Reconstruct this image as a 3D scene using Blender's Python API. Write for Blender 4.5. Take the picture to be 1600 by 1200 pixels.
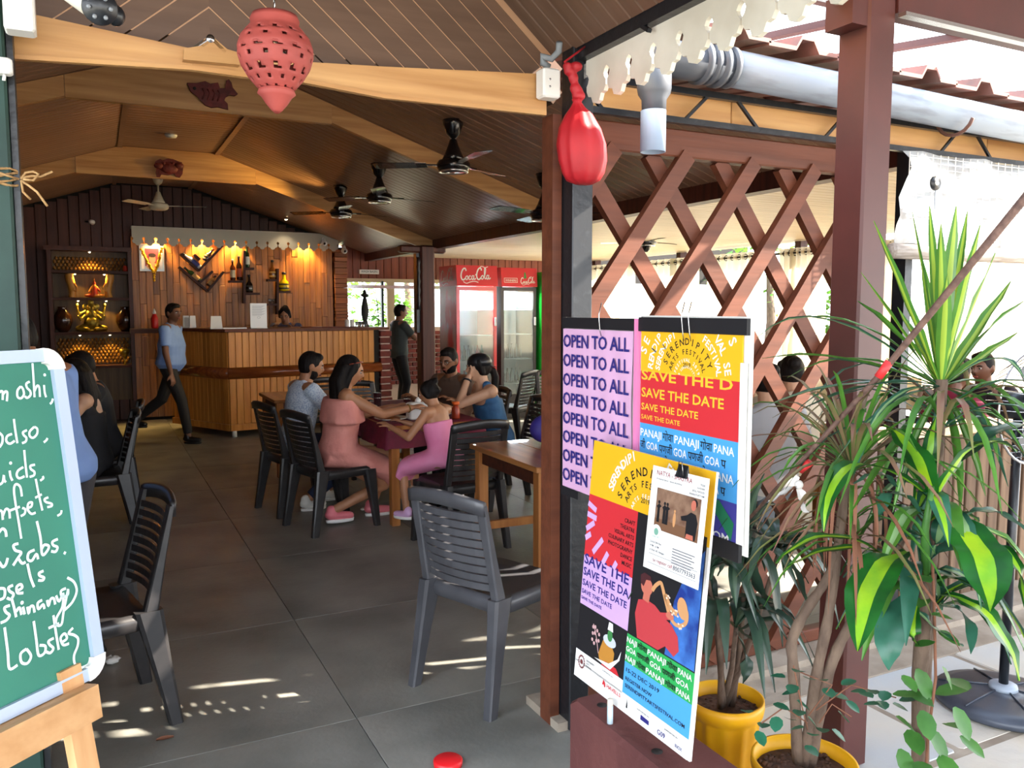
import bpy, bmesh, math, random
from mathutils import Vector as V, Matrix as M4, Quaternion
from math import sin, cos, pi, radians as R, sqrt, atan2, hypot
random.seed(7)
for o in list(bpy.data.objects): bpy.data.objects.remove(o)
S = bpy.context.scene
COL = S.collection
# ------------------------------------------------------------------ camera, world, sun, exposure
F, TH, PS, H = 1290.0, R(5.2), R(26.65), 1.6
cd = bpy.data.cameras.new('camera'); cam = bpy.data.objects.new('camera', cd); COL.objects.link(cam)
cd.sensor_width = 36; cd.lens = 36*F/1600; cd.clip_start = .05; cd.clip_end = 300
cam.location = (0, 0, H); cam.rotation_euler = (pi/2-TH, 0, -PS); S.camera = cam
w = bpy.data.worlds.new('sky'); S.world = w; w.use_nodes = True
nt = w.node_tree; bg = nt.nodes['Background']
tc = nt.nodes.new('ShaderNodeTexCoord'); sp = nt.nodes.new('ShaderNodeSeparateXYZ'); rp = nt.nodes.new('ShaderNodeValToRGB')
nt.links.new(tc.outputs['Generated'], sp.inputs[0]); nt.links.new(sp.outputs['Z'], rp.inputs[0]); nt.links.new(rp.outputs[0], bg.inputs[0])
rp.color_ramp.elements[0].color = (.86, .9, .95, 1); rp.color_ramp.elements[1].color = (.62, .78, 1, 1)
bg.inputs[1].default_value = 2.5
sd = bpy.data.lights.new('sun', 'SUN'); sun = bpy.data.objects.new('sun', sd); COL.objects.link(sun)
sd.energy = 11; sd.angle = R(.6); sd.color = (1, .9, .76)
sun.rotation_euler = V((-.8, .3, -.62)).to_track_quat('-Z', 'Y').to_euler()
S.view_settings.view_transform = 'Standard'; S.view_settings.look = 'None'
S.view_settings.exposure = 1.56; S.view_settings.gamma = 1; S.view_settings.use_curve_mapping = False
# ------------------------------------------------------------------ helpers
def ray(px, py):
    x = (px-800)/F; y = (600-py)/F
    f = cos(TH)+y*sin(TH); u = -sin(TH)+y*cos(TH)
    return V((x*cos(PS)+f*sin(PS), -x*sin(PS)+f*cos(PS), u))
def fl(px, py, z=0.):
    d = ray(px, py); return V((0, 0, H))+d*((z-H)/d.z)
def aY(px, py, Y):
    d = ray(px, py); return V((0, 0, H))+d*(Y/d.y)
def aX(px, py, X):
    d = ray(px, py); return V((0, 0, H))+d*(X/d.x)
MATS = {}
def lin(c):
    return tuple((v/12.92 if v <= .04045 else ((v+.055)/1.055)**2.4) for v in (x/255. for x in c))
def mat(name, c, rough=.6, metal=0, c2=None, scale=8., stretch=(1, 1, 1), bump=0., bscale=None, emit=None, es=1., trans=0., alpha=1, rnd=0., spec=.5, sss=0, coat=0, detail=4., ramp=(.35, .65), transl=0):
    """procedural Principled material; c, c2 are sRGB 0..255 mixed by stretched noise, rnd varies value per object"""
    if name in MATS: return MATS[name]
    m = bpy.data.materials.new(name); m.use_nodes = True; MATS[name] = m
    n = m.node_tree.nodes; L = m.node_tree.links; b = n['Principled BSDF']
    b.inputs['Roughness'].default_value = rough; b.inputs['Metallic'].default_value = metal
    b.inputs['Specular IOR Level'].default_value = spec
    b.inputs['Coat Weight'].default_value = coat; b.inputs['Transmission Weight'].default_value = trans
    b.inputs['Alpha'].default_value = alpha
    c = lin(c)+(1,); b.inputs['Base Color'].default_value = c
    m.diffuse_color = c
    t = n.new('ShaderNodeTexCoord'); mp = n.new('ShaderNodeMapping'); mp.inputs['Scale'].default_value = stretch
    L.new(t.outputs['Object'], mp.inputs[0])
    oi = n.new('ShaderNodeObjectInfo')
    if rnd:
        ad = n.new('ShaderNodeVectorMath'); ad.operation = 'ADD'; ml = n.new('ShaderNodeMath'); ml.operation = 'MULTIPLY'; ml.inputs[1].default_value = 37
        L.new(oi.outputs['Random'], ml.inputs[0]); L.new(mp.outputs[0], ad.inputs[0]); L.new(ml.outputs[0], ad.inputs[1]); vec = ad.outputs[0]
    else: vec = mp.outputs[0]
    nz = n.new('ShaderNodeTexNoise'); nz.inputs['Scale'].default_value = scale; nz.inputs['Detail'].default_value = detail
    L.new(vec, nz.inputs['Vector'])
    out = None
    if c2 is not None:
        r = n.new('ShaderNodeValToRGB'); L.new(nz.outputs[0], r.inputs[0])
        r.color_ramp.elements[0].position = ramp[0]; r.color_ramp.elements[1].position = ramp[1]
        r.color_ramp.elements[0].color = c; r.color_ramp.elements[1].color = lin(c2)+(1,); out = r.outputs[0]
    if rnd:
        hs = n.new('ShaderNodeHueSaturation'); mr = n.new('ShaderNodeMapRange'); mr.inputs[3].default_value = 1-rnd; mr.inputs[4].default_value = 1+rnd
        L.new(oi.outputs['Random'], mr.inputs[0]); L.new(mr.outputs[0], hs.inputs['Value'])
        if out: L.new(out, hs.inputs['Color'])
        else: hs.inputs['Color'].default_value = c
        out = hs.outputs[0]
    if out: L.new(out, b.inputs['Base Color'])
    if bump:
        n2 = n.new('ShaderNodeTexNoise'); n2.inputs['Scale'].default_value = bscale or scale; n2.inputs['Detail'].default_value = 4
        L.new(vec, n2.inputs['Vector'])
        bp = n.new('ShaderNodeBump'); bp.inputs['Strength'].default_value = bump; bp.inputs['Distance'].default_value = .01
        L.new(n2.outputs[0], bp.inputs['Height']); L.new(bp.outputs[0], b.inputs['Normal'])
    if emit is not None:
        b.inputs['Emission Color'].default_value = lin(emit)+(1,); b.inputs['Emission Strength'].default_value = es
    if transl:
        tr = n.new('ShaderNodeBsdfTranslucent'); mx = n.new('ShaderNodeMixShader'); mx.inputs[0].default_value = transl
        if out: L.new(out, tr.inputs[0])
        else: tr.inputs[0].default_value = c
        L.new(b.outputs[0], mx.inputs[1]); L.new(tr.outputs[0], mx.inputs[2]); L.new(mx.outputs[0], n['Material Output'].inputs[0])
    return m
def wood(name, c, c2, ax=2, sc=1., rough=.45, rnd=.12, bump=.15, coat=0):
    st = [22*sc]*3; st[ax] = 1.3*sc
    return mat(name, c, rough, 0, c2, 1., tuple(st), bump, None, rnd=rnd, coat=coat, ramp=(.3, .7), spec=.32)
class MB:
    def __init__(s): s.v = []; s.f = []; s.sm = []; s.uv = None
    def add(s, vs, fs, smooth=False):
        o = len(s.v); s.v += [V(p) for p in vs]; s.f += [tuple(i+o for i in f) for f in fs]; s.sm += [smooth]*len(fs); return s
    def box(s, c, d, rot=None):
        c = V(c); vs = [V((x*d[0]/2, y*d[1]/2, z*d[2]/2)) for x in (-1, 1) for y in (-1, 1) for z in (-1, 1)]
        if rot is not None: vs = [rot @ v for v in vs]
        return s.add([v+c for v in vs], [(0, 1, 3, 2), (4, 6, 7, 5), (0, 4, 5, 1), (2, 3, 7, 6), (0, 2, 6, 4), (1, 5, 7, 3)])
    def bb(s, a, b):
        return s.box([(a[i]+b[i])/2 for i in range(3)], [abs(b[i]-a[i]) for i in range(3)])
    def beam(s, p, q, w, h, up=(0, 0, 1), w2=None, h2=None):
        p, q = V(p), V(q); d = (q-p).normalized(); up = V(up)
        sd_ = d.cross(up)
        if sd_.length < 1e-4: sd_ = d.cross(V((1, 0, 0)))
        sd_.normalize(); u = sd_.cross(d); w2 = w2 or w; h2 = h2 or h
        vs = [p+sd_*a*w/2+u*b*h/2 for a, b in ((-1, -1), (1, -1), (1, 1), (-1, 1))]+[q+sd_*a*w2/2+u*b*h2/2 for a, b in ((-1, -1), (1, -1), (1, 1), (-1, 1))]
        return s.add(vs, [(3, 2, 1, 0), (4, 5, 6, 7), (0, 1, 5, 4), (1, 2, 6, 5), (2, 3, 7, 6), (3, 0, 4, 7)])
    def loft(s, rings, cap=True, smooth=True, closed=True):
        n = len(rings[0]); vs = [p for r in rings for p in r]; fs = []
        for i in range(len(rings)-1):
            for j in range(n if closed else n-1):
                k = (j+1) % n; fs.append((i*n+j, i*n+k, (i+1)*n+k, (i+1)*n+j))
        if cap and closed: fs.append(tuple(range(n-1, -1, -1))); fs.append(tuple(range((len(rings)-1)*n, len(rings)*n)))
        return s.add(vs, fs, smooth)
    def tube(s, pts, r, n=8, cap=True, rs=None, flat=1.):
        pts = [V(p) for p in pts]; rings = []; u = None
        for i, p in enumerate(pts):
            d = (pts[min(i+1, len(pts)-1)]-pts[max(i-1, 0)])
            if d.length < 1e-7: d = V((0, 0, 1))
            d.normalize()
            if u is None:
                u = d.cross(V((0, 0, 1)))
                if u.length < 1e-3: u = d.cross(V((1, 0, 0)))
            u = (u-d*u.dot(d)); u.normalize(); v = d.cross(u); rr = rs[i] if rs else r
            rings.append([p+u*cos(2*pi*j/n)*rr+v*sin(2*pi*j/n)*rr*flat for j in range(n)])
        return s.loft(rings, cap)
    def cyl(s, p, q, r, r2=None, n=12): return s.tube([p, q], r, n, rs=[r, r if r2 is None else r2])
    def lathe(s, prof, c=(0, 0, 0), n=20, cap=True):
        c = V(c); return s.loft([[c+V((r*cos(2*pi*j/n), r*sin(2*pi*j/n), z)) for j in range(n)] for r, z in prof], cap)
    def ell(s, c, r, n=12, m=8, rot=None):
        c = V(c); rings = []
        for i in range(m+1):
            a = -pi/2+pi*i/m; ring = []
            for j in range(n):
                p = V((r[0]*cos(a)*cos(2*pi*j/n), r[1]*cos(a)*sin(2*pi*j/n), r[2]*sin(a)))
                if i in (0, m): p = V((r[0]*.02*cos(2*pi*j/n), r[1]*.02*sin(2*pi*j/n), r[2]*sin(a)))
                ring.append(c+(rot @ p if rot is not None else p))
            rings.append(ring)
        return s.loft(rings)
    def cap(s, p, q, r1, r2, n=12, e=1., side=None):
        """tapered capsule p->q (rounded ends); e flattens it across `side`"""
        p, q = V(p), V(q); d = q-p; L = d.length; d = d/L if L > 1e-6 else V((0, 0, 1))
        u = V(side) if side is not None else d.cross(V((0, 0, 1)))
        u = u-d*u.dot(d)
        if u.length < 1e-3: u = d.cross(V((1, 0, 0)))
        u.normalize(); v = d.cross(u); rings = []
        for a in (-88, -60, -30, 0): rings.append((p+d*sin(R(a))*r1, r1*cos(R(a))))
        for a in (0, 30, 60, 88): rings.append((q+d*sin(R(a))*r2, r2*cos(R(a))))
        return s.loft([[c+u*cos(2*pi*j/n)*r+v*sin(2*pi*j/n)*r*e for j in range(n)] for c, r in rings])
    def prism(s, poly, o, x, y, t):
        """2-D outline (CCW) in frame (origin o, axes x,y), thickness t along x cross y"""
        o, x, y = V(o), V(x), V(y); z = x.cross(y).normalized(); n = len(poly)
        a = [o+x*p[0]+y*p[1] for p in poly]; b = [p+z*t for p in a]
        return s.add(a+b, [tuple(range(n-1, -1, -1)), tuple(range(n, 2*n))]+[(i, (i+1) % n, n+(i+1) % n, n+i) for i in range(n)])
    def bev(s, c, d, b=.01, rot=None):
        """box with chamfered edges (24 verts)"""
        c = V(c); hx, hy, hz = [v/2 for v in d]; b = min(b, hx*.9, hy*.9, hz*.9); rings = []
        for z, i in ((-hz, b), (-hz+b, 0), (hz-b, 0), (hz, b)):
            x, y = hx-i, hy-i; k = b
            ring = [(x-k, -y), (x, -y+k), (x, y-k), (x-k, y), (-x+k, y), (-x, y-k), (-x, -y+k), (-x+k, -y)]
            vs = [V((p[0], p[1], z)) for p in ring]
            if rot is not None: vs = [rot @ v for v in vs]
            rings.append([v+c for v in vs])
        return s.loft(rings, smooth=False)
    def mesh(s, name, off=None):
        me = bpy.data.meshes.new(name)
        vs = [v-off for v in s.v] if off is not None else s.v
        me.from_pydata([tuple(v) for v in vs], [], s.f)
        me.polygons.foreach_set('use_smooth', s.sm); me.update(); return me
def setp(o, label=None, cat=None, group=None, kind=None):
    for k, v in (('label', label), ('category', cat), ('group', group), ('kind', kind)):
        if v: o[k] = v
    return o
def thing(name, label, cat, loc=(0, 0, 0), rz=0, group=None):
    o = bpy.data.objects.new(name, None); COL.objects.link(o); o.location = loc; o.rotation_euler = (0, 0, rz); o.empty_display_size = .1
    return setp(o, label, cat, group)
def part(name, mb, m, parent=None, W=False, label=None, kind=None):
    """one mesh object; W: the verts are world coordinates and get moved into the parent's frame"""
    me = mb.mesh(name) if isinstance(mb, MB) else mb
    if W and parent is not None:
        mw = M4.Identity(4); p = parent
        while p: mw = (M4.Translation(p.location) @ p.rotation_euler.to_matrix().to_4x4()) @ mw; p = p.parent
        me.transform(mw.inverted())
    o = bpy.data.objects.new(name, me); COL.objects.link(o)
    if m is not None and not me.materials: me.materials.append(m)
    if parent is not None: o.parent = parent
    if name in ('lettering', 'chalk_writing', 'print_keys', 'print_ornament', 'small_print', 'logo_ring', 'print_dancers', 'logo_blue', 'rays', 'stripes', 'print', 'cage', 'wire_clip', 'badge_mark'): kind = 'stuff'
    return setp(o, label, kind=kind)
def solo(name, mb, m, label, cat, group=None, loc=None):
    """thing that is one mesh; verts in world coordinates, origin at its base"""
    if loc is None:
        xs = [v.x for v in mb.v]; ys = [v.y for v in mb.v]; zs = [v.z for v in mb.v]
        loc = V(((min(xs)+max(xs))/2, (min(ys)+max(ys))/2, min(zs)))
    me = mb.mesh(name, V(loc)); o = bpy.data.objects.new(name, me); COL.objects.link(o); o.location = loc; me.materials.append(m)
    return setp(o, label, cat, group)
def struct(name, mb, m, parent=None):
    return part(name, mb, m, parent, kind='structure' if parent is None else None)
def dup(root, loc, rz=0, label=None, group=None):
    def cp(o, par):
        c = o.copy(); COL.objects.link(c); c.parent = par
        for ch in kids.get(o.name, []): cp(ch, c)
        return c
    kids = {}
    for o in root.children_recursive: kids.setdefault(o.parent.name, []).append(o)
    r = cp(root, None); r.location = loc; r.rotation_euler = (0, 0, rz)
    if label: r['label'] = label
    if group: r['group'] = group
    return r
def inst(name, me, parent, loc, rot=None, sc=None):
    o = bpy.data.objects.new(name, me); COL.objects.link(o); o.parent = parent; o.location = loc
    if rot is not None: o.rotation_euler = rot
    if sc is not None: o.scale = sc
    return o
def remesh(mb, vox, smooth=3):
    """fuse overlapping closed shapes into one continuous surface"""
    me = mb.mesh('tmp'); o = bpy.data.objects.new('tmp', me); COL.objects.link(o)
    r = o.modifiers.new('r', 'REMESH'); r.mode = 'VOXEL'; r.voxel_size = vox; r.use_smooth_shade = True
    if smooth:
        k = o.modifiers.new('s', 'SMOOTH'); k.factor = .5; k.iterations = smooth
    dg = bpy.context.evaluated_depsgraph_get(); ev = o.evaluated_get(dg)
    out = bpy.data.meshes.new_from_object(ev); bpy.data.objects.remove(o)
    out.polygons.foreach_set('use_smooth', [True]*len(out.polygons)); return out
_tc = {}
def glyphs(txt, bold=0., spacing=1.):
    """string -> (verts, faces, width) at size 1, laid out on x, baseline 0"""
    k = (txt, bold, spacing)
    if k in _tc: return _tc[k]
    c = bpy.data.curves.new('t', 'FONT'); c.body = txt; c.size = 1; c.offset = bold; c.resolution_u = 2; c.space_character = spacing
    o = bpy.data.objects.new('t', c); COL.objects.link(o)
    dg = bpy.context.evaluated_depsgraph_get(); me = bpy.data.meshes.new_from_object(o.evaluated_get(dg))
    vs = [v.co.copy() for v in me.vertices]; fs = [tuple(p.vertices) for p in me.polygons]
    bpy.data.objects.remove(o); bpy.data.meshes.remove(me)
    xs = [v.x for v in vs] or [0]
    _tc[k] = (vs, fs, (min(xs), max(xs))); return _tc[k]
def text(mb, txt, fr, x, y, size, width=None, bold=.01, ang=0, align='l', lift=.001):
    """add lettering to mb in a frame fr=(origin, xaxis, yaxis, normal), in metres"""
    vs, fs, (a, b) = glyphs(txt, bold); sx = size
    if width: sx = width/max(b-a, 1e-3)
    o, X, Y, N = fr; off = {'l': a, 'c': (a+b)/2, 'r': b}[align]; out = []
    for v in vs:
        u, t = (v.x-off)*sx, v.y*size
        u, t = u*cos(ang)-t*sin(ang), u*sin(ang)+t*cos(ang)
        out.append(o+X*(x+u)+Y*(y+t)+N*lift)
    mb.add(out, fs)
def quad(mb, fr, x0, y0, x1, y1, lift=.0005, t=None):
    o, X, Y, N = fr
    mb.add([o+X*a+Y*b+N*lift for a, b in ((x0, y0), (x1, y0), (x1, y1), (x0, y1))], [(0, 1, 2, 3)])
def poly(mb, fr, pts, lift=.001):
    o, X, Y, N = fr; mb.add([o+X*a+Y*b+N*lift for a, b in pts], [tuple(range(len(pts)))])
def disc(mb, fr, x, y, r, lift=.001, n=20, ry=None):
    poly(mb, fr, [(x+r*cos(2*pi*i/n), y+(ry or r)*sin(2*pi*i/n)) for i in range(n)], lift)
def stroke(mb, fr, pts, wd, lift=.001):
    """flat ribbon through smoothed points"""
    P = [V((p[0], p[1])) for p in pts]; Q = []
    if len(P) > 2:
        for i in range(len(P)-1):
            a, b, c, d = P[max(i-1, 0)], P[i], P[i+1], P[min(i+2, len(P)-1)]
            for k in range(5):
                t = k/5; Q.append(.5*((2*b)+(c-a)*t+(2*a-5*b+4*c-d)*t*t+(3*b-a-3*c+d)*t**3))
        Q.append(P[-1])
    else: Q = P
    o, X, Y, N = fr; vs = []
    for i, p in enumerate(Q):
        d = Q[min(i+1, len(Q)-1)]-Q[max(i-1, 0)]
        if d.length < 1e-9: d = V((1, 0))
        d.normalize(); n_ = V((-d.y, d.x))*wd/2
        for q in (p+n_, p-n_): vs.append(o+X*q.x+Y*q.y+N*lift)
    mb.add(vs, [(2*i, 2*i+1, 2*i+3, 2*i+2) for i in range(len(Q)-1)])
# ------------------------------------------------------------------ materials
pine = wood('pine', (206, 160, 106), (168, 120, 72), 0, 1., .38, .06)
pineY = wood('pine_light', (200, 155, 100), (170, 120, 72), 0, 1., .4, .05)
ceil_m = wood('ceiling_plank', (154, 118, 96), (134, 98, 78), 0, 1, .34, .05, .06)
ceil_b = wood('porch_plank', (106, 82, 66), (90, 68, 54), 0, 1, .36, .08, .1)
groove = mat('groove', (196, 152, 116), .6)
wallp = wood('wall_plank', (84, 48, 38), (66, 36, 28), 2, 1, .45, .12, .1)
redplank = wood('red_plank', (140, 74, 52), (112, 56, 40), 2, 1, .45, .1, .1)
parq = wood('parquet', (206, 138, 68), (140, 82, 38), 2, 1, .35, .3, .1)
ctr = wood('counter_plank', (218, 150, 72), (182, 112, 44), 2, .9, .35, .12, .1)
dkwood = wood('dark_wood', (84, 42, 26), (54, 26, 17), 0, 1, .55, .1, .1)
postw = wood('post_wood', (88, 46, 36), (56, 30, 24), 2, 1, .45, .05, .2)
latw = wood('lattice_wood', (108, 60, 40), (82, 44, 29), 0, 1, .5, .08, .25)
black = mat('black_paint', (22, 24, 28), .35, 0, (40, 42, 46), 30, bump=.2, ramp=(.6, .75))
green = mat('green_paint', (34, 60, 52), .5, 0, (26, 48, 42), 6, spec=.3)
maroon = mat('maroon_paint', (80, 38, 33), .45, 0, (70, 33, 28), 5, bump=.1)
white = mat('white_plastic', (226, 224, 218), .4)
cream = mat('cream_paint', (222, 216, 200), .6, 0, (196, 188, 170), 4)
metal = mat('steel', (190, 190, 190), .25, 1)
chrome = mat('chrome', (225, 225, 225), .12, 1)
conc = mat('slab_concrete', (140, 138, 130), .42, 0, (108, 108, 102), 2.2, bump=.15, bscale=40, rnd=.05, detail=8)
conc2 = mat('kerb_concrete', (168, 156, 140), .8, 0, (140, 126, 110), 5, bump=.5, bscale=30)
stone = mat('paving_stone', (176, 182, 186), .7, 0, (200, 188, 168), 1.2, bump=.4, bscale=20, rnd=.1)
dark = mat('dark_backing', (24, 18, 16), .8)
roofm = mat('roof_sheet', (90, 80, 76), .7)
pvc = wood('annex_plank', (206, 184, 152), (192, 168, 136), 0, 1, .4, .04, .03)
brickm = mat('brick_red', (126, 48, 38), .7, 0, (100, 38, 32), 12, rnd=.15)
mortar = mat('mortar_pink', (208, 184, 172), .8)
tan = mat('tan_fabric', (200, 180, 150), .8)
# ------------------------------------------------------------------ room shell
ZC, XL, XR, XE, PITCH = 3.36, .3, 1.3, 3.97, .335
ZE = ZC-PITCH*(XE-XR); YB = 13.1; YF = 2.74
YFR = 3.5
def zc(x): return ZC-PITCH*max(0, XL-x, x-XR)
# floor: slab pieces on a dark bed
fb = MB(); fb.bb((-2.6, -3, -.12), (14, 16.5, -.006)); floor = struct('floor', fb, dark)
TS = 1.15
sm_ = MB(); sm_.bev((0, 0, -.03), (TS-.003, TS-.003, .06), .0015); sm_ = sm_.mesh('slab'); sm_.materials.append(conc)
smh = MB().bev((0, 0, -.03), (TS-.003, .63, .06), .0015).mesh('slab'); smh.materials.append(conc)
for i in range(10):
    for j in range(14):
        x = -2.6+TS*(i+.5); y = 1.9-2*TS+TS*(j+.5)
        if i > 3 and y < 2.4: continue
        if i > 3 and y < 2.5: inst('slab', smh, floor, (x, 2.735, 0)); continue
        inst('slab', sm_, floor, (x, y, 0))
pm = [MB().bev((0, 0, -.03), (.74, .58, .06), .012).mesh('paving_stone'), MB().bev((0, 0, -.03), (.55, .58, .06), .012).mesh('paving_stone')]
for q in pm: q.materials.append(stone)
yy = 2.12; r_ = 0
while yy > -.9:
    xx = 2.0-.3*(r_ % 2)
    while xx < 6.5:
        k = (r_+int(xx*3)) % 2; wd = (.74, .55)[k]
        inst('paving_stone', pm[k], floor, (xx+wd/2, yy, random.uniform(-.004, .004))); xx += wd+.012
    yy -= .592; r_ += 1
kb = MB(); kb.bb((1.5, 2.6, -.02), (8.1, 2.86, .035)); kb.bb((1.9, 2.40, -.03), (8.1, 2.6, .004)); kerb = struct('trim_1', kb, conc2); struct('trim_9', MB().bb((1.95, -3, -.05), (14, 2.41, -.0045)), conc2)
# main ceiling: three facets of planks, roof sheet above
rf = MB()
for (xa, xb) in ((-2.45, XL), (XL, XR), (XR, XE+.05)):
    za, zb = zc(xa)+.03, zc(xb)+.03; y0 = YFR if xa == XR else YF+.1
    rf.prism([(xa, za), (xb, zb), (xb, zb+.05), (xa, za+.05)], (0, YB+.3, 0), (1, 0, 0), (0, 0, 1), YB+.3-y0)
ceiling = struct('ceiling', rf, groove)
struct('sun_block_roof', MB().prism([(XR, zc(XR)+.03), (2.4, zc(2.4)+.03), (2.4, zc(2.4)+.08), (XR, zc(XR)+.08)], (0, YFR+.02, 0), (1, 0, 0), (0, 0, 1), .85), roofm)  # roof strip added out of sight to stop sun falling into the hall
PW = .102
def plank_mesh(L, wd=PW-.006, t=.014, nm='plank', m=None):
    a = MB(); w2 = wd/2; a.loft([[V((x, -w2, t)), V((x, w2, t)), V((x, w2, .004)), V((x, w2-.005, 0)), V((x, -w2+.005, 0)), V((x, -w2, .004))] for x in (0, L)], smooth=False)
    me = a.mesh(nm); me.materials.append(m); return me
LS = hypot(XE-XR, (XE-XR)*PITCH); al = math.atan(PITCH)
pR = plank_mesh(LS, m=ceil_m); pC = plank_mesh(XR-XL, m=ceil_m)
n = int((YB-YF)/PW)
for i in range(n):
    y = YF+PW*(i+.5)
    if y > YFR: inst('plank', pR, ceiling, (XR, y, ZC), (0, al, 0))
    inst('plank', pC, ceiling, (XL, y, ZC))
    if y > 5: inst('plank', pR, ceiling, (XL, y, ZC), (0, al, pi))
for x in (XL, XR):
    s_ = MB().bb((x-.025, YF, ZC-.02), (x+.025, YB, ZC-.002)); struct('trim_2' if x == XL else 'trim_3', s_, ceil_m)
eb = MB(); eb.bb((XE-.06, YF, ZE-.1), (XE+.06, YB, ZE+.06)); struct('trim_4', eb, postw)
# annex ceiling (pale planks) and its roof
XA = 8.0; pA = plank_mesh(XA-XE-.1, nm='plank', m=pvc)
ar = MB().bb((XE+.06, YF-.05, 2.47), (XA+.3, YB+.3, 2.53)); annex = struct('trim_5', ar, pvc)
a2 = math.atan(.06/4)
for i in range(n): inst('plank', pA, annex, (XE+.07, YF+PW*(i+.5), 2.45), (0, 0, 0))
# walls
wl = MB().bb((-2.55, YF-.1, 0), (-2.45, YB+.1, 2.6)); struct('wall_left', wl, wallp)
wf = MB().bb((-2.5, YF-.06, 0), (-.34, YF+.04, 3.4)); struct('wall_front', wf, green)
gb = MB(); gb.prism([(-.34, 2.43), (1.6, 2.43), (.35, 3.56)], (0, YF+.08, 0), (1, 0, 0), (0, 0, 1), .03)
gab = struct('trim_6', gb, groove)
c40, s40 = cos(R(40)), sin(R(40))
k = 0
for z0 in [2.40+.066/c40*i for i in range(1, 14)]:
    for sx in (1, -1):
        L = (z0-2.36)/s40
        if sx < 0: L = min(L, 1.05)
        if sx > 0 and L > 1.62: L = 1.62
        a = MB(); d = V((sx*c40, 0, -s40)); u = V((sx*s40, 0, c40)); p = V((.35, YF+.046, z0))
        h = .0305; q0 = p-u*h; q1 = p+u*h
        # mitre at the centre line, square end
        e0 = q0+d*((.35-q0.x)/d.x); e1 = q1+d*((.35-q1.x)/d.x)
        f0 = p+d*L-u*h; f1 = p+d*L+u*h; t = V((0, .055, 0))
        a.add([e0, f0, f1, e1, e0+t, f0+t, f1+t, e1+t], [(0, 1, 2, 3), (7, 6, 5, 4), (0, 4, 5, 1), (1, 5, 6, 2), (2, 6, 7, 3), (3, 7, 4, 0)])
        part('plank', a, ceil_b, gab)
# porch gable ceiling above and in front of the entrance
pg = MB()
for sx in (1, -1):
    pg.prism([(.35, 3.53), (.35+sx*1.2, 3.53-1.2*s40/c40), (.35+sx*1.2, 3.60-1.2*s40/c40), (.35, 3.60)][::1], (0, YF+.05, 0), (1, 0, 0), (0, 0, 1), 5.2)
porch = struct('trim_7', pg, groove)
LP = 1.2/c40
pP = plank_mesh(LP, .07, .006, m=ceil_b)
for i in range(80):
    y = YF-.07*(i+.5)
    if y < -2: break
    inst('plank', pP, porch, (.35, y, 3.522), (0, R(40), 0)); inst('plank', pP, porch, (.35, y, 3.522), (0, R(40), pi))
# back wall of dark vertical planks
bw = MB(); bw.bb((-2.5, YB+.03, 0), (3.5, YB+.1, ZC+.06)); wb = struct('wall_back', bw, dark)
x = -2.45
while x < 3.5:
    x1 = x+.135; zt = min(zc(x), zc(x1))-.005
    if not (.62 < x < 3.1) or True:
        a = MB(); z0 = 2.45 if .62 < x < 3.0 else 0
        a.bev(((x+x1)/2-.002, YB+.015, (z0+zt)/2), (.129, .03, zt-z0), .006); part('plank', a, wallp, wb)
    x = x1
# panelled feature wall: strips of random length
pw = MB().bb((.47, YB-.14, 0), (3.34, YB-.02, 2.62)); feat = thing('wood_panelling', 'honey brown panelling of vertical wooden strips behind the bar counter', 'panelling', (1.9, YB-.14, 0))
part('backing', pw, dark, feat, W=True)
x = .475
while x < 3.30:
    z = 0.04
    while z < 2.6:
        L = random.uniform(.35, 1.0); z1 = min(z+L, 2.62)
        if 2.62-z1 < .2: z1 = 2.62
        part('strip', MB().bev((x+.045, YB-.15-random.choice((0, 0, .004, .008)), (z+z1)/2), (.087, .03, z1-z-.003), .003), parq, feat, W=True); z = z1
    x += .0895
# stacked-block column right of the panelling
col = thing('block_pillar', 'narrow pillar of stacked light wooden blocks at the right end of the panelling', 'pillar', (3.46, YB-.1, 0))
z = 0.9
blk = wood('block_wood', (176, 112, 72), (140, 80, 50), 0, 1, .5, .2)
while z < 2.5:
    h = random.choice((.05, .07, .1)); part('block', MB().bev((3.47+random.uniform(-.006, .006), YB-.12, z+h/2), (.2, .16, h-.006), .004), blk, col, W=True); z += h
# window wall to the right of the pillar: header planks, frame, brick half wall
hb = MB(); hb.bb((3.58, YB+.03, 2.08), (12, YB+.1, 3.0)); wb2 = struct('wall_right', hb, dark)
x = 3.58
while x < 7.9:
    part('plank', MB().bev((x+.065, YB+.015, 2.4), (.125, .03, .64), .006), redplank, wb2); x += .13
wn = struct('window_1', MB().bb((3.5, YB-.01, 2.03), (8, YB+.06, 2.09)), tan)
for px, wd, m in ((598, .035, green), (611, .12, tan), (654, .14, black)):
    p = aY(px, 500, YB); part('mullion', MB().bb((p.x-wd/2, YB-.02, 1.28), (p.x+wd/2, YB+.05, 2.05)), m, wn)
part('transom', MB().bb((3.55, YB-.03, 1.93), (8, YB+.03, 1.985)), metal, wn)
def bricks(par, o, dx, L, Hh, bl=.2, bh=.075, depth=.1, cap=300):
    """courses of single bricks in the plane through o along dx"""
    o = V(o); dx = V(dx).normalized(); nn = V((dx.y, -dx.x, 0)); rows = int(Hh/(bh+.014)); ang = atan2(dx.y, dx.x); cnt = 0
    full = MB().bev((0, 0, 0), (bl, depth, bh), .006).mesh('brick'); half = MB().bev((0, 0, 0), (bl/2-.007, depth, bh), .006).mesh('brick')
    full.materials.append(brickm); half.materials.append(brickm)
    for r in range(rows):
        x = 0; z = .007+r*(bh+.014)+bh/2; first = r % 2
        while x < L-.05:
            l = bl/2-.007 if (first or L-x < bl) else bl
            inst('brick', half if l < bl*.9 else full, par, o+dx*(x+l/2)+V((0, 0, z)), (0, 0, ang)); x += l+.014; first = 0; cnt += 1
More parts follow.
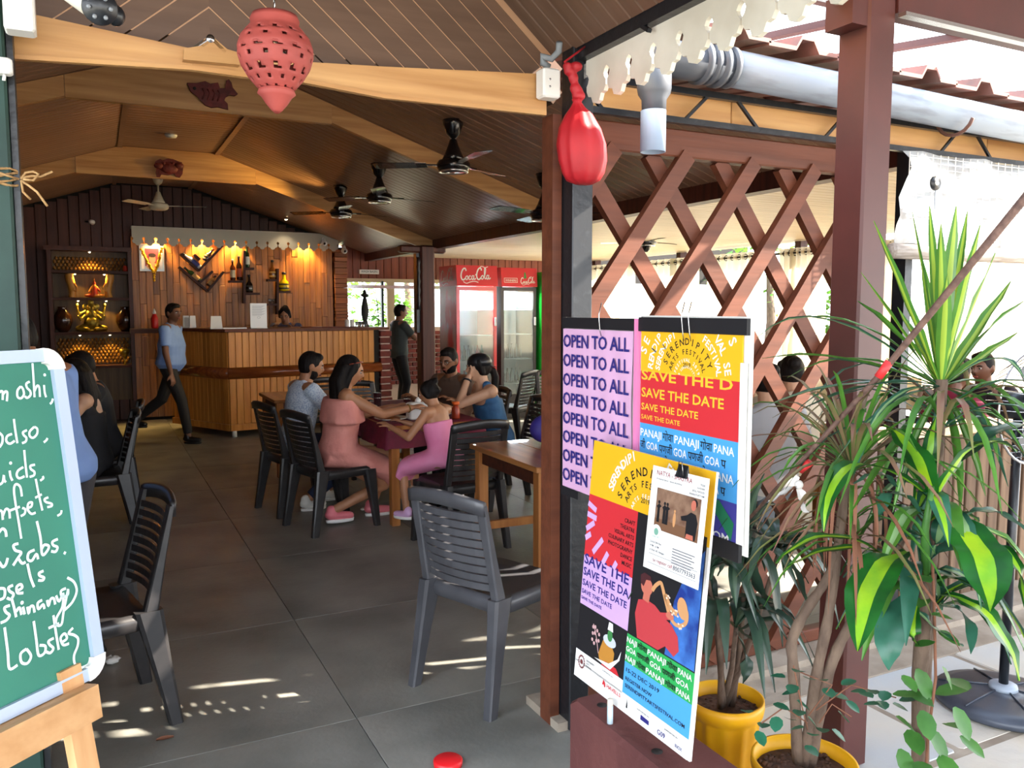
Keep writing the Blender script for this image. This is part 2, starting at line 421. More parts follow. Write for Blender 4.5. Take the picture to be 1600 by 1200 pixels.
hw = struct('wall_brick', MB().bb((3.7, YB-.06, 0), (8, YB+.04, 1.3)), mortar)
bricks(hw, (4.1, YB-.05, .35), (1, 0, 0), 1.6, .93, .13, .06)
# curtain side: low wall, posts, rod
lw = struct('wall_annex', MB().bb((XA, YF, 0), (XA+.1, YB, .85)), cream)
for y, wh in ((3.4, 'nearest the paving'), (5.6, 'right of the maroon post'), (7.8, 'in the middle of the curtain row'), (10.2, 'by the far curtains'), (12.6, 'at the far end by the fridges')):
    solo('timber_post', MB().bb((XA-.05, y-.05, 0), (XA+.07, y+.05, 2.5)), postw, 'brown timber post carrying the pale side roof, '+wh, 'post', 'posts along the curtain side')

p = aY(268, 228, 9.2); solo('smoke_detector', MB().lathe([(.0, -.03), (.05, -.028), (.06, -.01), (.06, 0)], (.75, 9.2, ZC-.001), 20), white, 'small white round detector on the flat middle of the ceiling', 'detector')
p = aY(141, 346, YB-.04); t = thing('wall_spotlight', 'small white spotlight on the dark planks above the display cabinet', 'lamp', (p.x, YB-.06, p.z)); part('arm', MB().cyl((-.06, .06, .0), (0, 0, 0), .012), black, t); part('head', MB().cyl((0, 0, 0), (.03, -.06, -.02), .03, .035), white, t)
p = aY(1415, 400, 2.75); solo('black_annex_post', MB().bb((p.x-.025, 2.73, .0), (p.x+.025, 2.80, 2.42)), black, 'thin black steel post just right of the maroon pavilion post', 'post')
# ------------------------------------------------------------------ timber roof trusses
def truss(Y, xa, xb, zl, label, full=True):
    t = thing('roof_truss', label, 'beam', ((xa+xb)/2, Y, zl)); e = .004
    part('centre_board', MB().prism([(xa, zl), (xb, zl), (xb, zc(xb)-e), (XR, ZC-e), (XL, ZC-e), (xa, zc(xa)-e)], (0, Y+.03, 0), (1, 0, 0), (0, 0, 1), .06), pine, t, W=True)
    z1 = zl+.01
    part('rafter_board', MB().prism([(xb+.003, z1), (XE-.06, zc(XE-.06)-.15), (XE-.06, zc(XE-.06)-e), (xb+.003, zc(xb)-e)], (0, Y+.028, 0), (1, 0, 0), (0, 0, 1), .05), pine, t, W=True)
    xl = -2.4
    part('rafter_board', MB().prism([(xl, zc(xl)-.15), (xa-.003, z1), (xa-.003, zc(xa)-e), (xl, zc(xl)-e)], (0, Y+.028, 0), (1, 0, 0), (0, 0, 1), .05), pine, t, W=True)
    return t
truss(6.66, -.13, 1.73, 3.06, 'pine roof truss carrying the dark red fish plaque, nearest one inside the hall')
truss(10.1, -.13, 1.72, 3.04, 'pine roof truss carrying the dark red crab plaque, further one near the bar')
tb = thing('tie_beam', 'long pine beam across the entrance just behind the terracotta lantern', 'beam', (.6, 2.7, 2.3))
def bpoly(nm, pts, y, t, m):
    P = [aY(px, py, y) for px, py in pts]; part(nm, MB().prism([(p.x, p.z) for p in P], (0, y+t, 0), (1, 0, 0), (0, 0, 1), t), m, tb, W=True)
bpoly('board', [(-40, 82), (300, 103), (300, 76), (60, 24), (-40, 8)], 2.66, .05, pine); bpoly('board', [(300, 103), (380, 116), (470, 124), (600, 149), (854, 174), (854, 116), (600, 104), (470, 96), (300, 76)], 2.66, .05, pine)
bpoly('lip', [(-40, 88), (300, 109), (380, 120), (470, 128), (600, 153), (854, 180), (854, 172), (600, 147), (470, 122), (300, 102), (-40, 81)], 2.65, .02, pineY)
a = aY(285, 84, 2.655); g = MB(); pts = [aY(*q, 2.655) for q in ((285, 97), (372, 105), (373, 87), (353, 81), (332, 63), (310, 76), (286, 80))]
g.prism([(p.x, p.z) for p in pts][::1], (0, 2.656, 0), (1, 0, 0), (0, 0, 1), .03); part('peak_block', g, pineY, tb, W=True)
bk = MB()
for s_ in ((308, 77, 330, 62), (352, 82, 332, 62)):
    p, q = aY(s_[0], s_[1], 2.63), aY(s_[2], s_[3], 2.63); bk.beam(p, q, .01, .008, (0, 1, 0))
q = aY(329, 60, 2.625); bk.cyl(q, q+V((0, .03, 0)), .012, n=12); part('bracket', bk, metal, tb, W=True)
# ------------------------------------------------------------------ plaques on the trusses
redm = mat('red_plaque', (112, 34, 30), .6, 0, (80, 24, 22), 20, bump=.5, bscale=60)
def plaque(name, pts, Y, label, extra=None):
    P = [aY(px, py, Y) for px, py in pts]; c = sum(P, V())/len(P)
    t = thing(name, label, 'plaque', c); a = MB(); a.prism([(p.x, p.z) for p in P], (0, Y, 0), (1, 0, 0), (0, 0, 1), .025); part('body', a, redm, t, W=True)
    if extra: extra(t, Y)
    return t
fish = [(292, 131), (306, 131), (320, 128), (328, 132), (340, 130), (343, 139), (351, 139), (353, 127), (357, 125), (361, 130), (363, 138), (371, 148), (366, 151), (358, 149), (352, 153), (350, 158), (355, 163), (356, 172), (348, 170), (340, 168), (330, 169), (320, 165), (308, 152), (298, 144)]
def fx(t, Y):
    p = aY(304, 138, Y-.026); part('eye', MB().ell(p, (.012, .008, .012)), dark, t, W=True)
    for i in range(4):
        p = aY(318+i*7, 145, Y-.026); part('scale_ridge', MB().tube([aY(316+i*8, 138+i, Y-.026), aY(320+i*8, 146, Y-.028), aY(316+i*8, 155+i, Y-.026)], .006, 5), redm, t, W=True)
plaque('fish_plaque', fish[::-1], 6.62, 'dark red fish shaped plaque on the near pine truss', fx)
crab = [(243, 252), (250, 249), (254, 251), (262, 248), (270, 249), (277, 252), (284, 254), (286, 262), (285, 272), (281, 278), (275, 277), (272, 272), (262, 274), (252, 273), (250, 277), (245, 277), (243, 270), (245, 262), (241, 258)]
def cx(t, Y):
    for px in (256, 270): part('eye', MB().ell(aY(px, 256, Y-.03), (.018, .012, .018)), redm, t, W=True)
    for px in (248, 280): part('claw', MB().ell(aY(px, 259, Y-.03), (.05, .02, .035)), redm, t, W=True)
    part('shell', MB().ell(aY(264, 263, Y-.02), (.1, .03, .06)), redm, t, W=True)
plaque('crab_plaque', crab[::-1], 10.06, 'small dark red crab shaped plaque on the far pine truss above the white fan', cx)
# ------------------------------------------------------------------ posts
gp = thing('entrance_post', 'dark green square metal post left of the entrance, wound with twine', 'post', (-.22, 2.6, 0))
part('shaft', MB().bev((-.235, 2.62, 1.25), (.1, .1, 2.5), .006), green, gp, W=True)
part('side_channel', MB().bb((-.183, 2.6, 0), (-.168, 2.66, 2.5)), black, gp, W=True)
rope = mat('jute', (176, 140, 92), .9, 0, (140, 104, 62), 60, bump=.6)
tw = thing('twine_knot', 'knotted brown jute twine wound round the green post', 'twine', (-.2, 2.56, 1.9))
a = MB(); z = aY(20, 282, 2.56).z
for k in range(4): a.tube([V((-.235+.062*cos(t)*1.05, 2.62+.062*sin(t)*1.05, z+.012*sin(t*2+k)+k*.007)) for t in [2*pi*i/16 for i in range(17)]], .0035, 5)
for pts in (((33, 280), (40, 270), (52, 268), (60, 272), (52, 282), (36, 280)), ((33, 282), (45, 290), (58, 300), (74, 322)), ((33, 282), (36, 300), (48, 312)), ((33, 278), (50, 275), (64, 276), (82, 268)), ((30, 280), (10, 274), (0, 270))):
    a.tube([aY(px, py, 2.53-.005*i) for i, (px, py) in enumerate(pts)], .0032, 5)
part('cord', a, rope, tw, W=True)
bp_ = thing('corner_post', 'black square metal post at the right of the entrance behind the posters', 'post', (1.57, 2.63, 0))
part('shaft', MB().bev((1.585, 2.63, 1.27), (.085, .085, 2.54), .004), black, bp_, W=True)
part('timber_strip', MB().bb((1.5, 2.66, 0), (1.538, 2.74, 2.3)), latw, bp_, W=True)
bgp = thing('pavilion_post', 'tall maroon painted square post in front of the lattice screen', 'post', (2.3, 1.98, 0))
part('shaft', MB().bev((2.30, 1.985, 1.42), (.125, .125, 2.84), .008), maroon, bgp, W=True)
part('bracket', MB().bb((2.17, 1.93, 2.5), (2.25, 2.04, 2.6)), maroon, bgp, W=True)
# inner post under the eave with saddle block
ip = thing('hall_post', 'dark brown round-edged timber post with a cross bracket between bar and drinks fridge', 'post', (4.02, 10.3, 0))
X0 = aY(665, 450, 10.0).x
part('shaft', MB().bev((X0, 10.0, 1.2), (.19, .19, 2.4), .02), postw, ip, W=True)
part('saddle_block', MB().bev((X0-.05, 10.0, 2.35), (.62, .14, .09), .02), postw, ip, W=True)
part('side_channel', MB().bb((X0-.14, 9.95, 1.3), (X0-.1, 10.05, 2.3)), black, ip, W=True)
part('wire', MB().tube([(X0-.12, 9.93, 2.25-.06*i) for i in range(12)], .02, 6, rs=[.02+.01*(i % 2) for i in range(12)]), black, ip, W=True)
# ------------------------------------------------------------------ lattice screen
lat = thing('lattice_screen', 'reddish brown diamond lattice screen right of the entrance', 'screen', (2.4, 2.76, 0))
LX0, LX1, LZ0, LZ1 = 1.64, 3.2, .06, 2.22
part('top_rail', MB().bev(((LX0+LX1)/2, 2.765, LZ1+.045), (LX1-LX0+.1, .06, .11), .006), latw, lat, W=True)
part('bottom_rail', MB().bev(((LX0+LX1)/2, 2.765, .065), (LX1-LX0+.1, .06, .06), .006), latw, lat, W=True)
part('end_post', MB().bev((LX1+.02, 2.765, 1.1), (.05, .06, 2.2), .005), latw, lat, W=True)
# slats: pixel slopes give crossings about .31 m apart, 62 degrees
DX = .354; kx = .7375
def slats(sgn, yo):
    for i in range(-12, 16):
        xb = 1.737+sgn*kx*(LZ0-2.11)+DX*i
        p = V((xb, yo, LZ0)); q = V((xb+sgn*kx*(LZ1-LZ0), yo, LZ1))
        def cut(a, b):
            for lim, s_ in ((LX0, 1), (LX1, -1)):
                if (lim-a.x)*s_ > 0 and (b.x-lim)*s_ > 0: a = a+(b-a)*((lim-a.x)/(b.x-a.x))
            return a
        p2, q2 = cut(p, q), cut(q, p)
        if LX0-.01 <= p2.x <= LX1+.01 and LX0-.01 <= q2.x <= LX1+.01 and (q2-p2).length > .05:
            part('slat', MB().beam(p2, q2, .036, .066, (1, 0, 0)), latw, lat, W=True)
slats(1, 2.742); slats(-1, 2.782)
# ------------------------------------------------------------------ eave over the screen
et = thing('rod_truss', 'black steel rod truss under the gutter over the lattice', 'frame', (2.6, 2.7, 2.34))
for z in (2.335, 2.45): part('rail', MB().bb((1.62, 2.66, z-.012), (5.2, 2.685, z+.012)), black, et, W=True)
for i in range(9):
    x = 1.72+.38*i; part('brace', MB().beam((x, 2.672, 2.34), (x+.12*(1 if i % 2 else -1), 2.672, 2.45), .012, .012), black, et, W=True)
x = 1.62
fas = thing('eave_board', 'row of unpainted pine fascia boards behind the black rod frame', 'board', (3.4, 2.73, 2.34))
for L in (.75, .85, .8, .9):
    part('board', MB().bev((x+L/2, 2.72, 2.40), (L-.004, .025, .12), .003), pineY, fas, W=True); x += L
bm = thing('porch_beam', 'black painted steel beam along the right edge of the porch ceiling', 'beam', (1.58, 1.5, 2.48))
part('shaft', MB().bb((1.555, -.6, 2.475), (1.60, 2.62, 2.56)), black, bm, W=True)
part('clip', MB().beam(aX(995, 35, 1.56), aX(1015, 48, 1.56), .015, .012), black, bm, W=True)
# scalloped white valance: outline in the (Y,z) plane
def scallop(n, pitch, top, d=.1):
    """bottom outline of n lobes with teardrop notches between, starting at 0 going along +u"""
    pts = []
    for i in range(n):
        u = i*pitch
        pts += [(u+.13*pitch, top-d*.35), (u+.22*pitch, top-d*.7), (u+.34*pitch, top-d*.72), (u+.40*pitch, top-d*.93), (u+.5*pitch, top-d), (u+.60*pitch, top-d*.93), (u+.66*pitch, top-d*.72), (u+.78*pitch, top-d*.7), (u+.87*pitch, top-d*.35),
                (u+.88*pitch, top-d*.2), (u+.82*pitch, top-.02*d), (u+.84*pitch, top+d*.14), (u+1.0*pitch, top+d*.3), (u+1.16*pitch, top+d*.14), (u+1.18*pitch, top-.02*d), (u+1.12*pitch, top-d*.2)]
    return pts
def valance(par, o, ux, n, pitch, htop, d, t, m):
    """one board per lobe so that every outline stays simple; boards butt at the notch"""
    for i in range(n):
        h = pitch
        lobe = [(0, htop), (0, d*.34), (.09*h, d*.24), (.14*h, .08*d), (.10*h, -.08*d), (.03*h, -.2*d), (.035*h, -.4*d), (.12*h, -.62*d), (.26*h, -.66*d), (.34*h, -.92*d), (.5*h, -d), (.66*h, -.92*d), (.74*h, -.66*d), (.88*h, -.62*d), (.965*h, -.4*d), (.97*h, -.2*d), (.9*h, -.08*d), (.86*h, .08*d), (.91*h, .24*d), (h, .34*d), (h, htop)]
        a = MB(); a.prism(lobe[::-1] if False else lobe, V(o)+V(ux)*(i*pitch), ux, (0, 0, 1), t); part('lobe', a, m, par, W=True)
val = thing('scalloped_valance', 'cream scalloped fretwork board hanging from the black porch beam beside the gutter', 'valance', (1.6, 1.6, 2.3))
valance(val, (1.605, 2.58, 2.40), (0, -1, 0), 17, .132, .085, .085, .016, cream)
# junction box, conduit
jb = thing('junction_box', 'cream electrical box on the beam end beside the black post', 'box', (1.5, 2.63, 2.36))
p = aY(861, 130, 2.6); part('case', MB().bev((p.x, 2.62, p.z), (.07, .06, .1), .006), white, jb, W=True)
q = mat('conduit_grey', (120, 124, 126), .6); part('conduit', MB().tube([aY(858, 105, 2.62), aY(848, 98, 2.62), aY(846, 88, 2.62), aY(862, 92, 2.6), aY(873, 80, 2.58), aY(874, 66, 2.56)], .012, 8), q, jb, W=True)
for dz in (.01, -.015): part('screw', MB().cyl((p.x-.01, 2.588, p.z+dz), (p.x-.01, 2.595, p.z+dz), .004, n=8), metal, jb, W=True)
# gutter with collars, elbow hopper and downpipe
gm = mat('gutter_grey', (150, 160, 172), .45, 0, (104, 104, 110), 3, stretch=(1, 6, 6), bump=.1, ramp=(.45, .75))
gd = mat('gutter_collar', (74, 78, 86), .45)
gt = thing('rain_gutter', 'weathered grey round gutter pipe above the lattice screen with dark coupling', 'gutter', (3.4, 2.5, 2.45))
gy = 2.5
part('pipe', MB().cyl((2.16, gy, 2.505), (6.2, gy, 2.40), .068, n=28), gm, gt, W=True)
for x, r in ((2.02, .078), (2.06, .074), (2.1, .08), (2.15, .076)): part('coupling_ring', MB().lathe([(.06, 0), (r, 0), (r, .022), (.06, .022)], n=28).mesh('coupling_ring') if False else MB().cyl((x, gy, 2.505), (x+.022, gy, 2.505), r, n=28), gd, gt, W=True)
part('outlet_body', MB().cyl((1.78, gy, 2.5), (2.16, gy, 2.505), .066, n=24), gd, gt, W=True)
q = aY(1022, 150, gy); zt = 2.47
part('hopper', MB().lathe([(.062, 2.5), (.062, 2.39), (.058, 2.37), (.045, 2.35), (.043, 2.29)], (q.x, gy, 0), 24), gd, gt, W=True)
dp = mat('pipe_pale', (150, 168, 190), .4)
part('downpipe', MB().loft([[V((q.x-.002+r*cos(t), gy+r*sin(t), z)) for t in [2*pi*i/24 for i in range(24)]] for r, z in ((.046, 2.31), (.046, 2.165), (.041, 2.165), (.041, 2.3))], cap=False), dp, gt, W=True)
for x in (3.45, 4.2):
    part('hook', MB().tube([(x, gy-.02+.09*cos(t), 2.46+.09*sin(t)) for t in [R(200)+R(190)*i/10*1 for i in range(11)]], .008, 6), mat('rust', (92, 60, 48), .7), gt, W=True)
# roof sheets with trapezoid ribs over the gutter, seen from below
tile = mat('roof_tile', (150, 96, 84), .7, 0, (110, 84, 76), 6, bump=.3)
rs = thing('roof_sheet', 'row of ribbed dusty red roof sheets ending above the gutter', 'roofing', (3.5, 2.8, 2.6))
for i in range(11):
    x = 1.95+.36*i; a = MB(); prof = [(0, 0), (.14, 0), (.17, .045), (.23, .045), (.26, 0), (.37, 0)]
    zz = 2.60-.026*(x-1.95); p = [(x+u, zz+v) for u, v in prof]; p2 = [(u, v+.016) for u, v in p][::-1]
    a.add([V((u, 2.44, v)) for u, v in p+p2]+[V((u, 4.2, v+.25)) for u, v in p+p2], [(tuple(range(11, -1, -1)))]+[(j, (j+1) % 12, 12+(j+1) % 12, 12+j) for j in range(12)]+[tuple(range(12, 24))])
    part('sheet', a, tile, rs, W=True)
# maroon steel pergola beams top right
pb = thing('pergola_frame', 'maroon steel beams with ribbed canopy meeting the tall maroon post', 'frame', (3, 2, 2.7))
def pbeam(p, q, w=.06, h=.11, m=maroon, nm='beam'): part(nm, MB().beam(p, q, w, h), m, pb, W=True)
z1 = aY(1420, 40, 1.98); z2 = aY(1600, 60, 1.98)
pbeam((2.36, 1.95, 2.63), (4.6, 1.95, 2.63), .07, .15)
pbeam((2.36, 1.90, 2.545), (4.6, 1.90, 2.545), .03, .012, metal)
pbeam((2.24, 1.98, 2.64), (1.5, 1.98, 2.64), .06, .09)
for x in (2.9, 3.5): pbeam((x, 1.98, 2.74), (x+.05, 4.6, 3.1), .05, .03)
pbeam((2.36, 2.55, 2.86), (4.6, 2.55, 2.86), .04, .05, black)
for i in range(22):  # canopy continued out of view to shade the foreground; gaps pass sun streaks
    a = MB(); y0 = 1.9; x0 = 1.75+.3*i; x1 = x0+(.27 if i % 3 else .285); p = [V((x0, -4.5, 2.80)), V((x1, -4.5, 2.80)), V((x1, y0, 2.80)), V((x0, y0, 2.80))]
    a.add(p+[v+V((0, 0, .03)) for v in p], [(3, 2, 1, 0), (4, 5, 6, 7), (0, 1, 5, 4), (1, 2, 6, 5), (2, 3, 7, 6), (3, 0, 4, 7)]); part('canopy_shade_sheet', a, maroon, pb, W=True)
# rolled plastic blind on a pole, right
bl = thing('rolled_blind', 'rolled clear plastic rain blind on a pale bamboo pole right of the maroon post', 'blind', (3.8, 2.6, 1.9))
pl = mat('clear_sheet', (205, 212, 216), .22, 0, (160, 160, 158), 5, trans=.25, bump=.6, bscale=14)
gr = MB(); za, zb_ = aY(1420, 235, 2.62), aY(1600, 395, 2.62)
nx, nz = 26, 10; z_t, z_b = 2.31, 1.90
vs = []; fs = []
for j in range(nz+1):
    for i in range(nx+1):
        x = 3.28+2.3*i/nx; z = z_t+(z_b-z_t)*j/nz
        vs.append((x, 2.6-.03*sin(i*1.3+j*.6)-.02*sin(j*1.1)+.01*random.random(), z-.03*i/nx*0))
for j in range(nz):
    for i in range(nx): k = j*(nx+1)+i; fs.append((k, k+1, k+nx+2, k+nx+1))
gr.add(vs, fs, True); part('sheet', gr, pl, bl, W=True)
mesh_ = MB()
for i in range(44): mesh_.box((3.28+2.3*i/44, 2.57, 2.10), (.003, .003, .4))
for j in range(16): mesh_.box((4.43, 2.57, 1.91+.025*j), (2.3, .003, .003))
o = part('mesh_threads', mesh_, white, bl, W=True, kind='stuff')
part('pole', MB().tube([(3.2+.3*i, 2.58+.01*sin(i), 1.86) for i in range(9)], .035, 12), mat('bamboo', (176, 168, 160), .5, 0, (140, 130, 120), 10, (1, 8, 8)), bl, W=True)
p = aY(1457, 287, 2.56)
part('eyelet', MB().cyl((p.x, 2.54, p.z), (p.x, 2.55, p.z), .032, n=20), black, bl, W=True)
part('eyelet_hole', MB().cyl((p.x, 2.535, p.z), (p.x, 2.545, p.z), .01, n=12), white, bl, W=True)
part('tape', MB().bb((3.43, 2.545, 2.05), (3.47, 2.55, 2.16)), gm, bl, W=True)
# ------------------------------------------------------------------ things hanging at the entrance
terra = mat('terracotta', (168, 74, 66), .65, 0, (146, 60, 54), 8, bump=.3)
lan = thing('clay_lantern', 'pierced terracotta lantern hanging on a chain at the entrance', 'lantern', aY(430, 100, 2.3))
c = aY(431, 100, 2.3); sc = 2.3/cos(PS)*1/F*1.02
def lanp(r, py): return (r*sc*.98, aY(431, py, 2.3).z)
prof = [lanp(*q) for q in ((24, 38), (26, 30), (28, 28), (29, 33), (28, 41), (34, 50), (42, 62), (46, 76), (46, 88), (42, 104), (34, 120), (24, 134), (19, 139), (20, 142), (22, 146), (18, 149), (12, 160), (5, 170), (1, 174))]
# body as a pierced lattice: faces of a fine lathe with diamond holes removed
N = 48; fine = []
for i in range(len(prof)-1):
    k = 5 if 5 <= i <= 11 else 1
    for j in range(k): t = j/k; fine.append((prof[i][0]*(1-t)+prof[i+1][0]*t, prof[i][1]*(1-t)+prof[i+1][1]*t))
fine.append(prof[-1]); a = MB(); cc = V((c.x, 2.3, 0))
vs = [cc+V((r*cos(2*pi*j/N), r*sin(2*pi*j/N), z)) for r, z in fine for j in range(N)]; fs = []
for i in range(len(fine)-1):
    for j in range(N):
        hole = 5 < i < 39 and ((i % 5 in (1, 2) and (j+(2 if (i//5) % 2 else 0)) % 4 == 0) or (i % 5 == 3 and (j+(2 if (i//5) % 2 else 0)) % 4 in (0, 1) and (i//5) % 2))
        if not hole: fs.append((i*N+j, i*N+(j+1) % N, (i+1)*N+(j+1) % N, (i+1)*N+j))
a.add(vs, fs, True); ob = part('body', a, terra, lan, W=True)
so = ob.modifiers.new('s', 'SOLIDIFY'); so.thickness = .006
for z, r in ((lanp(1, 80)[1], 46.5), (lanp(1, 142)[1], 21.5)):
    part('band', MB().tube([cc+V((r*sc*cos(t), r*sc*sin(t), z)) for t in [2*pi*i/32 for i in range(33)]], .003, 6), terra, lan, W=True)
ch = MB(); zt = lanp(1, 28)[1]
for i in range(8): ch.tube([cc+V((.006*cos(t)*(1-i % 2), .006*cos(t)*(i % 2), zt+.012+.024*i+.014*sin(t))) for t in [2*pi*k/10 for k in range(11)]], .0018, 5)
for s_ in (-1, 1): ch.tube([cc+V((s_*.045, 0, zt-.02)), cc+V((0, 0, zt+.01))], .0016, 5)
part('chain', ch, metal, lan, W=True)
# red cloth bundle hanging from the corner
rc = mat('red_cloth', (176, 18, 30), .6, 0, (150, 12, 24), 6, bump=.35, bscale=12)
rb = thing('red_bundle', 'bulging bright red cloth bundle tied and hung at the black corner post', 'bag', aY(908, 290, 2.45))
def bd(px, py): return aY(px, py, 2.42)
s2 = 2.42/cos(PS+atan2(100, 1290)*0)/F
c0 = bd(909, 230); rings = []
for py, hw, cx_ in ((288, 14, 912), (282, 27, 911), (270, 34, 911), (250, 39, 910), (225, 40, 908), (200, 34, 906), (180, 23, 905), (168, 12, 903), (160, 7, 902), (155, 9, 902)):
    q = bd(cx_, py); rings.append([q+V((cos(t)*hw*.0021*(1+.05*sin(9*t+py*.02)), sin(t)*hw*.0019*(1+.05*sin(9*t)), 0)) for t in [2*pi*i/48 for i in range(48)]])
part('bag', MB().loft(rings), rc, rb, W=True)
a = MB(); a.ell(bd(904, 150), (.024, .022, .018)); a.ell(bd(899, 138), (.02, .018, .02)); a.ell(bd(896, 122), (.018, .016, .02)); a.ell(bd(903, 142), (.016, .02, .014)); a.ell(bd(890, 112), (.022, .018, .014)); a.ell(bd(900, 104), (.024, .02, .016)); a.ell(bd(886, 103), (.014, .02, .012))
part('knot', remesh(a, .005, 2), rc, rb, W=True); part('tie', MB().tube([bd(886, 103), bd(882, 97), V((1.575, 2.55, 2.52))], .004, 6), rc, rb, W=True)
# spotlight, white boxes upper left
sl = thing('spotlight', 'round black multi-bulb spotlight with cream housing under the porch ceiling', 'lamp', aY(160, 10, 2.0))
p = aY(156, 12, 2.0); d = (V((0, 0, 1.6))-p).normalized(); q = p-d*.10+V((-.06, 0, .06))
part('housing', MB().cyl(p-d*.02, q, .032, .05, 20), cream, sl, W=True)
part('rim', MB().cyl(p-d*.022, p, .036, .034, 24), black, sl, W=True)
part('joint', MB().ell(p+V((.03, .03, -.002)), (.02, .02, .022)), black, sl, W=True)
for i in range(6):
    u = d.cross(V((0, 0, 1))).normalized(); v_ = d.cross(u); e = p+u*.021*cos(i*pi/3)+v_*.021*sin(i*pi/3)
    part('lens', MB().ell(e, (.005, .005, .005), 8, 5), mat('lens_grey', (120, 124, 128), .2), sl, W=True)
wb_ = solo('white_box', MB().bev(aY(30, 20, 2.5)+V((0, .02, .01)), (.07, .07, .11), .005), white, 'white electrical box high on the green post beside the tie beam', 'box')
ad = thing('plug_adapter', 'small white plug adapter clipped to the green post below the beam', 'plug', aY(5, 105, 2.54))
part('case', MB().bev(aY(4, 104, 2.54), (.045, .04, .04), .005), white, ad, W=True); part('pin', MB().cyl(aY(7, 117, 2.54), aY(6, 126, 2.54), .004), white, ad, W=True)
# ------------------------------------------------------------------ plastic chairs
plas = mat('chair_plastic', (44, 42, 43), .34, 0, (36, 35, 36), 20, bump=.03, spec=.6)
plas2 = mat('chair_plastic_daylit', (74, 74, 78), .38, 0, (62, 62, 66), 8, bump=.05, spec=.6)  # chair plastic lightened to stand for daylight on the foreground chair
CH = 'chair'
def chair(m, label, loc, rz, group='moulded plastic chairs'):
    t = thing('plastic_chair', label, CH, loc, rz, group)
    def rr(w, d, y0, r, z, k=4):
        pts = []
        for cx, cy, a0 in ((w-r, d-r, 0), (-w+r, d-r, 90), (-w+r, -d+r, 180), (w-r, -d+r, 270)):
            for i in range(k+1): a = R(a0+90*i/k); pts.append(V((cx+r*cos(a), y0+cy+r*sin(a), z+(.012*(abs(cx)/w) if z > .43 else 0))))
        return pts
    part('seat', MB().loft([rr(.2, .2, .01, .06, .385), rr(.215, .212, .01, .07, .39), rr(.222, .218, .01, .07, .43), rr(.21, .205, .01, .065, .447), rr(.16, .16, .01, .06, .432)]), m, t)
    for sx in (-1, 1):
        def L(a, b, w0, d0, w1, d1):
            mb = MB(); k = .012; pr = []
            for p, w_, d_ in ((a, w0, d0), ((V(a)+V(b))/2, (w0+w1)*.46, (d0+d1)*.46), (b, w1, d1)):
                p = V(p); pr.append([p+V((x*w_/2, y*d_/2, 0)) for x, y in ((-1, -.7), (-.7, -1), (.7, -1), (1, -.7), (1, .7), (.7, 1), (-.7, 1), (-1, .7))])
            return mb.loft(pr, smooth=False)
        part('leg', L((sx*.222, .235, 0), (sx*.198, .185, .43), .04, .045, .075, .09), m, t)
        part('leg', L((sx*.222, -.275, 0), (sx*.2, -.195, .46), .042, .05, .055, .1), m, t)
        part('stile', L((sx*.2, -.2, .44), (sx*.192, -.292, .85), .04, .055, .05, .02), m, t)
    def yz(z): f = (z-.44)/.41; return -.2-.092*f
    top = []
    for i in range(13):
        x = -.215+.43*i/12; u = 1-(x/.215)**2; zt = .868+.022*u; yb = yz(.86)-.03*u
        top.append([V((x, yb-.01, zt-.06)), V((x, yb-.014, zt-.01)), V((x, yb-.004, zt)), V((x, yb+.008, zt-.008)), V((x, yb+.008, zt-.06))])
    part('top_rail', MB().loft(top), m, t)
    for k in range(9):
        z = .485+.0365*k; rg = []
        for i in range(9):
            x = -.178+.356*i/8; u = 1-(x/.178)**2; y = yz(z)-.03*u
            rg.append([V((x, y-.006, z)), V((x, y+.006, z+.004)), V((x, y+.003, z+.03)), V((x, y-.009, z+.028))])
        part('slat', MB().loft(rg, smooth=False), m, t)
    a = MB()
    for i in range(9): pass
    return t
def face(dx, dy): return atan2(-dx, dy)   # rz so that local +Y points along (dx, dy)
c1 = chair(plas2, 'grey plastic slat-back chair alone in the foreground beside the black corner post', (1.49, 3.12, 0), face(.93, .37))
def P2(px, py, z=0): p = fl(px, py, z); return (p.x, p.y, z)
k0 = chair(plas, 'dark plastic chair under the woman in the pink off-shoulder dress', (1.52, 5.98, 0), face(.95, .25))
GR = 'moulded plastic chairs'
for loc, rz, lab in (
    ((1.42, 6.62, 0), face(.97, .2), 'dark plastic chair under the man in the white dotted shirt'),
    ((2.16, 5.12, 0), face(-.12, 1), 'dark plastic chair under the little girl in pink, its slatted back to the viewer'),
    ((2.98, 6.02, 0), face(-1, .1), 'dark plastic chair under the woman in the denim top and black cap'),
    ((3.02, 6.85, 0), face(-1, -.05), 'dark plastic chair under the man in the brown shirt'),
    ((2.3, 7.75, 0), face(.1, -1), 'empty dark plastic chair at the far end of the maroon dining table'),
    ((2.05, 8.9, 0), face(-.15, 1), 'empty dark plastic chair tucked at the small table in front of the bar counter'),
    ((-.10, 3.5, 0), face(-1, -.2), 'empty dark plastic chair seen side-on just behind the green chalkboard'),
    ((-.08, 6.45, 0), face(-1, -.05), 'dark plastic chair under the long-haired woman in black at the left'),
    ((-.02, 7.15, 0), face(-1, 0), 'dark plastic chair under the man with black hair at the left'),
    ((4.75, 8.2, 0), face(-.15, -1), 'empty dark plastic chair facing the viewer in front of the drinks fridges'),
    ((4.35, 8.75, 0), face(-.6, .9), 'empty dark plastic chair partly hidden behind the denim top woman by the red fridge'),
    ((3.9, 6.25, 0), face(.35, .8), 'empty dark plastic chair just left of the black corner post near the blue cloth table'),
    ((3.55, 4.3, 0), face(.5, 1), 'dark plastic chair under the woman in the grey top behind the lattice'),
    ((5.15, 3.85, 0), face(1, .1), 'dark plastic chair under the person in the maroon striped shirt')):
    dup(k0, loc, rz, lab)
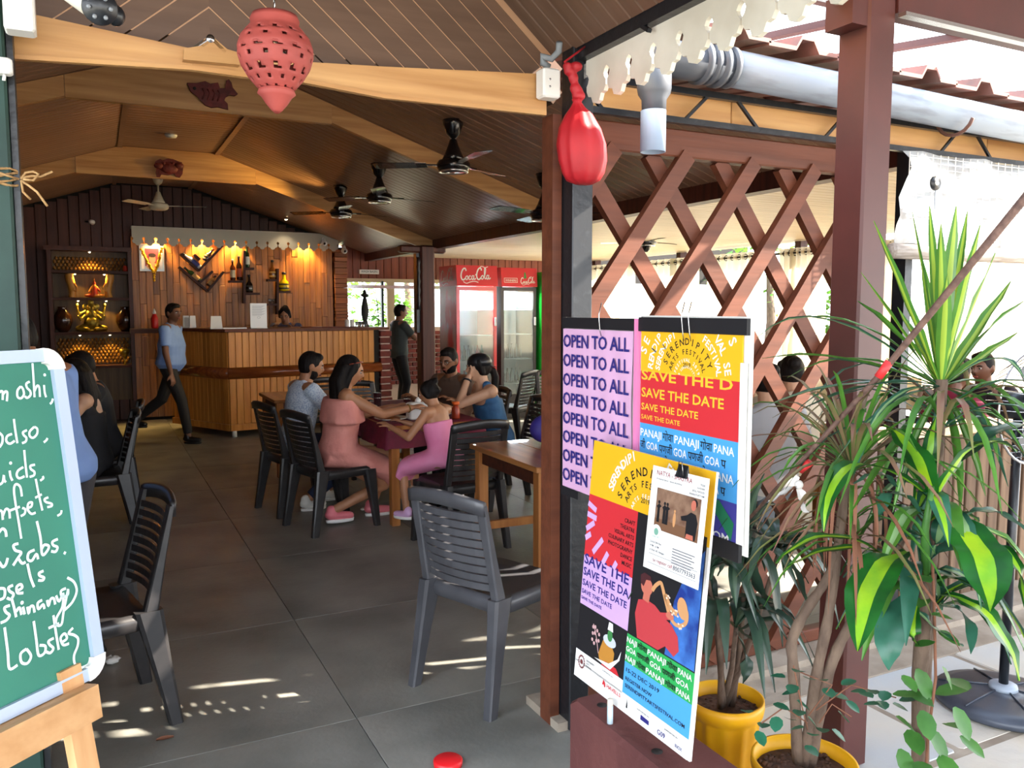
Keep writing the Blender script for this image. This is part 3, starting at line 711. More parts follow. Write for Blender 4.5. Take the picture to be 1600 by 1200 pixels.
# ------------------------------------------------------------------ tables
tabw = wood('table_wood', (176, 118, 66), (130, 80, 42), 1, 1., .3, .05, .1, .25)
legw = wood('table_leg', (186, 124, 66), (150, 92, 46), 2, 1., .4, .05)
def table(label, x0, y0, x1, y1, h=.75, m=None, group='wooden tables', over=.06, rz=0):
    t = thing('dining_table', label, 'table', ((x0+x1)/2, (y0+y1)/2, 0), rz, group)
    w, d = (x1-x0)/2, (y1-y0)/2
    nb = max(2, int(2*w/.25)); bw_ = 2*w/nb
    for i in range(nb): part('board', MB().bev((-w+bw_*(i+.5), 0, h-.016), (bw_-.0015, 2*d, .032), .004), m or tabw, t)
    for sx in (-1, 1):
        for sy in (-1, 1): part('leg', MB().bev((sx*(w-over), sy*(d-over), (h-.032)/2), (.065, .065, h-.032), .004), legw, t)
        part('apron', MB().bb((sx*(w-over)-.012, -d+over+.033, h-.12), (sx*(w-over)+.012, d-over-.033, h-.033)), dkwood, t)
        part('stretcher', MB().bb((-w+over+.033, sx*(d-over)-.015, .2), (w-over-.033, sx*(d-over)+.015, .25)), legw, t)
    for sy in (-1, 1): part('apron', MB().bb((-w+over+.033, sy*(d-over)-.012, h-.12), (w-over-.033, sy*(d-over)+.012, h-.033)), dkwood, t)
    return t
table('long wooden dining table under the maroon cloth', 1.86, 5.7, 2.62, 7.4)
table('varnished wooden table in the foreground right, with the purple bag on it', 2.08, 3.85, 2.95, 4.75)
table('small wooden table in front of the bar counter, behind the white shirted man', 1.45, 7.85, 2.3, 8.65)
table('wooden table behind the woman in black at the left', -1.2, 6.0, -.45, 7.3)
table('wooden table with the dark blue cloth at the right of the hall', 4.45, 6.6, 5.3, 7.6)
table('wooden table at which the two women behind the lattice sit', 3.95, 4.4, 4.9, 5.5)
table('wooden table at the right in the annex by the maroon shirted person', 5.6, 3.5, 6.4, 4.7)
def cloth(x0, y0, x1, y1, z, drop, m, label, wav=.012, seed=1):
    rnd = random.Random(seed); nx, ny = 30, 44; vs = []; fs = []
    X0, X1, Y0, Y1 = x0-drop, x1+drop, y0-drop, y1+drop
    for j in range(ny+1):
        for i in range(nx+1):
            u = X0+(X1-X0)*i/nx; v = Y0+(Y1-Y0)*j/ny
            ox = max(x0-u, 0)-max(u-x1, 0); oy = max(y0-v, 0)-max(v-y1, 0)
            cx_, cy_ = min(max(u, x0), x1), min(max(v, y0), y1); dd = hypot(ox, oy)
            s_ = dd/drop; out = .012+.05*s_*s_*(1+.6*sin(9*(cx_+cy_)*2.1+seed))*.5
            if dd > 1e-6: nx_, ny_ = -ox/dd, -oy/dd
            else: nx_ = ny_ = out = 0
            if dd > 0: out += wav*s_*sin(26*(cx_-cy_)+3*s_)
            vs.append((cx_+nx_*out, cy_+ny_*out, z+.004-min(dd, drop*1.05)*(1 if dd else 0)))
    for j in range(ny):
        for i in range(nx): k = j*(nx+1)+i; fs.append((k, k+1, k+nx+2, k+nx+1))
    a = MB().add(vs, fs, True)
    o = solo('tablecloth', a, m, label, 'tablecloth', loc=V(((x0+x1)/2, (y0+y1)/2, z)))
    return o
cloth(1.86, 5.72, 2.62, 7.3, .752, .17, mat('maroon_cloth', (112, 18, 48), .75, 0, (96, 14, 40), 20, bump=.1), 'maroon tablecloth hanging over the edge of the family dining table')
cloth(4.45, 6.6, 5.3, 7.6, .752, .3, mat('blue_cloth', (34, 28, 84), .75), 'dark blue tablecloth on the table at the right edge of the opening', seed=3)
# purple bag on the foreground table
bagm = mat('purple_fabric', (54, 44, 130), .6, 0, (44, 36, 110), 12, bump=.3)
bg_ = thing('round_bag', 'purple and red padded bag lying on the foreground wooden table', 'bag', (2.6, 4.35, .75))
p = aY(853, 724, 4.5); p.z = .85
part('body', MB().ell(p, (.11, .08, .09), 20, 12), bagm, bg_, W=True)
rp_ = mat('red_patch', (200, 50, 50), .6); yp = mat('yellow_patch', (226, 170, 60), .6)
for r, m_, y in ((.05, rp_, .086), (.025, yp, .092)): part('patch', MB().cyl(p+V((.04, -y+.02, 0)), p+V((.045, -y, 0)), r, n=16), m_, bg_, W=True)
# ------------------------------------------------------------------ table ware on the family table
def ware(name, mb, m, lab, cat): return solo(name, mb, m, lab, cat)
zt = .757
def tp(px, py, z=zt): p = fl(px, py, z); return p
def tumbler(x, y, lab, r=.035, h=.1, z=zt):
    t = thing('steel_tumbler', lab, 'cup', (x, y, z), 0, None)
    part('cup', MB().lathe([(r*.8, 0), (r*.84, .004), (r, h), (r*1.05, h+.002), (r*.96, h-.002), (r*.78, .008)], n=20), metal, t)
    part('ring', MB().lathe([(r*.93, h*.6), (r*.97, h*.61), (r*.95, h*.64)], n=20, cap=False), chrome, t)
for px, py, lab, r, h in ((570, 640, 'short steel tumbler nearest the woman in pink', .042, .085), (590, 635, 'tall steel water jug in the middle of the family table', .035, .12), (583, 641, 'small steel bowl between the tumblers', .035, .04), (636, 640, 'steel cup beside the white tissue box', .03, .09)):
    q = tp(px, py); tumbler(q.x, q.y, lab, r, h)
china = mat('white_china', (235, 232, 225), .2); food = mat('curry', (170, 92, 36), .5, 0, (110, 60, 26), 40, bump=.5)
def plate(q, lab, r=.12):
    t = thing('dinner_plate', lab, 'plate', q)
    part('dish', MB().lathe([(r*.55, 0), (r*.6, .003), (r, .018), (r*.98, .02), (r*.6, .006), (r*.01, .005)], n=28), china, t)
    part('food', MB().ell((0, 0, .012), (r*.55, r*.5, .016), 16, 8), food, t)
plate((1.98, 6.0, zt), 'white plate of food in front of the woman in pink', .13); plate((1.99, 6.6, zt), 'white plate of food in front of the white shirted man'); plate((2.42, 6.1, zt), 'white plate in front of the denim top woman', .11)
b_ = thing('serving_bowl', 'steel serving bowl of curry in the middle of the maroon table', 'bowl', (2.18, 6.25, zt))
part('bowl', MB().lathe([(.05, 0), (.08, .02), (.095, .055), (.09, .055), (.07, .02), (.01, .012)], n=24), metal, b_); part('food', MB().ell((0, 0, .045), (.085, .085, .012), 16, 6), food, b_)
tb_ = thing('tissue_box', 'white napkin dispenser on the family table in front of the girl', 'box', (2.18, 5.95, zt))
part('box', MB().bev((0, 0, .065), (.17, .1, .13), .01), white, tb_); part('tissue', MB().lathe([(.03, .13), (.025, .15), (.004, .17)], n=8), china, tb_)
ct = thing('sauce_bottle', 'sauce bottle with an orange cap on the family table', 'bottle', (2.45, 5.85, zt))
part('body', MB().lathe([(.03, 0), (.032, .01), (.032, .08), (.02, .1), (.015, .11)], n=16), mat('sauce_red', (170, 60, 30), .3), ct); part('lid', MB().lathe([(.03, .108), (.03, .13), (.01, .132)], n=16), mat('orange_lid', (240, 110, 40), .4), ct)
# ------------------------------------------------------------------ bar counter
cdir = V((.988, .152, 0)).normalized(); cn = V((cdir.y, -cdir.x, 0)); C0 = V((1.44, 10.7, 0))
def along(px, o=C0, d=cdir):   # where the image column px meets the counter's face
    r = ray(px, 600); t = (o.x*r.y-o.y*r.x)/(d.y*r.x-d.x*r.y); return t
Lc = along(594); sdir = (V((.98, 11.6, 0))-C0).normalized(); Ls = 1.25; sn = V((-sdir.y, sdir.x, 0))*-1
ctrt = thing('bar_counter', 'tall honey coloured plank-clad bar counter with a half-round log rail', 'counter', C0)
HT = 1.345
core = MB(); a = C0+cdir*Lc; pts = [C0+cdir*.02-cn*.02+V((0, 0, 0)), a-cn*.02, a-cn*.5, C0+sdir*Ls-cn*.3+cdir*.35, C0+sdir*Ls+cdir*.03]
core.prism([(p.x, p.y) for p in pts], (0, 0, .1), (1, 0, 0), (0, 1, 0), HT-.12); part('carcass', core, dark, ctrt, W=True)
def face_planks(o, d, nrm, L, zs, wd=.086):
    k = int(L/wd); ang = atan2(d.y, d.x); rot = M4.Rotation(ang, 3, 'Z')
    for z0, z1 in zs:
        for i in range(k): part('plank', MB().bev(o+d*wd*(i+.5)+nrm*.0+V((0, 0, (z0+z1)/2)), (wd-.004, .022, z1-z0), .004, rot), ctr, ctrt, W=True)
face_planks(C0, cdir, cn, Lc-.02, ((.87, 1.31), (.16, .73))); face_planks(C0+sdir*.01, sdir, sn, Ls, ((.87, 1.31), (.16, .73)))
for o, d, L in ((C0+cn*.01, cdir, Lc), (C0-cdir*.005, sdir, Ls)):
    part('base_strip', MB().beam(o+V((0, 0, .12)), o+d*L+V((0, 0, .12)), .03, .08), ctr, ctrt, W=True)
    part('rail', MB().tube([o+V((0, 0, .80))+d*(-.02), o+V((0, 0, .80))+d*L], .072, 14), wood('rail_wood', (150, 80, 36), (112, 52, 22), 0, 1., .2, .05, .05, .4), ctrt, W=True)
pts = [C0+cn*.06-cdir*.05, a+cn*.06+cdir*.12, a-cn*.5+cdir*.12, C0+sdir*Ls-cn*.3+cdir*.4, C0+sdir*Ls-cdir*.05]
part('worktop', MB().prism([(p.x, p.y) for p in pts], (0, 0, HT-.03), (1, 0, 0), (0, 1, 0), .035), wood('worktop', (120, 62, 34), (88, 42, 24), 0, 1., .5, .05, .05), ctrt, W=True)
part('foot', MB().cyl(C0+V((.05, .03, 0)), C0+V((.05, .03, .11)), .03), white, ctrt, W=True)
bpl = thing('brick_pillar', 'short red brick pillar with pale joints at the right end of the bar counter', 'pillar', a+cdir*.1)
part('mortar', MB().box(a+cdir*.09-cn*.12+V((0, 0, .65)), (.14, .22, 1.3), M4.Rotation(atan2(cdir.y, cdir.x), 3, 'Z')), mortar, bpl, W=True)
for i in range(14):
    part('brick', MB().bev(a+cdir*(.09+(.006 if i % 2 else -.006))-cn*.11+V((0, 0, .05+.093*i)), (.17, .25, .073), .006, M4.Rotation(atan2(cdir.y, cdir.x), 3, 'Z')), brickm, bpl, W=True)
# things standing on the bar counter
def onc(px, back=.15): 
    o = C0-cn*back; t = along(px, o, cdir); p = o+cdir*t; p.z = HT+.006; return p
def onside(px, back=.12):
    o = C0+cdir*back; r = ray(px, 600); t = (o.x*r.y-o.y*r.x)/(sdir.y*r.x-sdir.x*r.y); p = o+sdir*t; p.z = HT+.006; return p
def napkin(p, lab, rz):
    t = thing('napkin_holder', lab, 'napkin holder', p, rz); part('base', MB().bev((0, 0, .01), (.15, .11, .02), .004), white, t)
    part('cheek', MB().prism([(-.07, 0), (.07, 0), (.06, .15), (-.06, .15)], (0, -.045, .01), (1, 0, 0), (0, 0, 1), .01), white, t)
    part('cheek', MB().prism([(-.07, 0), (.07, 0), (.06, .15), (-.06, .15)], (0, .05, .01), (1, 0, 0), (0, 0, 1), .01), white, t)
    part('napkins', MB().bev((0, 0, .08), (.11, .07, .12), .004), china, t)
napkin(onside(299, .1), 'white napkin holder on the left corner of the bar, beside the walking waiter', .9); napkin(onc(341), 'white napkin holder in the middle left of the bar top', -.1)
kb_ = thing('ketchup_bottle', 'red squeeze bottle with a white nozzle on the far left end of the bar', 'bottle', onside(243, -.05) if False else aY(242, 510, 11.9))
q = aY(242, 513, 11.9); kb_.location = q
solo('side_table', MB().bb((q.x-.3, 11.75, q.z-.06), (q.x+.35, 12.1, q.z-.004)), dkwood, 'dark shelf plank behind the walking waiter holding the red bottle', 'shelf')
part('body', MB().lathe([(.04, 0), (.045, .02), (.045, .13), (.02, .19)], n=16), mat('ketchup_red', (206, 28, 26), .3), kb_); part('nozzle', MB().lathe([(.022, .19), (.022, .21), (.005, .26)], n=12), white, kb_)
q = onc(407, .12); mn = thing('menu_sheet', 'white printed sheet standing in a clear holder on the bar top', 'menu', q, .1)
part('sheet', MB().bb((-.105, -.003, .01), (.105, .003, .32)), china, mn); part('base', MB().bev((0, .02, .005), (.22, .09, .01), .003), white, mn)
fr = (V((0, -.003, 0)), V((1, 0, 0)), V((0, 0, 1)), V((0, -1, 0))); tx = MB()
for i in range(12): quad(tx, fr, -.08, .285-i*.011, .08-(i % 3)*.02, .288-i*.011, .001)
for t_ in range(24): disc(tx, fr, .0+.018*cos(t_*pi/12), .14+.012*sin(t_*pi/12), .002, .001, 6)
part('print', tx, mat('print_grey', (120, 120, 124), .7), mn)
def stackp(px, lab, w_, d_, h_, m, rz=0, back=.2):
    q = onc(px, back); return solo('paper_stack', MB().bev(q+V((0, 0, h_/2)), (w_, d_, h_), .002, M4.Rotation(rz, 3, 'Z')), m, lab, 'papers')
stackp(366, 'loose white papers lying on the bar beside the napkin holder', .3, .2, .015, china, .2); stackp(497, 'thin white booklet lying on the right part of the bar', .12, .1, .012, china)
solo('red_mat', MB().bev(onc(520, .15)+V((0, 0, .004)), (.8, .2, .008), .002, M4.Rotation(.15, 3, 'Z')), mat('redmat', (120, 30, 26), .6), 'long dark red mat along the right part of the bar top', 'mat')
glass = mat('clear_glass', (225, 232, 232), .05, trans=.9)
for i, px in enumerate((544, 552, 560, 566, 573)):
    q = onc(px, .18); solo('glass_jar', MB().lathe([(.028, 0), (.03, .01), (.032, .07+.03*(i < 2)), (.026, .075+.03*(i < 2))], q, 14), (china, china, glass, glass, glass)[i],
        ('white cup, first of the row at the right end of the bar', 'white cup, second of the row at the right end of the bar', 'clear jar just left of the iron lamp on the bar', 'clear jar under the iron lamp on the bar', 'clear jar just right of the iron lamp on the bar')[i], 'cup' if i < 2 else 'jar')
q = onc(572, .3); il = thing('iron_lamp', 'tall dark figure-shaped iron lamp standing on the bar in front of the window', 'lamp', q)
iron = mat('iron', (42, 40, 38), .6)
part('stem', MB().lathe([(.06, 0), (.05, .03), (.03, .08), (.05, .16), (.055, .24), (.04, .32), (.03, .38), (.015, .42)], n=14), iron, il)
part('bowl', MB().lathe([(.01, .40), (.05, .43), (.06, .45), (.03, .46), (.02, .5), (.005, .52)], n=14), iron, il); part('hook_arm', MB().tube([(.0, 0, .41), (.1, 0, .43), (.17, 0, .41), (.19, 0, .2), (.2, 0, 0)], .006, 6), iron, il)
# ------------------------------------------------------------------ white scalloped pelmet over the bar wall with lamps
YP = 12.8; pl0, pr0 = aY(205, 354, YP), aY(528, 362, YP); NL = 19
pel = thing('pelmet', 'off-white scalloped fretwork pelmet above the bar wall', 'pelmet', (pl0.x, YP, pl0.z-.2))
pit = (pr0.x-pl0.x)/NL
valance(pel, (pl0.x, YP, pl0.z-.17), (1, 0, 0), NL, pit, .17, .09, .02, mat('grey_cream', (196, 190, 172), .55)); part('cover', MB().bb((pl0.x, YP, pl0.z-.01), (pr0.x, YB-.02, pl0.z+.012)), cream, pel, W=True)
bulb = mat('bulb_warm', (255, 240, 200), .4, emit=(255, 225, 170), es=14)
def spotlamp(loc, lab, power=14, col=(1, .62, .22), size=100, down=(0, 0, -1), r=.02, nm='downlight'):
    t = thing(nm, lab, 'light', loc); part('rim', MB().lathe([(r*1.5, .012), (r*1.5, .0), (r*1.05, 0), (r*1.05, .012)], n=16), white, t); part('bulb', MB().lathe([(r, .006), (r*.8, -.004), (.001, -.008)], n=14), bulb, t)
    l = bpy.data.lights.new('glow', 'SPOT'); l.energy = power; l.color = col; l.spot_size = R(size); l.spot_blend = .6; l.shadow_soft_size = .02
    o = bpy.data.objects.new('glow', l); COL.objects.link(o); o.parent = t; o.location = (0, 0, -.015); o.rotation_euler = V(down).to_track_quat('-Z', 'Y').to_euler(); return t
for px, lab in ((246, 'over the garlanded portrait'), (315, 'over the tilted bottle shelves'), (366, 'over the stepped bottle shelf'), (474, 'at the right end above the cashier')):
    p = aY(px, 372, YP+.06); p.z = pl0.z-.07; spotlamp(p, 'small warm downlight in the pelmet '+lab, 34)
def zslope(px, py):
    d = ray(px, py); t = (ZC-H+PITCH*XR)/(d.z+PITCH*d.x); return V((0, 0, H))+d*t
p = zslope(447, 341); spotlamp(p-V((0, 0, .02)), 'small round ceiling light on the brown slope before the bar', 3, (1, .8, .55))
p = zslope(530, 300); spotlamp(p-V((0, 0, .1)), 'yellow spotlight by the third fan shining along the far pine truss', 45, (1, .66, .2), 120, (-1.5, 0, -.2))
# ------------------------------------------------------------------ framed portrait with marigold garland
YW = 12.90
pf = thing('framed_portrait', 'framed portrait hung with a yellow marigold garland on the left of the bar wall', 'picture', aY(237, 405, YW))
def rect(m, nm, x0, y0, x1, y1, Y, t, par): a, b = aY(x0, y0, Y), aY(x1, y1, Y); part(nm, MB().bb((a.x, Y, a.z), (b.x, Y+t, b.z)), m, par, W=True)
rect(mat('frame_silver', (190, 190, 180), .3, .4), 'frame', 217, 381, 257, 424, YW, .03, pf); rect(china, 'mount', 220, 384, 254, 421, YW-.004, .006, pf); rect(mat('portrait_ground', (150, 60, 84), .6), 'print', 226, 388, 249, 416, YW-.007, .004, pf)
a = MB(); fr = (aY(238, 405, YW-.009), V((1, 0, 0)), V((0, 0, 1)), V((0, -1, 0)))
disc(a, fr, 0, .0, .045, .001, 16, .06); disc(a, fr, 0, -.1, .08, .0012, 16, .05); part('portrait_face', a, mat('portrait_skin', (214, 170, 150), .6), pf, W=True)
a = MB(); disc(a, fr, 0, .055, .05, .002, 16, .03); part('portrait_hair', a, mat('portrait_dark', (50, 36, 40), .6), pf, W=True)
gl = MB(); rnd = random.Random(4)
for side in ((221, 390), (253, 388)):
    for i in range(17):
        u = i/16; px = side[0]+(241-side[0])*u; py = side[1]+(426-side[1])*u+3*sin(pi*u)
        for k in range(3): gl.ell(aY(px+rnd.uniform(-1.4, 1.4), py+rnd.uniform(-1, 1), YW-.03), (.016, .014, .014), 6, 4)
for py in (430, 434, 438): gl.ell(aY(241, py, YW-.03), (.018, .016, .018), 8, 5)
gar = thing('marigold_garland', 'yellow marigold garland draped over the framed portrait', 'garland', aY(241, 426, YW-.03)); part('flowers', gl, mat('marigold', (250, 205, 10), .7, 0, (235, 160, 0), 30), gar, W=True, kind='stuff')
# ------------------------------------------------------------------ bottle shelves and bottles
YS = 12.86
def shelf(label, segs, th=.032, dep=.13):
    P0 = aY(segs[0][0], segs[0][1], YS); t = thing('bottle_shelf', label, 'shelf', P0)
    for x0, y0, x1, y1 in segs: part('board', MB().beam(aY(x0, y0, YS), aY(x1, y1, YS), dep, th, (0, 0, 1) if abs(x1-x0) > 2 else (1, 0, 0)) if False else board(aY(x0, y0, YS), aY(x1, y1, YS), th, dep), dkwood, t, W=True)
    return t
def board(p, q, th, dep):
    d = (q-p).normalized(); n_ = V((-d.z, 0, d.x)); a = MB(); o = V((0, dep/2, 0))
    vs = [v+s*n_*th/2+k*o for v in (p, q) for s, k in ((-1, -1), (1, -1), (1, 1), (-1, 1))]
    return a.add(vs, [(3, 2, 1, 0), (4, 5, 6, 7), (0, 1, 5, 4), (1, 2, 6, 5), (2, 3, 7, 6), (3, 0, 4, 7)])
shelf('upper tilted V-shaped dark wood bottle shelf', ((282, 397, 310, 423), (310, 423, 347, 384), (303, 398, 312, 406)))
shelf('lower tilted V-shaped dark wood bottle shelf', ((279, 417, 324, 455), (324, 455, 349, 425), (310, 443, 332, 424)))
shelf('stepped dark wood shelf with the green and brown bottles', ((381, 392, 381, 474), (357, 440, 381, 440), (382, 420, 396, 420), (382, 459, 405, 459)))
shelf('stepped dark wood shelf above the cashier with the yellow bottle', ((433, 420, 433, 491), (417, 438, 432, 438), (434, 456, 453, 456), (414, 476, 432, 476)))
def bottle(px, pb, pt, w, c, lab, labc=(225, 210, 170), tilt=None, squat=False, capc=(30, 26, 24)):
    b = aY(px, pb, YS); z1 = aY(px, pt, YS).z; h = z1-b.z; r = w
    if tilt: b = aY(tilt[0], tilt[1], YS); e = aY(tilt[2], tilt[3], YS); h = (e-b).length
    t = thing('spirit_bottle', lab, 'bottle', b)
    if tilt: d = (e-b).normalized(); t.rotation_euler = (0, atan2(d.x, d.z), 0)
    s = .5 if squat else .62
    pr = [(r*.9, 0), (r, .01), (r*(1.05 if squat else 1), h*s*.6), (r*(.9 if squat else 1), h*s), (r*.4, h*(s+.14)), (r*.34, h*.9), (r*.34, h)]
    part('glass', MB().lathe(pr, n=16), mat('bottle_%d_%d_%d' % c, c, .12, coat=.5), t)
    part('stopper', MB().lathe([(r*.42, h*.9), (r*.42, h*1.02), (r*.1, h*1.03)], n=12), mat('stop_%d' % capc[0], capc, .4), t)
    part('paper_label', MB().lathe([(r*1.03, h*s*.22), (r*1.03, h*s*.8)], n=16, cap=False), mat('lab_%d_%d_%d' % labc, labc, .6), t)
bottle(364, 438, 406, .04, (70, 34, 20), 'brown spirit bottle with a cream cap and label, left of a pair', capc=(220, 200, 180)); bottle(374, 438, 401, .04, (40, 24, 18), 'dark brown spirit bottle with orange label, right of a pair', (190, 90, 50))
bottle(386, 418, 384, .04, (24, 70, 34), 'green bottle with a white label on the top step', (225, 225, 205)); bottle(390, 457, 430, .05, (40, 26, 20), 'squat dark bottle with a black and gold label', (60, 60, 50), squat=True)
bottle(426, 436, 407, .05, (120, 70, 26), 'amber whisky bottle with a gold label above the cashier', (200, 160, 80), squat=True); bottle(444, 455, 426, .075, (224, 190, 24), 'yellow rounded bottle with a dark neck', (60, 50, 20), squat=True)
bottle(0, 0, 0, .042, (190, 196, 206), 'clear bottle with a blue label lying in the upper tilted shelf', (70, 80, 150), (313, 419, 286, 396)); bottle(0, 0, 0, .05, (40, 34, 32), 'dark round-shouldered bottle leaning in the right arm of the upper tilted shelf', (120, 110, 96), (320, 408, 333, 389), True, (170, 80, 50))
bottle(0, 0, 0, .042, (26, 52, 30), 'dark green wine bottle with a tan label lying in the lower tilted shelf', (190, 150, 90), (313, 440, 288, 418)); bottle(0, 0, 0, .035, (80, 60, 44), 'small brown miniature bottle in the right arm of the lower tilted shelf', (150, 120, 80), (325, 447, 337, 431))
for i, px in enumerate((422, 428)): q = aY(px, 475, YS); solo('liqueur_glass', MB().lathe([(.02, 0), (.006, .01), (.006, .03), (.025, .045), (.022, .08)], q, 12), glass, ('left', 'right')[i]+' of two small glasses on the lowest step above the cashier', 'glass')
# cameras and sign
for px, py, lab in ((506, 380, 'white dome security camera under the slope above the panelling'), (538, 392, 'white dome security camera on top of the block pillar')):
    p = aY(px, py, 12.75); t = thing('security_camera', lab, 'camera', p); part('dome', MB().ell((0, 0, 0), (.05, .05, .045), 16, 10), white, t); part('lens', MB().ell((.0, -.04, -.01), (.02, .02, .02), 10, 6), black, t); part('mount', MB().cyl((0, 0, .03), (0, .06, .08), .03), white, t)
p, q = aY(561, 421, YB-.02), aY(592, 428.5, YB-.02); sg = thing('basin_sign', 'small white WASH BASIN sign on the red planks above the window', 'sign', (p.x, YB-.03, q.z))
part('plate', MB().bb((p.x, YB-.03, q.z), (q.x, YB-.005, p.z)), white, sg, W=True)
fr = (V((p.x, YB-.03, q.z)), V((1, 0, 0)), V((0, 0, 1)), V((0, -1, 0))); a = MB(); text(a, 'WASH BASIN', fr, (q.x-p.x)/2, .022, .05, (q.x-p.x)*.82, .012, align='c'); part('lettering', a, black, sg, W=True)
# ------------------------------------------------------------------ display cabinet on the back wall
YC = 12.78
cab = thing('display_cabinet', 'tall dark wooden display cabinet with lit shelves of statues', 'cabinet', (-.08, YC, .3)); cl, cr, ct_ = aY(72, 392, YC), aY(205, 392, YC), aY(140, 392, YC)
part('side', MB().bb((cl.x, YC, .3), (cl.x+.05, YB-.02, ct_.z)), wallp, cab, W=True); part('side', MB().bb((cr.x-.05, YC, .3), (cr.x, YB-.16, ct_.z)), wallp, cab, W=True)
part('cornice', MB().bb((cl.x-.03, YC-.02, ct_.z), (cr.x+.005, YB-.16, ct_.z+.06)), wallp, cab, W=True); part('back', MB().bb((cl.x, YB-.04, .3), (cr.x-.02, YB-.015, ct_.z)), wood('cab_back', (110, 84, 50), (80, 58, 34), 2, 1.), cab, W=True)
sh = {}
for y in (423, 465, 519, 572): z = aY(140, y, YC).z; sh[y] = z; part('shelf', MB().bb((cl.x+.05, YC+.01, z-.035), (cr.x-.05, YB-.045, z)), dkwood, cab, W=True)
gold = mat('gold_wicker', (140, 96, 36), .4, .3); a = MB()
for y0, y1 in ((400, 421), (528, 570)):
    zt_, zb2 = aY(140, y0, YC).z, aY(140, y1, YC).z; nz = int((zt_-zb2)/.045)
    for i in range(int((cr.x-cl.x-.12)/.05)):
        for j in range(nz): a.ell((cl.x+.08+.05*i+.025*(j % 2), YB-.05, zb2+.045*(j+.5)), (.022, .02, .028), 6, 4)
part('wicker_backing', a, gold, cab, W=True, kind='stuff')
cabglow = mat('puck', (255, 230, 180), .4, emit=(255, 220, 150), es=10)
for px, y, pw_ in ((140, 395, 9), (117, 431, 4), (163, 431, 4), (122, 470, 4), (166, 470, 4), (125, 527, 4), (172, 527, 4)):
    p = aY(px, y, YC+.12); zz = min([z for z in list(sh.values())+[ct_.z+.035] if z > p.z-.02], default=p.z)-.045
    p.z = zz; t = spotlamp(p, 'tiny warm puck light over the cabinet shelf %s' % {395: 'at its top', 431: 'of carved tusks', 470: 'of the brass statue', 527: 'at the bottom'}[y]+(', left one' if px < 140 else ', right one' if px > 140 else ''), pw_, (1, .62, .12), 110, r=.014, nm='puck_light')
brass = mat('old_brass', (176, 150, 60), .38, .75, (120, 100, 40), 20, bump=.3)
def fuse(nm, mb, m, par, vox=.008, **k): return part(nm, remesh(mb, vox, 2), m, par, **k)
zs = sh[519]; p = aY(144, 518, YC+.14); st = thing('brass_statue', 'large seated brass elephant-headed statue on the third cabinet shelf', 'statue', (p.x, p.y, zs)); a = MB()
a.ell((0, 0, .13), (.1, .07, .09)); a.ell((0, 0, .24), (.075, .055, .07)); a.ell((0, -.01, .34), (.055, .05, .055)); a.tube([(0, -.05, .34), (.01, -.08, .29), (.03, -.085, .23), (.05, -.07, .19)], .02, 8, rs=[.026, .022, .018, .012]); a.ell((0, 0, .41), (.04, .035, .04)); a.ell((0, 0, .46), (.018, .018, .035))
for s_ in (-1, 1):
    a.ell((s_*.07, 0, .35), (.04, .015, .045)); a.cap((s_*.07, 0, .28), (s_*.15, -.01, .24), .024, .02); a.cap((s_*.15, -.01, .24), (s_*.17, 0, .34), .02, .016); a.ell((s_*.17, 0, .37), (.025, .02, .03)); a.cap((s_*.06, 0, .24), (s_*.13, -.05, .17), .022, .018); a.cap((s_*.13, -.05, .17), (s_*.16, -.05, .22), .018, .016)
    a.cap((s_*.06, 0, .08), (s_*.17, -.03, .05), .045, .035); a.cap((s_*.17, -.03, .05), (s_*.05, -.08, .04), .032, .026)
a.ell((0, 0, .02), (.2, .09, .022)); fuse('figure', a, brass, st)
zs = sh[465]
ivory = wood('carved_wood', (216, 160, 74), (170, 110, 44), 2, 1.5, .4)
for px, s_, lab in ((113, 1, 'pale carved tusk standing left on the second cabinet shelf'), (170, -1, 'pale carved tusk standing right on the second cabinet shelf')):
    p = aY(px, 462, YC+.14); t = thing('carved_tusk', lab, 'carving', (p.x, p.y, zs)); a = MB(); a.tube([(-s_*.03, 0, .33), (-s_*.02, 0, .25), (0, 0, .17), (s_*.01, 0, .08), (0, 0, 0)], .04, 12, rs=[.05, .055, .05, .042, .05]); a.tube([(s_*.03, -.03, .2), (s_*.06, -.035, .14), (s_*.05, -.035, .09), (s_*.02, -.035, .11), (s_*.03, -.035, .14)], .015, 8); fuse('carving', a, ivory, t)
p = aY(148, 462, YC+.14); t = thing('red_figurine', 'small dark red and gold seated figurine between the two carved tusks', 'figurine', (p.x, p.y, zs)); a = MB(); a.ell((0, 0, .03), (.13, .05, .03)); a.cap((0, 0, .05), (0, 0, .16), .05, .03); a.ell((0, 0, .2), (.024, .024, .03)); a.cap((0, 0, .22), (0, 0, .28), .016, .006)
for s_ in (-1, 1): a.cap((s_*.03, 0, .15), (s_*.07, -.03, .08), .014, .012)
fuse('figure', a, mat('figurine_red', (150, 40, 26), .4, .3, (200, 130, 40), 14, ramp=(.5, .6)), t)
for px, lab in ((99, 'dark round urn at the left of the third cabinet shelf'), (196, 'dark glossy round urn at the right of the third cabinet shelf')):
    p = aY(px, 510, YC+.15); t = thing('round_urn', lab, 'urn', (p.x, p.y, sh[519])); part('pot', MB().lathe([(.05, 0), (.09, .05), (.12, .14), (.11, .23), (.06, .3), (.05, .33), (.06, .35)], n=20), mat('urn', (50, 26, 20), .2, coat=.5), t)
p = aY(196, 420, YC+.1); solo('spice_tin', MB().lathe([(.03, 0), (.03, .07), (.02, .08)], (p.x, p.y, sh[423]), 12), mat('tin_red', (190, 50, 30), .4), 'small red tin at the right of the top cabinet shelf', 'tin')
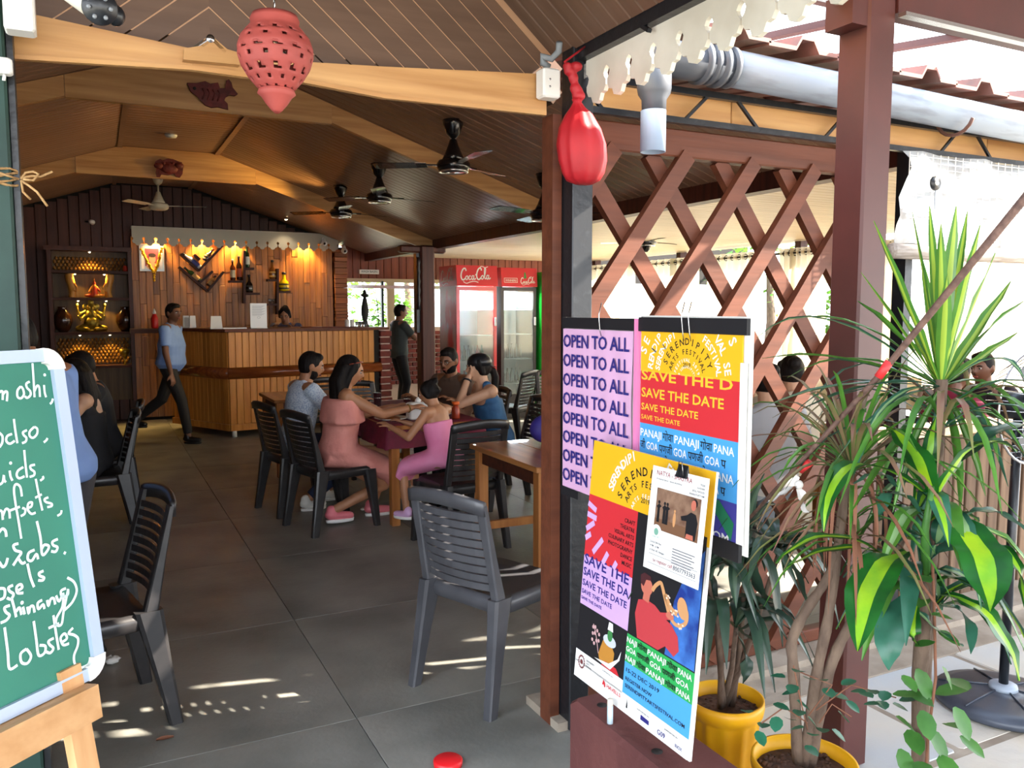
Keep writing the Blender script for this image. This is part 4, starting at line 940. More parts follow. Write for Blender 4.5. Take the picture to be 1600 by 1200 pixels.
p = aY(195, 560, YC+.1); t = thing('wine_goblets', 'tray with a small golden bowl at the right of the bottom cabinet shelf', 'bowl', (p.x, p.y, sh[572])); part('bowl', MB().lathe([(.03, 0), (.01, .02), (.01, .1), (.06, .16), (.07, .22), (.06, .22), (.05, .17)], n=16), brass, t)
# ------------------------------------------------------------------ ceiling fans
fblk = mat('fan_black', (18, 16, 18), .2, coat=.5); fwht = mat('fan_white', (216, 208, 186), .35)
def fan(top, hub_z, m, lab, a0, r=.6, sc=1., ring=True):
    t = thing('ceiling_fan', lab, 'fan', (top.x, top.y, hub_z), a0); dz = top.z-hub_z
    part('canopy', MB().lathe([(.02, dz-.13), (.05*sc, dz-.1), (.075*sc, dz-.03), (.08*sc, dz)], n=20), m, t); part('rod', MB().cyl((0, 0, .05), (0, 0, dz-.1), .012), m, t)
    part('cowl', MB().lathe([(.09*sc, .03), (.065*sc, .08), (.04*sc, .14), (.028*sc, .18), (.015, .19)], n=20), m, t)
    part('motor', MB().lathe([(.08*sc, -.055), (.11*sc, -.04), (.125*sc, -.02), (.125*sc, .01), (.11*sc, .03), (.06*sc, .045)], n=28), m, t)
    if ring: part('trim_ring', MB().tube([(.105*sc*cos(u), .105*sc*sin(u), -.048) for u in [2*pi*i/28 for i in range(29)]], .008, 6), chrome, t)
    for k in range(3):
        A = 2*pi*k/3; X, Y = V((cos(A), sin(A), 0)), V((-sin(A), cos(A), 0)); b = MB()
        b.loft([[X*x-Y*w_+V((0, 0, -.008)), X*x-Y*w_+V((0, 0, -.004)), X*x+Y*w_+V((0, 0, .014)), X*x+Y*w_+V((0, 0, .01))] for x, w_ in ((.2, .04), (.28, .055), (.45, .062), (r-.03, .068), (r, .05))], smooth=False); bl_ = part('blade', b, m, t)
        part('bracket', MB().beam(X*.1+V((0, 0, 0)), X*.26+V((0, 0, .006)), .045, .008), m, bl_)
for px, py, hy, a0, lab in ((708, 188, 258, .5, 'nearest black ceiling fan with a chrome ring'), (592, 256, 308, .2, 'second black ceiling fan, in the middle of the row'), (532, 290, 332, .35, 'third black ceiling fan beside the yellow spotlight'), (852, 292, 335, 1.4, 'black ceiling fan mostly hidden behind the corner post')):
    p = zslope(px, py)
    if px == 852: p = aX(852, 292, 3.3) ; p.z = zc(3.3)
    hz = H+(ray(px, hy).z/hypot(ray(px, hy).x, ray(px, hy).y))*hypot(p.x, p.y); fan(p, hz, fblk, lab, a0)
p = aX(248, 322, .8); fan(V((.8, p.y, ZC)), p.z, fwht, 'cream ceiling fan hanging below the crab plaque', -.25, ring=False)
p = aX(1010, 378, 6.3); fan(V((6.3, p.y, 2.45)), p.z, fblk, 'black fan under the pale annex ceiling seen through the lattice', .3)
# ------------------------------------------------------------------ drinks fridges
redp = mat('fridge_red', (206, 16, 34), .3, coat=.4); fblack = mat('fridge_black', (32, 26, 28), .35); fgreen = mat('fridge_green', (40, 190, 60), .3); fgray = mat('fridge_side', (196, 172, 164), .4, 0, (210, 60, 60), 2.5, stretch=(1, 1, .5), ramp=(.52, .6))
fglass = mat('fridge_glass', (214, 232, 235), .05, trans=.8, spec=.8)
def coke(mb, fr, x, y, w, wd):
    """flowing script wordmark drawn as pen strokes; x,y lower left, w width"""
    s = w/10.
    def k(pts, t=1.): stroke(mb, fr, [(x+a*s, y+b*s) for a, b in pts], wd*t)
    k([(2.0, 3.4), (1.7, 4.1), (1.1, 4.0), (.5, 3.0), (.25, 1.8), (.5, .9), (1.0, .7), (1.6, 1.2)], 1.7)
    for ox in (2.1,): k([(ox, 1.9), (ox-.35, 1.5), (ox-.35, 1.0), (ox, .8), (ox+.35, 1.2), (ox+.3, 1.8), (ox, 1.95)], 1.2)
    k([(3.4, 1.75), (3.1, 2.0), (2.8, 1.5), (2.8, 1.0), (3.1, .8), (3.5, 1.1)], 1.2)
    k([(4.3, 1.9), (3.95, 2.0), (3.7, 1.4), (3.8, .9), (4.1, .9), (4.4, 1.6), (4.45, 2.1), (4.4, 1.1), (4.7, .9), (5.0, 1.3)], 1.2)
    k([(4.9, 2.3), (5.3, 2.3)], 1.6)
    k([(7.0, 3.6), (6.8, 4.3), (6.2, 4.2), (5.6, 3.2), (5.35, 2.0), (5.6, 1.1), (6.1, .9), (6.7, 1.4)], 1.7)
    k([(7.2, 2.1), (6.85, 1.7), (6.85, 1.2), (7.2, 1.0), (7.55, 1.4), (7.5, 2.0), (7.2, 2.15)], 1.2)
    k([(7.9, 1.6), (8.3, 3.2), (8.4, 4.2), (8.1, 4.3), (7.95, 3.0), (7.95, 1.5), (8.2, 1.1), (8.5, 1.4)], 1.2)
    k([(9.2, 2.1), (8.85, 2.2), (8.6, 1.6), (8.7, 1.1), (9.0, 1.1), (9.3, 1.8), (9.35, 2.3), (9.3, 1.3), (9.6, 1.1), (9.9, 1.5)], 1.2)
    k([(.9, .2), (1.9, -.3), (3.2, .1), (4.6, .3), (5.8, 0)], .9); k([(6.5, 4.5), (7.2, 4.9), (8.2, 4.5), (9.2, 4.8)], .8)
def fridge(px0, px1, Yf, ytop, yhead, bodym, headm, label, side=None, dep=.62):
    a, b = aY(px0, ytop, Yf), aY(px1, ytop, Yf); zt, zh = a.z, aY((px0+px1)/2, yhead, Yf).z; x0, x1 = a.x, b.x; zb = zh-1.62
    t = thing('drinks_fridge', label, 'fridge', ((x0+x1)/2, Yf+dep/2, 0)); th = .035
    part('side_panel', MB().bb((x0, Yf+.03, .08), (x0+th, Yf+dep, zh)), side or bodym, t, W=True); part('side_panel', MB().bb((x1-th, Yf+.03, .08), (x1, Yf+dep, zh)), bodym, t, W=True)
    part('back_panel', MB().bb((x0+th, Yf+dep-.03, .08), (x1-th, Yf+dep, zh)), mat('liner', (225, 238, 242), .4), t, W=True)
    part('base', MB().bb((x0, Yf+.03, 0), (x1, Yf+dep, .3)), bodym, t, W=True)
    hd = part('header', MB().prism([(Yf-.03, zh), (Yf+dep, zh), (Yf+dep, zt), (Yf, zt)], (x0-.005, 0, 0), (0, 1, 0), (0, 0, 1), x1-x0+.01), headm, t, W=True)
    ins = .045
    dr = part('door', MB().bb((x0, Yf, .3), (x0+ins, Yf+.03, zh-.01)).bb((x1-ins, Yf, .3), (x1, Yf+.03, zh-.01)).bb((x0+ins, Yf, zh-.06), (x1-ins, Yf+.03, zh-.01)).bb((x0+ins, Yf, .3), (x1-ins, Yf+.03, .36)), bodym, t, W=True)
    part('handle', MB().bev((x1-.03, Yf-.02, 1.42), (.022, .04, .12), .006), white, dr, W=True)
    part('glass_pane', MB().bb((x0+ins, Yf+.01, .36), (x1-ins, Yf+.016, zh-.06)), fglass, t, W=True)
    fl_l = bpy.data.lights.new('fridge_fill', 'AREA'); fl_l.energy = 14; fl_l.size = .3; fl_l.color = (.85, .95, 1); fo = bpy.data.objects.new('fridge_fill', fl_l); COL.objects.link(fo); fo.parent = t; fo.location = (0, -dep/2+.12, zh-.08)  # unseen fill lamp added inside to brighten the fridge
    for i in range(4): part('rack', MB().bb((x0+th, Yf+.08, .5+.36*i), (x1-th, Yf+dep-.04, .512+.36*i)), white, t, W=True)
    return t, x0, x1, zt, zh
t, x0, x1, zt, zh = fridge(713, 776, 10.5, 414, 447, redp, redp, 'red drinks fridge with a white flowing script logo on its header, nearest the timber post', fgray)
fr = (V((x0, 10.5-.0305, zh)), V((1, 0, 0)), V((0, .03/(zt-zh), 1)).normalized(), V((0, -1, 0))); a = MB(); coke(a, fr, .05, .05, .46, .011); part('lettering', a, white, t, W=True)
fr = (V((x0-.0065, 11.1, zh)), V((0, -1, 0)), V((0, 0, 1)), V((-1, 0, 0))); a = MB(); coke(a, fr, .05, .03, .46, .010); part('lettering', a, white, t, W=True)
bt = mat('shelf_bottles', (60, 90, 120), .3); 
for k in range(4):
    for j in range(7): part('bottle', MB().lathe([(.028, 0), (.03, .12), (.01, .17), (.012, .21)], (x0+.08+.068*j, 10.75, .516+.36*k), 8), (bt, china, redp, mat('cola', (50, 22, 16), .2))[(j+k) % 4] if k < 2 else (glass, bt)[j % 2], t, W=True) if k < 2 else None
t, x0, x1, zt, zh = fridge(783, 838, 10.7, 418, 448, fblack, redp, 'black framed drinks fridge with a red picture header, right of the red one')
fr = (V((x0, 10.7-.0305, zh)), V((1, 0, 0)), V((0, .03/(zt-zh), 1)).normalized(), V((0, -1, 0))); a = MB(); coke(a, fr, .3, .03, .24, .006); stroke(a, fr, [(.04, .12), (.25, .12)], .006); stroke(a, fr, [(.04, .06), (.25, .06)], .006); stroke(a, fr, [(.04, .06), (.04, .12)], .006); stroke(a, fr, [(.25, .06), (.25, .12)], .006); text(a, 'WINNERS', fr, .145, .075, .04, .18, .01, align='c'); part('lettering', a, white, t, W=True)
a = MB(); poly(a, fr, [(.36, .12), (.4, .12), (.39, .18), (.385, .21), (.37, .21), (.365, .18)], .002); part('bottle_print', a, mat('pg', (40, 140, 50), .5), t, W=True)
for j in range(6): part('bottle', MB().lathe([(.028, 0), (.03, .12), (.01, .17), (.012, .21)], (x0+.08+.07*j, 10.95, .876), 8), (black, glass)[j > 2], t, W=True); part('bottle', MB().lathe([(.028, 0), (.03, .12), (.01, .17), (.012, .21)], (x0+.08+.07*j, 10.95, .516), 8), (black, glass)[j > 2], t, W=True)
fridge(848, 900, 10.6, 425, 450, fgreen, fgreen, 'bright green drinks fridge mostly hidden behind the corner post')
# ------------------------------------------------------------------ curtains along the annex
cur = mat('curtain', (240, 230, 208), .9, 0, (232, 220, 192), 3, transl=.8)
rodm = mat('curtain_rod', (40, 32, 28), .4)
cr_ = thing('curtain_rod', 'long dark curtain rod under the annex ceiling', 'rod', (XA-.15, 7.5, 2.28)); part('rod', MB().cyl((XA-.15, 2.9, 2.3), (XA-.15, 12.9, 2.3), .014), rodm, cr_, W=True)
names = ['cream eyelet curtain farthest along the annex, by the fridges', 'cream eyelet curtain second from the far end of the annex', 'cream eyelet curtain seen in the middle of the lattice', 'cream eyelet curtain right of the gap with the leafy plant', 'cream eyelet curtain just left of the maroon pavilion post', 'cream eyelet curtain just right of the maroon pavilion post', 'cream eyelet curtain at the right edge, behind the spiky leaves']
for i, (y0, y1) in enumerate(((11.2, 12.7), (9.6, 10.9), (8.3, 9.4), (7.25, 8.0), (6.1, 6.7), (4.6, 5.9), (3.2, 4.5))):
    t = thing('curtain', names[i], 'curtain', (XA-.15, (y0+y1)/2, .3), 0, 'cream eyelet curtains'); nx_ = 60; vs = []; fs = []
    for j in range(9):
        z = 2.36-2.1*j/8
        for k in range(nx_+1): y = y0+(y1-y0)*k/nx_; vs.append((XA-.15+.045*sin(k*.85)*(1+.2*sin(k*.3+j*.2)), y+.02*sin(j*.7+i)*(j/8), z))
    for j in range(8):
        for k in range(nx_): q = j*(nx_+1)+k; fs.append((q, q+1, q+nx_+2, q+nx_+1))
    part('fabric', MB().add(vs, fs, True), cur, t, W=True)
    for k in range(4, nx_, 7):
        y = y0+(y1-y0)*k/nx_; part('eyelet', MB().tube([(XA-.15+.003, y+.035*cos(u), 2.3+.035*sin(u)) for u in [2*pi*i_/12 for i_ in range(13)]], .006, 5), rodm, t, W=True)
tl = thing('tube_lamp', 'white lamp fitting hanging beside the maroon post under the eave', 'lamp', aY(1331, 265, 3.2)); p = aY(1331, 268, 3.2); part('holder', MB().lathe([(.02, 0), (.022, .01), (.022, .07), (.01, .08)], p, 12), white, tl, W=True); part('bulb', MB().lathe([(.004, -.05), (.014, -.045), (.014, 0)], p, 12), china, tl, W=True); part('cord', MB().cyl(p+V((0, 0, .08)), p+V((0, 0, .3)), .003), black, tl, W=True)
# ------------------------------------------------------------------ festival boards on the entrance side
def col(n, c, r=.55): return mat(n, c, r)
NAVY, WHT, BLK = col('ink_navy', (44, 40, 120)), col('ink_white', (238, 236, 232)), col('ink_black', (24, 22, 26)); YEL = col('print_yellow', (232, 178, 24)); RED = col('print_red', (206, 44, 52)); BLU = col('print_blue', (74, 160, 222)); LAV = col('print_lavender', (206, 166, 222)); PINK = col('cloth_pink', (218, 170, 206)); GRN = col('print_green', (44, 168, 84)); PUR = col('print_purple', (66, 62, 150)); YT = col('ink_yellow', (240, 190, 50))
def arc(mb, txt, fr, cx, cy, r, size, a_mid, spread, bold=.015, clip=None):
    n_ = len(txt)
    for i, c in enumerate(txt):
        if c == ' ': continue
        a = a_mid+spread*(.5-(i+.5)/n_); x, y = cx+r*cos(a), cy+r*sin(a)
        if clip and not (clip[0] < x-.3*size*sin(a)*0 < clip[2] and clip[1] < y < clip[3] and clip[0] < x < clip[2]): continue
        text(mb, c, fr, x, y, size, None, bold, a-pi/2, 'c')
fb_ = thing('festival_board', 'large black-barred double poster board with OPEN TO ALL and SAVE THE DATE sheets', 'sign', (1.5, 2.1, .95))
fr = (V((1.495, 2.57, .96)), V((0, -1, 0)), V((0, 0, 1)), V((-1, 0, 0))); W0 = .955
def slab(nm, x0, y0, x1, y1, m, par, fr=fr, t=.004, lift=0.):
    o, X, Y, N = fr; a = MB(); p = [o+X*u+Y*v+N*lift for u, v in ((x0, y0), (x1, y0), (x1, y1), (x0, y1))]; a.add(p+[q-N*t for q in p], [(0, 1, 2, 3), (7, 6, 5, 4), (0, 4, 5, 1), (1, 5, 6, 2), (2, 6, 7, 3), (3, 7, 4, 0)]); return part(nm, a, m, par, W=True)
slab('backboard', 0, 0, .45, .61, white, fb_, lift=-.006); slab('backboard', .465, -.01, W0, .62, white, fb_, lift=-.006)
slab('top_bar', 0, .572, .452, .61, BLK, fb_, t=.012, lift=.006); slab('top_bar', .47, .572, W0-.01, .615, BLK, fb_, t=.012, lift=.006); slab('bottom_bar', 0, -.03, .12, 0, BLK, fb_, t=.012, lift=.006); slab('bottom_bar', .6, -.03, W0-.02, .02, BLK, fb_, t=.012, lift=.006)
slab('pink_tube', .453, .02, .468, .61, col('pink_tube', (226, 130, 180)), fb_, t=.02, lift=.01)
# wrinkled lavender cloth poster
a = MB(); vs = []; fs = []; nx_, ny_ = 24, 24
for j in range(ny_+1):
    for i in range(nx_+1):
        u, v = .004+.43*i/nx_, .57*j/ny_; vs.append(fr[0]+fr[1]*u+fr[2]*v+fr[3]*(.0015+.0025*sin(i*.9+j*.35)*(i/nx_)))
for j in range(ny_):
    for i in range(nx_): k = j*(nx_+1)+i; fs.append((k, k+1, k+nx_+2, k+nx_+1))
part('cloth_sheet', MB().add(vs, fs, True), PINK, fb_, W=True)
a = MB()
for k in range(8): text(a, 'OPEN TO ALL', fr, .012, .506-.0685*k, .062, .41, .018, lift=.006)
part('lettering', a, NAVY, fb_, W=True)
UX = .478; U1 = .925
for nm, v0, v1, m in (('yellow_sheet', .45, .575, YEL), ('red_sheet', .29, .45, RED), ('blue_sheet', .125, .29, BLU), ('purple_sheet', .0, .125, PUR)): slab(nm, UX, v0, U1, v1, m, fb_, lift=.0005+(.0003 if 'red' in nm else 0))
cl_ = (UX+.012, .455, U1-.012, .555); a = MB(); cx_, cy_ = .70, .44
arc(a, 'SERENDIPITY', fr, cx_, cy_, .098, .028, pi/2+.0, 2.5); arc(a, 'ARTS FESTIVAL', fr, cx_, cy_, .072, .021, pi/2, 2.6); text(a, '2019', fr, cx_, cy_+.035, .017, None, .015, align='c'); part('lettering', a, BLK, fb_, W=True)
a = MB(); arc(a, 'SERENDIPITY ARTS FESTIVAL', fr, cx_, cy_, .128, .03, pi/2, 2.9, .018, cl_); arc(a, 'RENDIPITY ARTS FESTIVAL SE', fr, cx_, cy_, .162, .036, pi/2, 2.9, .018, cl_); arc(a, 'SERENDIPITY ARTS', fr, cx_, cy_, .205, .042, pi/2+.1, 2.4, .018, cl_); arc(a, 'FESTIVAL 2019', fr, cx_, cy_, .05, .015, pi/2, 2.6, .012); arc(a, '9 SERENDIPITY', fr, cx_+.0, cy_, .032, .011, pi/2, 2.6, .01)
text(a, '2019', fr, .705, .055, .05, .13, .02); text(a, 'FESTIVAL.COM', fr, .62, .012, .032, .27, .015)
words = ('PANAJI', 'GOA'); deva = ('गोवा', 'पणजी'); bl2 = MB()
for r_i in range(4):
    v = .250-.0375*r_i; 
    if r_i % 2 == 0: seq = (('PANAJI', .106, a), (deva[0], .05, bl2), ('PANAJI', .11, a), (deva[0], .05, bl2), ('PANA', .082, a))
    else: seq = (('जी', .025, bl2), ('GOA', .058, a), (deva[1], .064, bl2), ('GOA', .06, a), (deva[1], .066, bl2), ('GOA', .062, a), ('प', .02, bl2))
    u = UX+.004
    for s_, wd, mb_ in seq: text(mb_, s_, fr, u, v, .033 if s_[0] < 'z' else .034, wd, .015); u += wd+.006
part('lettering', a, WHT, fb_, W=True); part('lettering', bl2, BLK, fb_, W=True)
a = MB(); text(a, 'SAVE THE D', fr, UX+.005, .425, .042, .41, .02); text(a, 'SAVE THE DATE', fr, UX+.006, .372, .040, .375, .018); text(a, 'SAVE THE DATE', fr, UX+.006, .332, .029, .27, .015); text(a, 'SAVE THE DATE', fr, UX+.006, .303, .020, .19, .012); part('lettering', a, YT, fb_, W=True)
a = MB(); poly(a, fr, [(.50, .12), (.56, .124), (.62, .0), (.57, .0)], .002); poly(a, fr, [(.80, .12), (.85, .122), (.93-.02, .07), (.9, .02)], .002); part('stripes', a, col('dk_green', (30, 120, 80)), fb_, W=True)
slab('torn_edge', U1-.004, .02, U1+.02, .5, WHT, fb_, lift=.003)
cl2 = MB()
for u in (.27, .70, .73):
    o_ = fr[0]+fr[1]*u; cl2.tube([o_+V((-.012, 0, .66)), o_+V((-.02, .004, .62)), o_+V((-.02, -.004, .57)), o_+V((-.012, 0, .55))], .0018, 5)
part('wire_clip', cl2, metal, fb_, W=True)
# ------------------------------------------------------------------ lower poster leaning on the maroon block
pst = thing('festival_poster', 'tall multi-coloured festival poster leaning on the maroon block, saxophone player at right', 'poster', (1.37, 1.95, .4))
Yl = V((.07, 0, .767)).normalized(); fr = (V((1.355, 2.245, .405)), V((0, -1, 0)), Yl, V((0, -1, 0)).cross(Yl)); PW_, PH = .59, .775
slab('backboard', 0, 0, PW_, PH, white, pst, fr, .008, -.001)
for nm, a_ in (('yellow_sheet', (0, .575, PW_, PH, YEL)), ('red_sheet', (0, .40, .27, .60, RED)), ('lavender_sheet', (0, .24, .27, .40, LAV)), ('photo_left', (0, .09, .27, .24, BLK)), ('photo_right', (.27, .235, PW_-.01, .60, BLK)), ('green_band', (.27, .15, PW_-.01, .237, GRN)), ('blue_sheet', (.27, .055, PW_-.01, .15, BLU)), ('white_strip', (0, 0, PW_-.01, .056, WHT))):
    slab(nm, *a_, pst, fr, .001, .0006+(.0004 if nm == 'red_sheet' else .0002 if 'right' in nm else 0))
slab('white_strip', 0, .05, .27, .09, WHT, pst, fr, .001, .0006)
a = MB(); cx_, cy_ = .30, .585; arc(a, 'SERENDIPITY', fr, cx_, cy_, .125, .036, pi/2+.1, 2.5, .018); arc(a, 'ARTS FESTIVAL', fr, cx_, cy_, .092, .027, pi/2, 2.5, .018); text(a, '2019', fr, cx_, cy_+.045, .022, None, .015, align='c')
for i, s_ in enumerate(('CRAFT', 'THEATRE', 'VISUAL ARTS', 'CULINARY ARTS', 'PHOTOGRAPHY', 'DANCE', 'MUSIC')): text(a, s_, fr, .262, .555-.0215*i, .018, None, .012, align='r', lift=.002)
for s_, u, v, h_, wd in (('15-22 DEC 2019', .282, .123, .017, .16), ('REGISTER NOW', .282, .098, .015, .13), ('SERENDIPITYARTSFESTIVAL.COM', .282, .077, .015, .28)): text(a, s_, fr, u, v, h_, wd, .01, lift=.002)
part('lettering', a, BLK, pst, W=True)
a = MB(); cl_ = (.015, .60, PW_-.02, PH-.025); arc(a, 'SERENDIPITY ARTS FESTIVAL', fr, cx_, cy_, .175, .042, pi/2, 2.6, .02, cl_); arc(a, 'ARTS FESTIVAL', fr, cx_, cy_, .06, .018, pi/2, 2.6, .012)
bl2 = MB()
for r_i in range(3):
    v = .211-.027*r_i
    seq = ((('NAJI', .05, a), (deva[0], .045, bl2), ('PANAJI', .085, a), (deva[0], .045, bl2), ('PANA', .06, a)), (('GOA', .05, a), (deva[1], .06, bl2), ('GOA', .052, a), (deva[1], .058, bl2), ('GOA', .055, a)))[r_i % 2]; u = .274
    for s_, wd, mb_ in seq: text(mb_, s_, fr, u, v, .022, wd, .018, lift=.003); u += wd+.004
part('lettering', a, WHT, pst, W=True); part('lettering', bl2, BLK, pst, W=True)
a = MB(); text(a, 'SAVE THE', fr, .006, .375, .045, .25, .02, lift=.002); text(a, 'SAVE THE DA', fr, .006, .337, .036, .255, .018, lift=.002); text(a, 'SAVE THE DATE', fr, .006, .303, .029, .25, .015, lift=.002); text(a, 'SAVE THE DATE', fr, .006, .277, .02, .175, .012, lift=.002); text(a, 'SAVE THE DATE', fr, .006, .257, .014, .12, .012, lift=.002); part('lettering', a, NAVY, pst, W=True)
a = MB()
for i, (x0, y0, x1, y1) in enumerate(((0, .57, .05, .555), (0, .535, .055, .53), (0, .485, .045, .515), (.05, .42, .10, .475), (.11, .40, .135, .44), (.17, .40, .185, .425), (.0, .455, .03, .475))):
    d_ = V((x1-x0, y1-y0)).normalized(); n_ = V((-d_.y, d_.x))*.009; poly(a, fr, [(x0-n_.x, y0-n_.y), (x1-n_.x, y1-n_.y), (x1+n_.x, y1+n_.y), (x0+n_.x, y0+n_.y)], .0021)
part('rays', a, LAV, pst, W=True)
# printed photographs: flat print built from shapes
def prints(par, fr, items):
    for nm, m, pts, lf in items: a = MB(); poly(a, fr, pts, lf); part(nm, a, m, par, W=True)
def ov(x, y, rx, ry, n=16, a0=0): return [(x+rx*cos(2*pi*i/n)*cos(a0)-ry*sin(2*pi*i/n)*sin(a0), y+rx*cos(2*pi*i/n)*sin(a0)+ry*sin(2*pi*i/n)*cos(a0)) for i in range(n)]
skinp = col('print_skin', (196, 110, 90)); shirtp = col('print_shirt', (190, 60, 66)); goldp = col('print_gold', (206, 150, 100)); deep = col('print_deepblue', (30, 60, 140)); 
frs = (fr[0]+fr[2]*(.235-.235*.74), fr[1], fr[2]*.74, fr[3])
prints(pst, frs, (('print_glow', mat('print_glow', (24, 50, 130), .55, 0, (70, 130, 210), 12), [(.45, .24), (.578, .24), (.578, .68), (.52, .60), (.47, .45)], .0012), ('print_body', shirtp, [(.32, .24), (.30, .33), (.31, .39), (.35, .405), (.39, .40), (.44, .37), (.47, .36), (.50, .33), (.51, .28), (.49, .25), (.45, .27), (.42, .24)], .0018), ('print_head', skinp, ov(.345, .455, .028, .034), .002), ('print_neck', skinp, [(.33, .40), (.36, .395), (.365, .44), (.335, .44)], .0019),
    ('print_hair', col('print_hair', (70, 30, 34)), [(.315, .46), (.312, .49), (.33, .505), (.36, .50), (.365, .485), (.34, .48), (.33, .45)], .0022), ('print_arm', shirtp, [(.33, .35), (.35, .33), (.46, .375), (.455, .40)], .0023), ('print_hand', skinp, ov(.46, .39, .018, .014), .0025)))
a = MB(); stroke(a, frs, [(.372, .45), (.385, .475), (.405, .495), (.415, .485), (.435, .44), (.46, .39), (.49, .37), (.525, .39), (.53, .43), (.51, .46)], .014, .0024); stroke(a, frs, [(.43, .46), (.46, .42), (.49, .41)], .02, .0024); poly(a, frs, ov(.51, .44, .022, .04, a0=.2), .0026); part('print_saxophone', a, goldp, pst, W=True)
a = MB(); 
for i in range(14): disc(a, frs, .44+.006*i, .45-.006*i+.02*sin(i), .004, .003, 8)
part('print_keys', a, col('print_pale', (240, 210, 190)), pst, W=True)
prints(pst, fr, (('print_body', col('print_ochre', (190, 130, 50)), [(.13, .12), (.15, .17), (.19, .175), (.215, .15), (.21, .1), (.14, .1)], .0018), ('print_collar', col('print_bluewhite', (200, 205, 220)), ov(.185, .178, .035, .018), .002), ('print_face', col('print_green2', (60, 130, 70)), ov(.185, .195, .014, .018), .0022), ('print_hat', WHT, [(.17, .21), (.2, .21), (.195, .235), (.175, .235)], .0022), ('print_arm', WHT, [(.11, .1), (.2, .095), (.245, .14), (.25, .17), (.235, .14), (.19, .11)], .0023), ('print_skirt', RED, [(.15, .092), (.25, .092), (.23, .11), (.17, .11)], .0021)))
a = MB()
for i in range(10): disc(a, fr, .09+.012*(i % 4), .19-.012*(i//2)+.004*(i % 3), .006, .002, 8)
stroke(a, fr, [(.09, .2), (.11, .17), (.13, .12)], .004, .0022); part('print_ornament', a, col('print_pinkish', (200, 160, 160)), pst, W=True)
a = MB(); text(a, 'HAVELLS', fr, .19, .035, .016, .075, .012, lift=.002); poly(a, fr, [(.165, .034), (.17, .052), (.18, .046), (.184, .034), (.178, .03), (.174, .038)], .002); part('logo_red', a, RED, pst, W=True)
a = MB()
for i in range(16): disc(a, fr, .04+.017*cos(i*pi/8), .058+.019*sin(i*pi/8), .0035, .002, 8)
disc(a, fr, .04, .058, .008, .002, 12); part('logo_ring', a, col('print_brown', (120, 60, 60)), pst, W=True)
a = MB(); 
for i, s_ in enumerate(('SERENDIPITY', 'ARTS', 'FESTIVAL')): text(a, s_, fr, .068, .07-.009*i, .008, None, .005, lift=.002)
for u, v in ((.16, .082), (.35, .043), (.48, .043)): text(a, 'SUPPORTED BY', fr, u, v-.006, .006, .06, .002, lift=.002)
for k in range(5): disc(a, fr, .30, .022+.005*k, .004-.0006*k, .002, 8)
part('small_print', a, BLK, pst, W=True)
a = MB(); poly(a, fr, [(.37, .016), (.41, .016), (.41, .028), (.37, .03)], .002); text(a, 'G09', fr, .45, .012, .02, .035, .012, lift=.002); text(a, 'INOX', fr, .53, .012, .014, .03, .008, lift=.002); part('logo_blue', a, NAVY, pst, W=True)
# white class flyer clipped over it
fly = thing('class_flyer', 'small white flyer with a dance photograph clipped over the festival poster', 'flyer', (1.34, 1.72, .88))
Yf = V((.03, 0, .285)).normalized(); fr = (V((1.335, 1.845, .885)), V((0, -1, .02)).normalized(), Yf, V((0, -1, 0)).cross(Yf)); slab('paper', 0, 0, .235, .285, WHT, fly, fr, .0015)
brownp = mat('print_wall', (150, 118, 96), .5, 0, (110, 78, 62), 30)
prints(fly, fr, (('print_ground', brownp, [(.03, .115), (.215, .115), (.215, .228), (.03, .228)], .0006), ('print_floor', col('print_floor', (120, 84, 60)), [(.03, .115), (.215, .115), (.215, .145), (.03, .145)], .0008), ('print_dancer', BLK, [(.165, .118), (.205, .118), (.21, .165), (.2, .185), (.18, .188), (.165, .178), (.14, .17), (.145, .16), (.165, .162)], .0012), ('print_head', skinp, ov(.188, .207, .01, .014), .0014), ('print_hair', BLK, ov(.192, .213, .011, .012), .0013), ('print_midriff', skinp, [(.167, .118), (.198, .118), (.196, .13), (.17, .13)], .0014)))
a = MB()
for u in (.045, .07, .082): poly(a, fr, [(u-.006, .135), (u+.006, .135), (u+.005, .175), (u+.012, .18), (u, .186), (u-.01, .178), (u-.005, .172)], .0011); disc(a, fr, u, .19, .005, .0013, 8)
part('print_dancers', a, BLK, fly, W=True)
a = MB(); poly(a, fr, ov(.115, .155, .006, .02), .0011); disc(a, fr, .115, .178, .004, .0013, 8); part('print_dancer', a, goldp, fly, W=True)
a = MB(); disc(a, fr, .045, .105, .023, .0015, 20); part('badge', a, WHT, fly, W=True); a = MB(); disc(a, fr, .045, .108, .010, .002, 10); text(a, 'Shala 142', fr, .045, .092, .007, .03, .004, align='c', lift=.002); part('badge_mark', a, col('ltgreen', (120, 170, 150)), fly, W=True)
a = MB(); text(a, 'NATYA - SHASTRA', fr, .022, .262, .019, .15, .0); text(a, 'to register call', fr, .04, .026, .014, .085, .0); part('lettering', a, col('ink_wine', (150, 40, 60)), fly, W=True)
a = MB(); text(a, '8007793363', fr, .13, .024, .018, .09, .002)
for i, s_ in enumerate(('FOLK', 'KATHAK', 'BOLLYWOOD', 'BHARATHATYAM')): text(a, s_, fr, .224, .262-.0095*i, .0075, None, .003, align='r')
for i, s_ in enumerate(('23rd & 24th Nov', '4 PM - 6 PM', 'at Shala 142, Assagao')): text(a, s_, fr, .022, .075-.011*i, .008, (.05, .04, .066)[i], .002)
text(a, 'A classical dance - dance workshop', fr, .022, .25, .007, .11, 0)
for i in range(6): quad(a, fr, .12, .078-.0075*i, .212-(.01*(i % 2)), .080-.0075*i, .001)
for v in (.018, .044): quad(a, fr, .02, v, .226, v+.0008, .001)
part('lettering', a, col('ink_grey', (70, 70, 84)), fly, W=True)
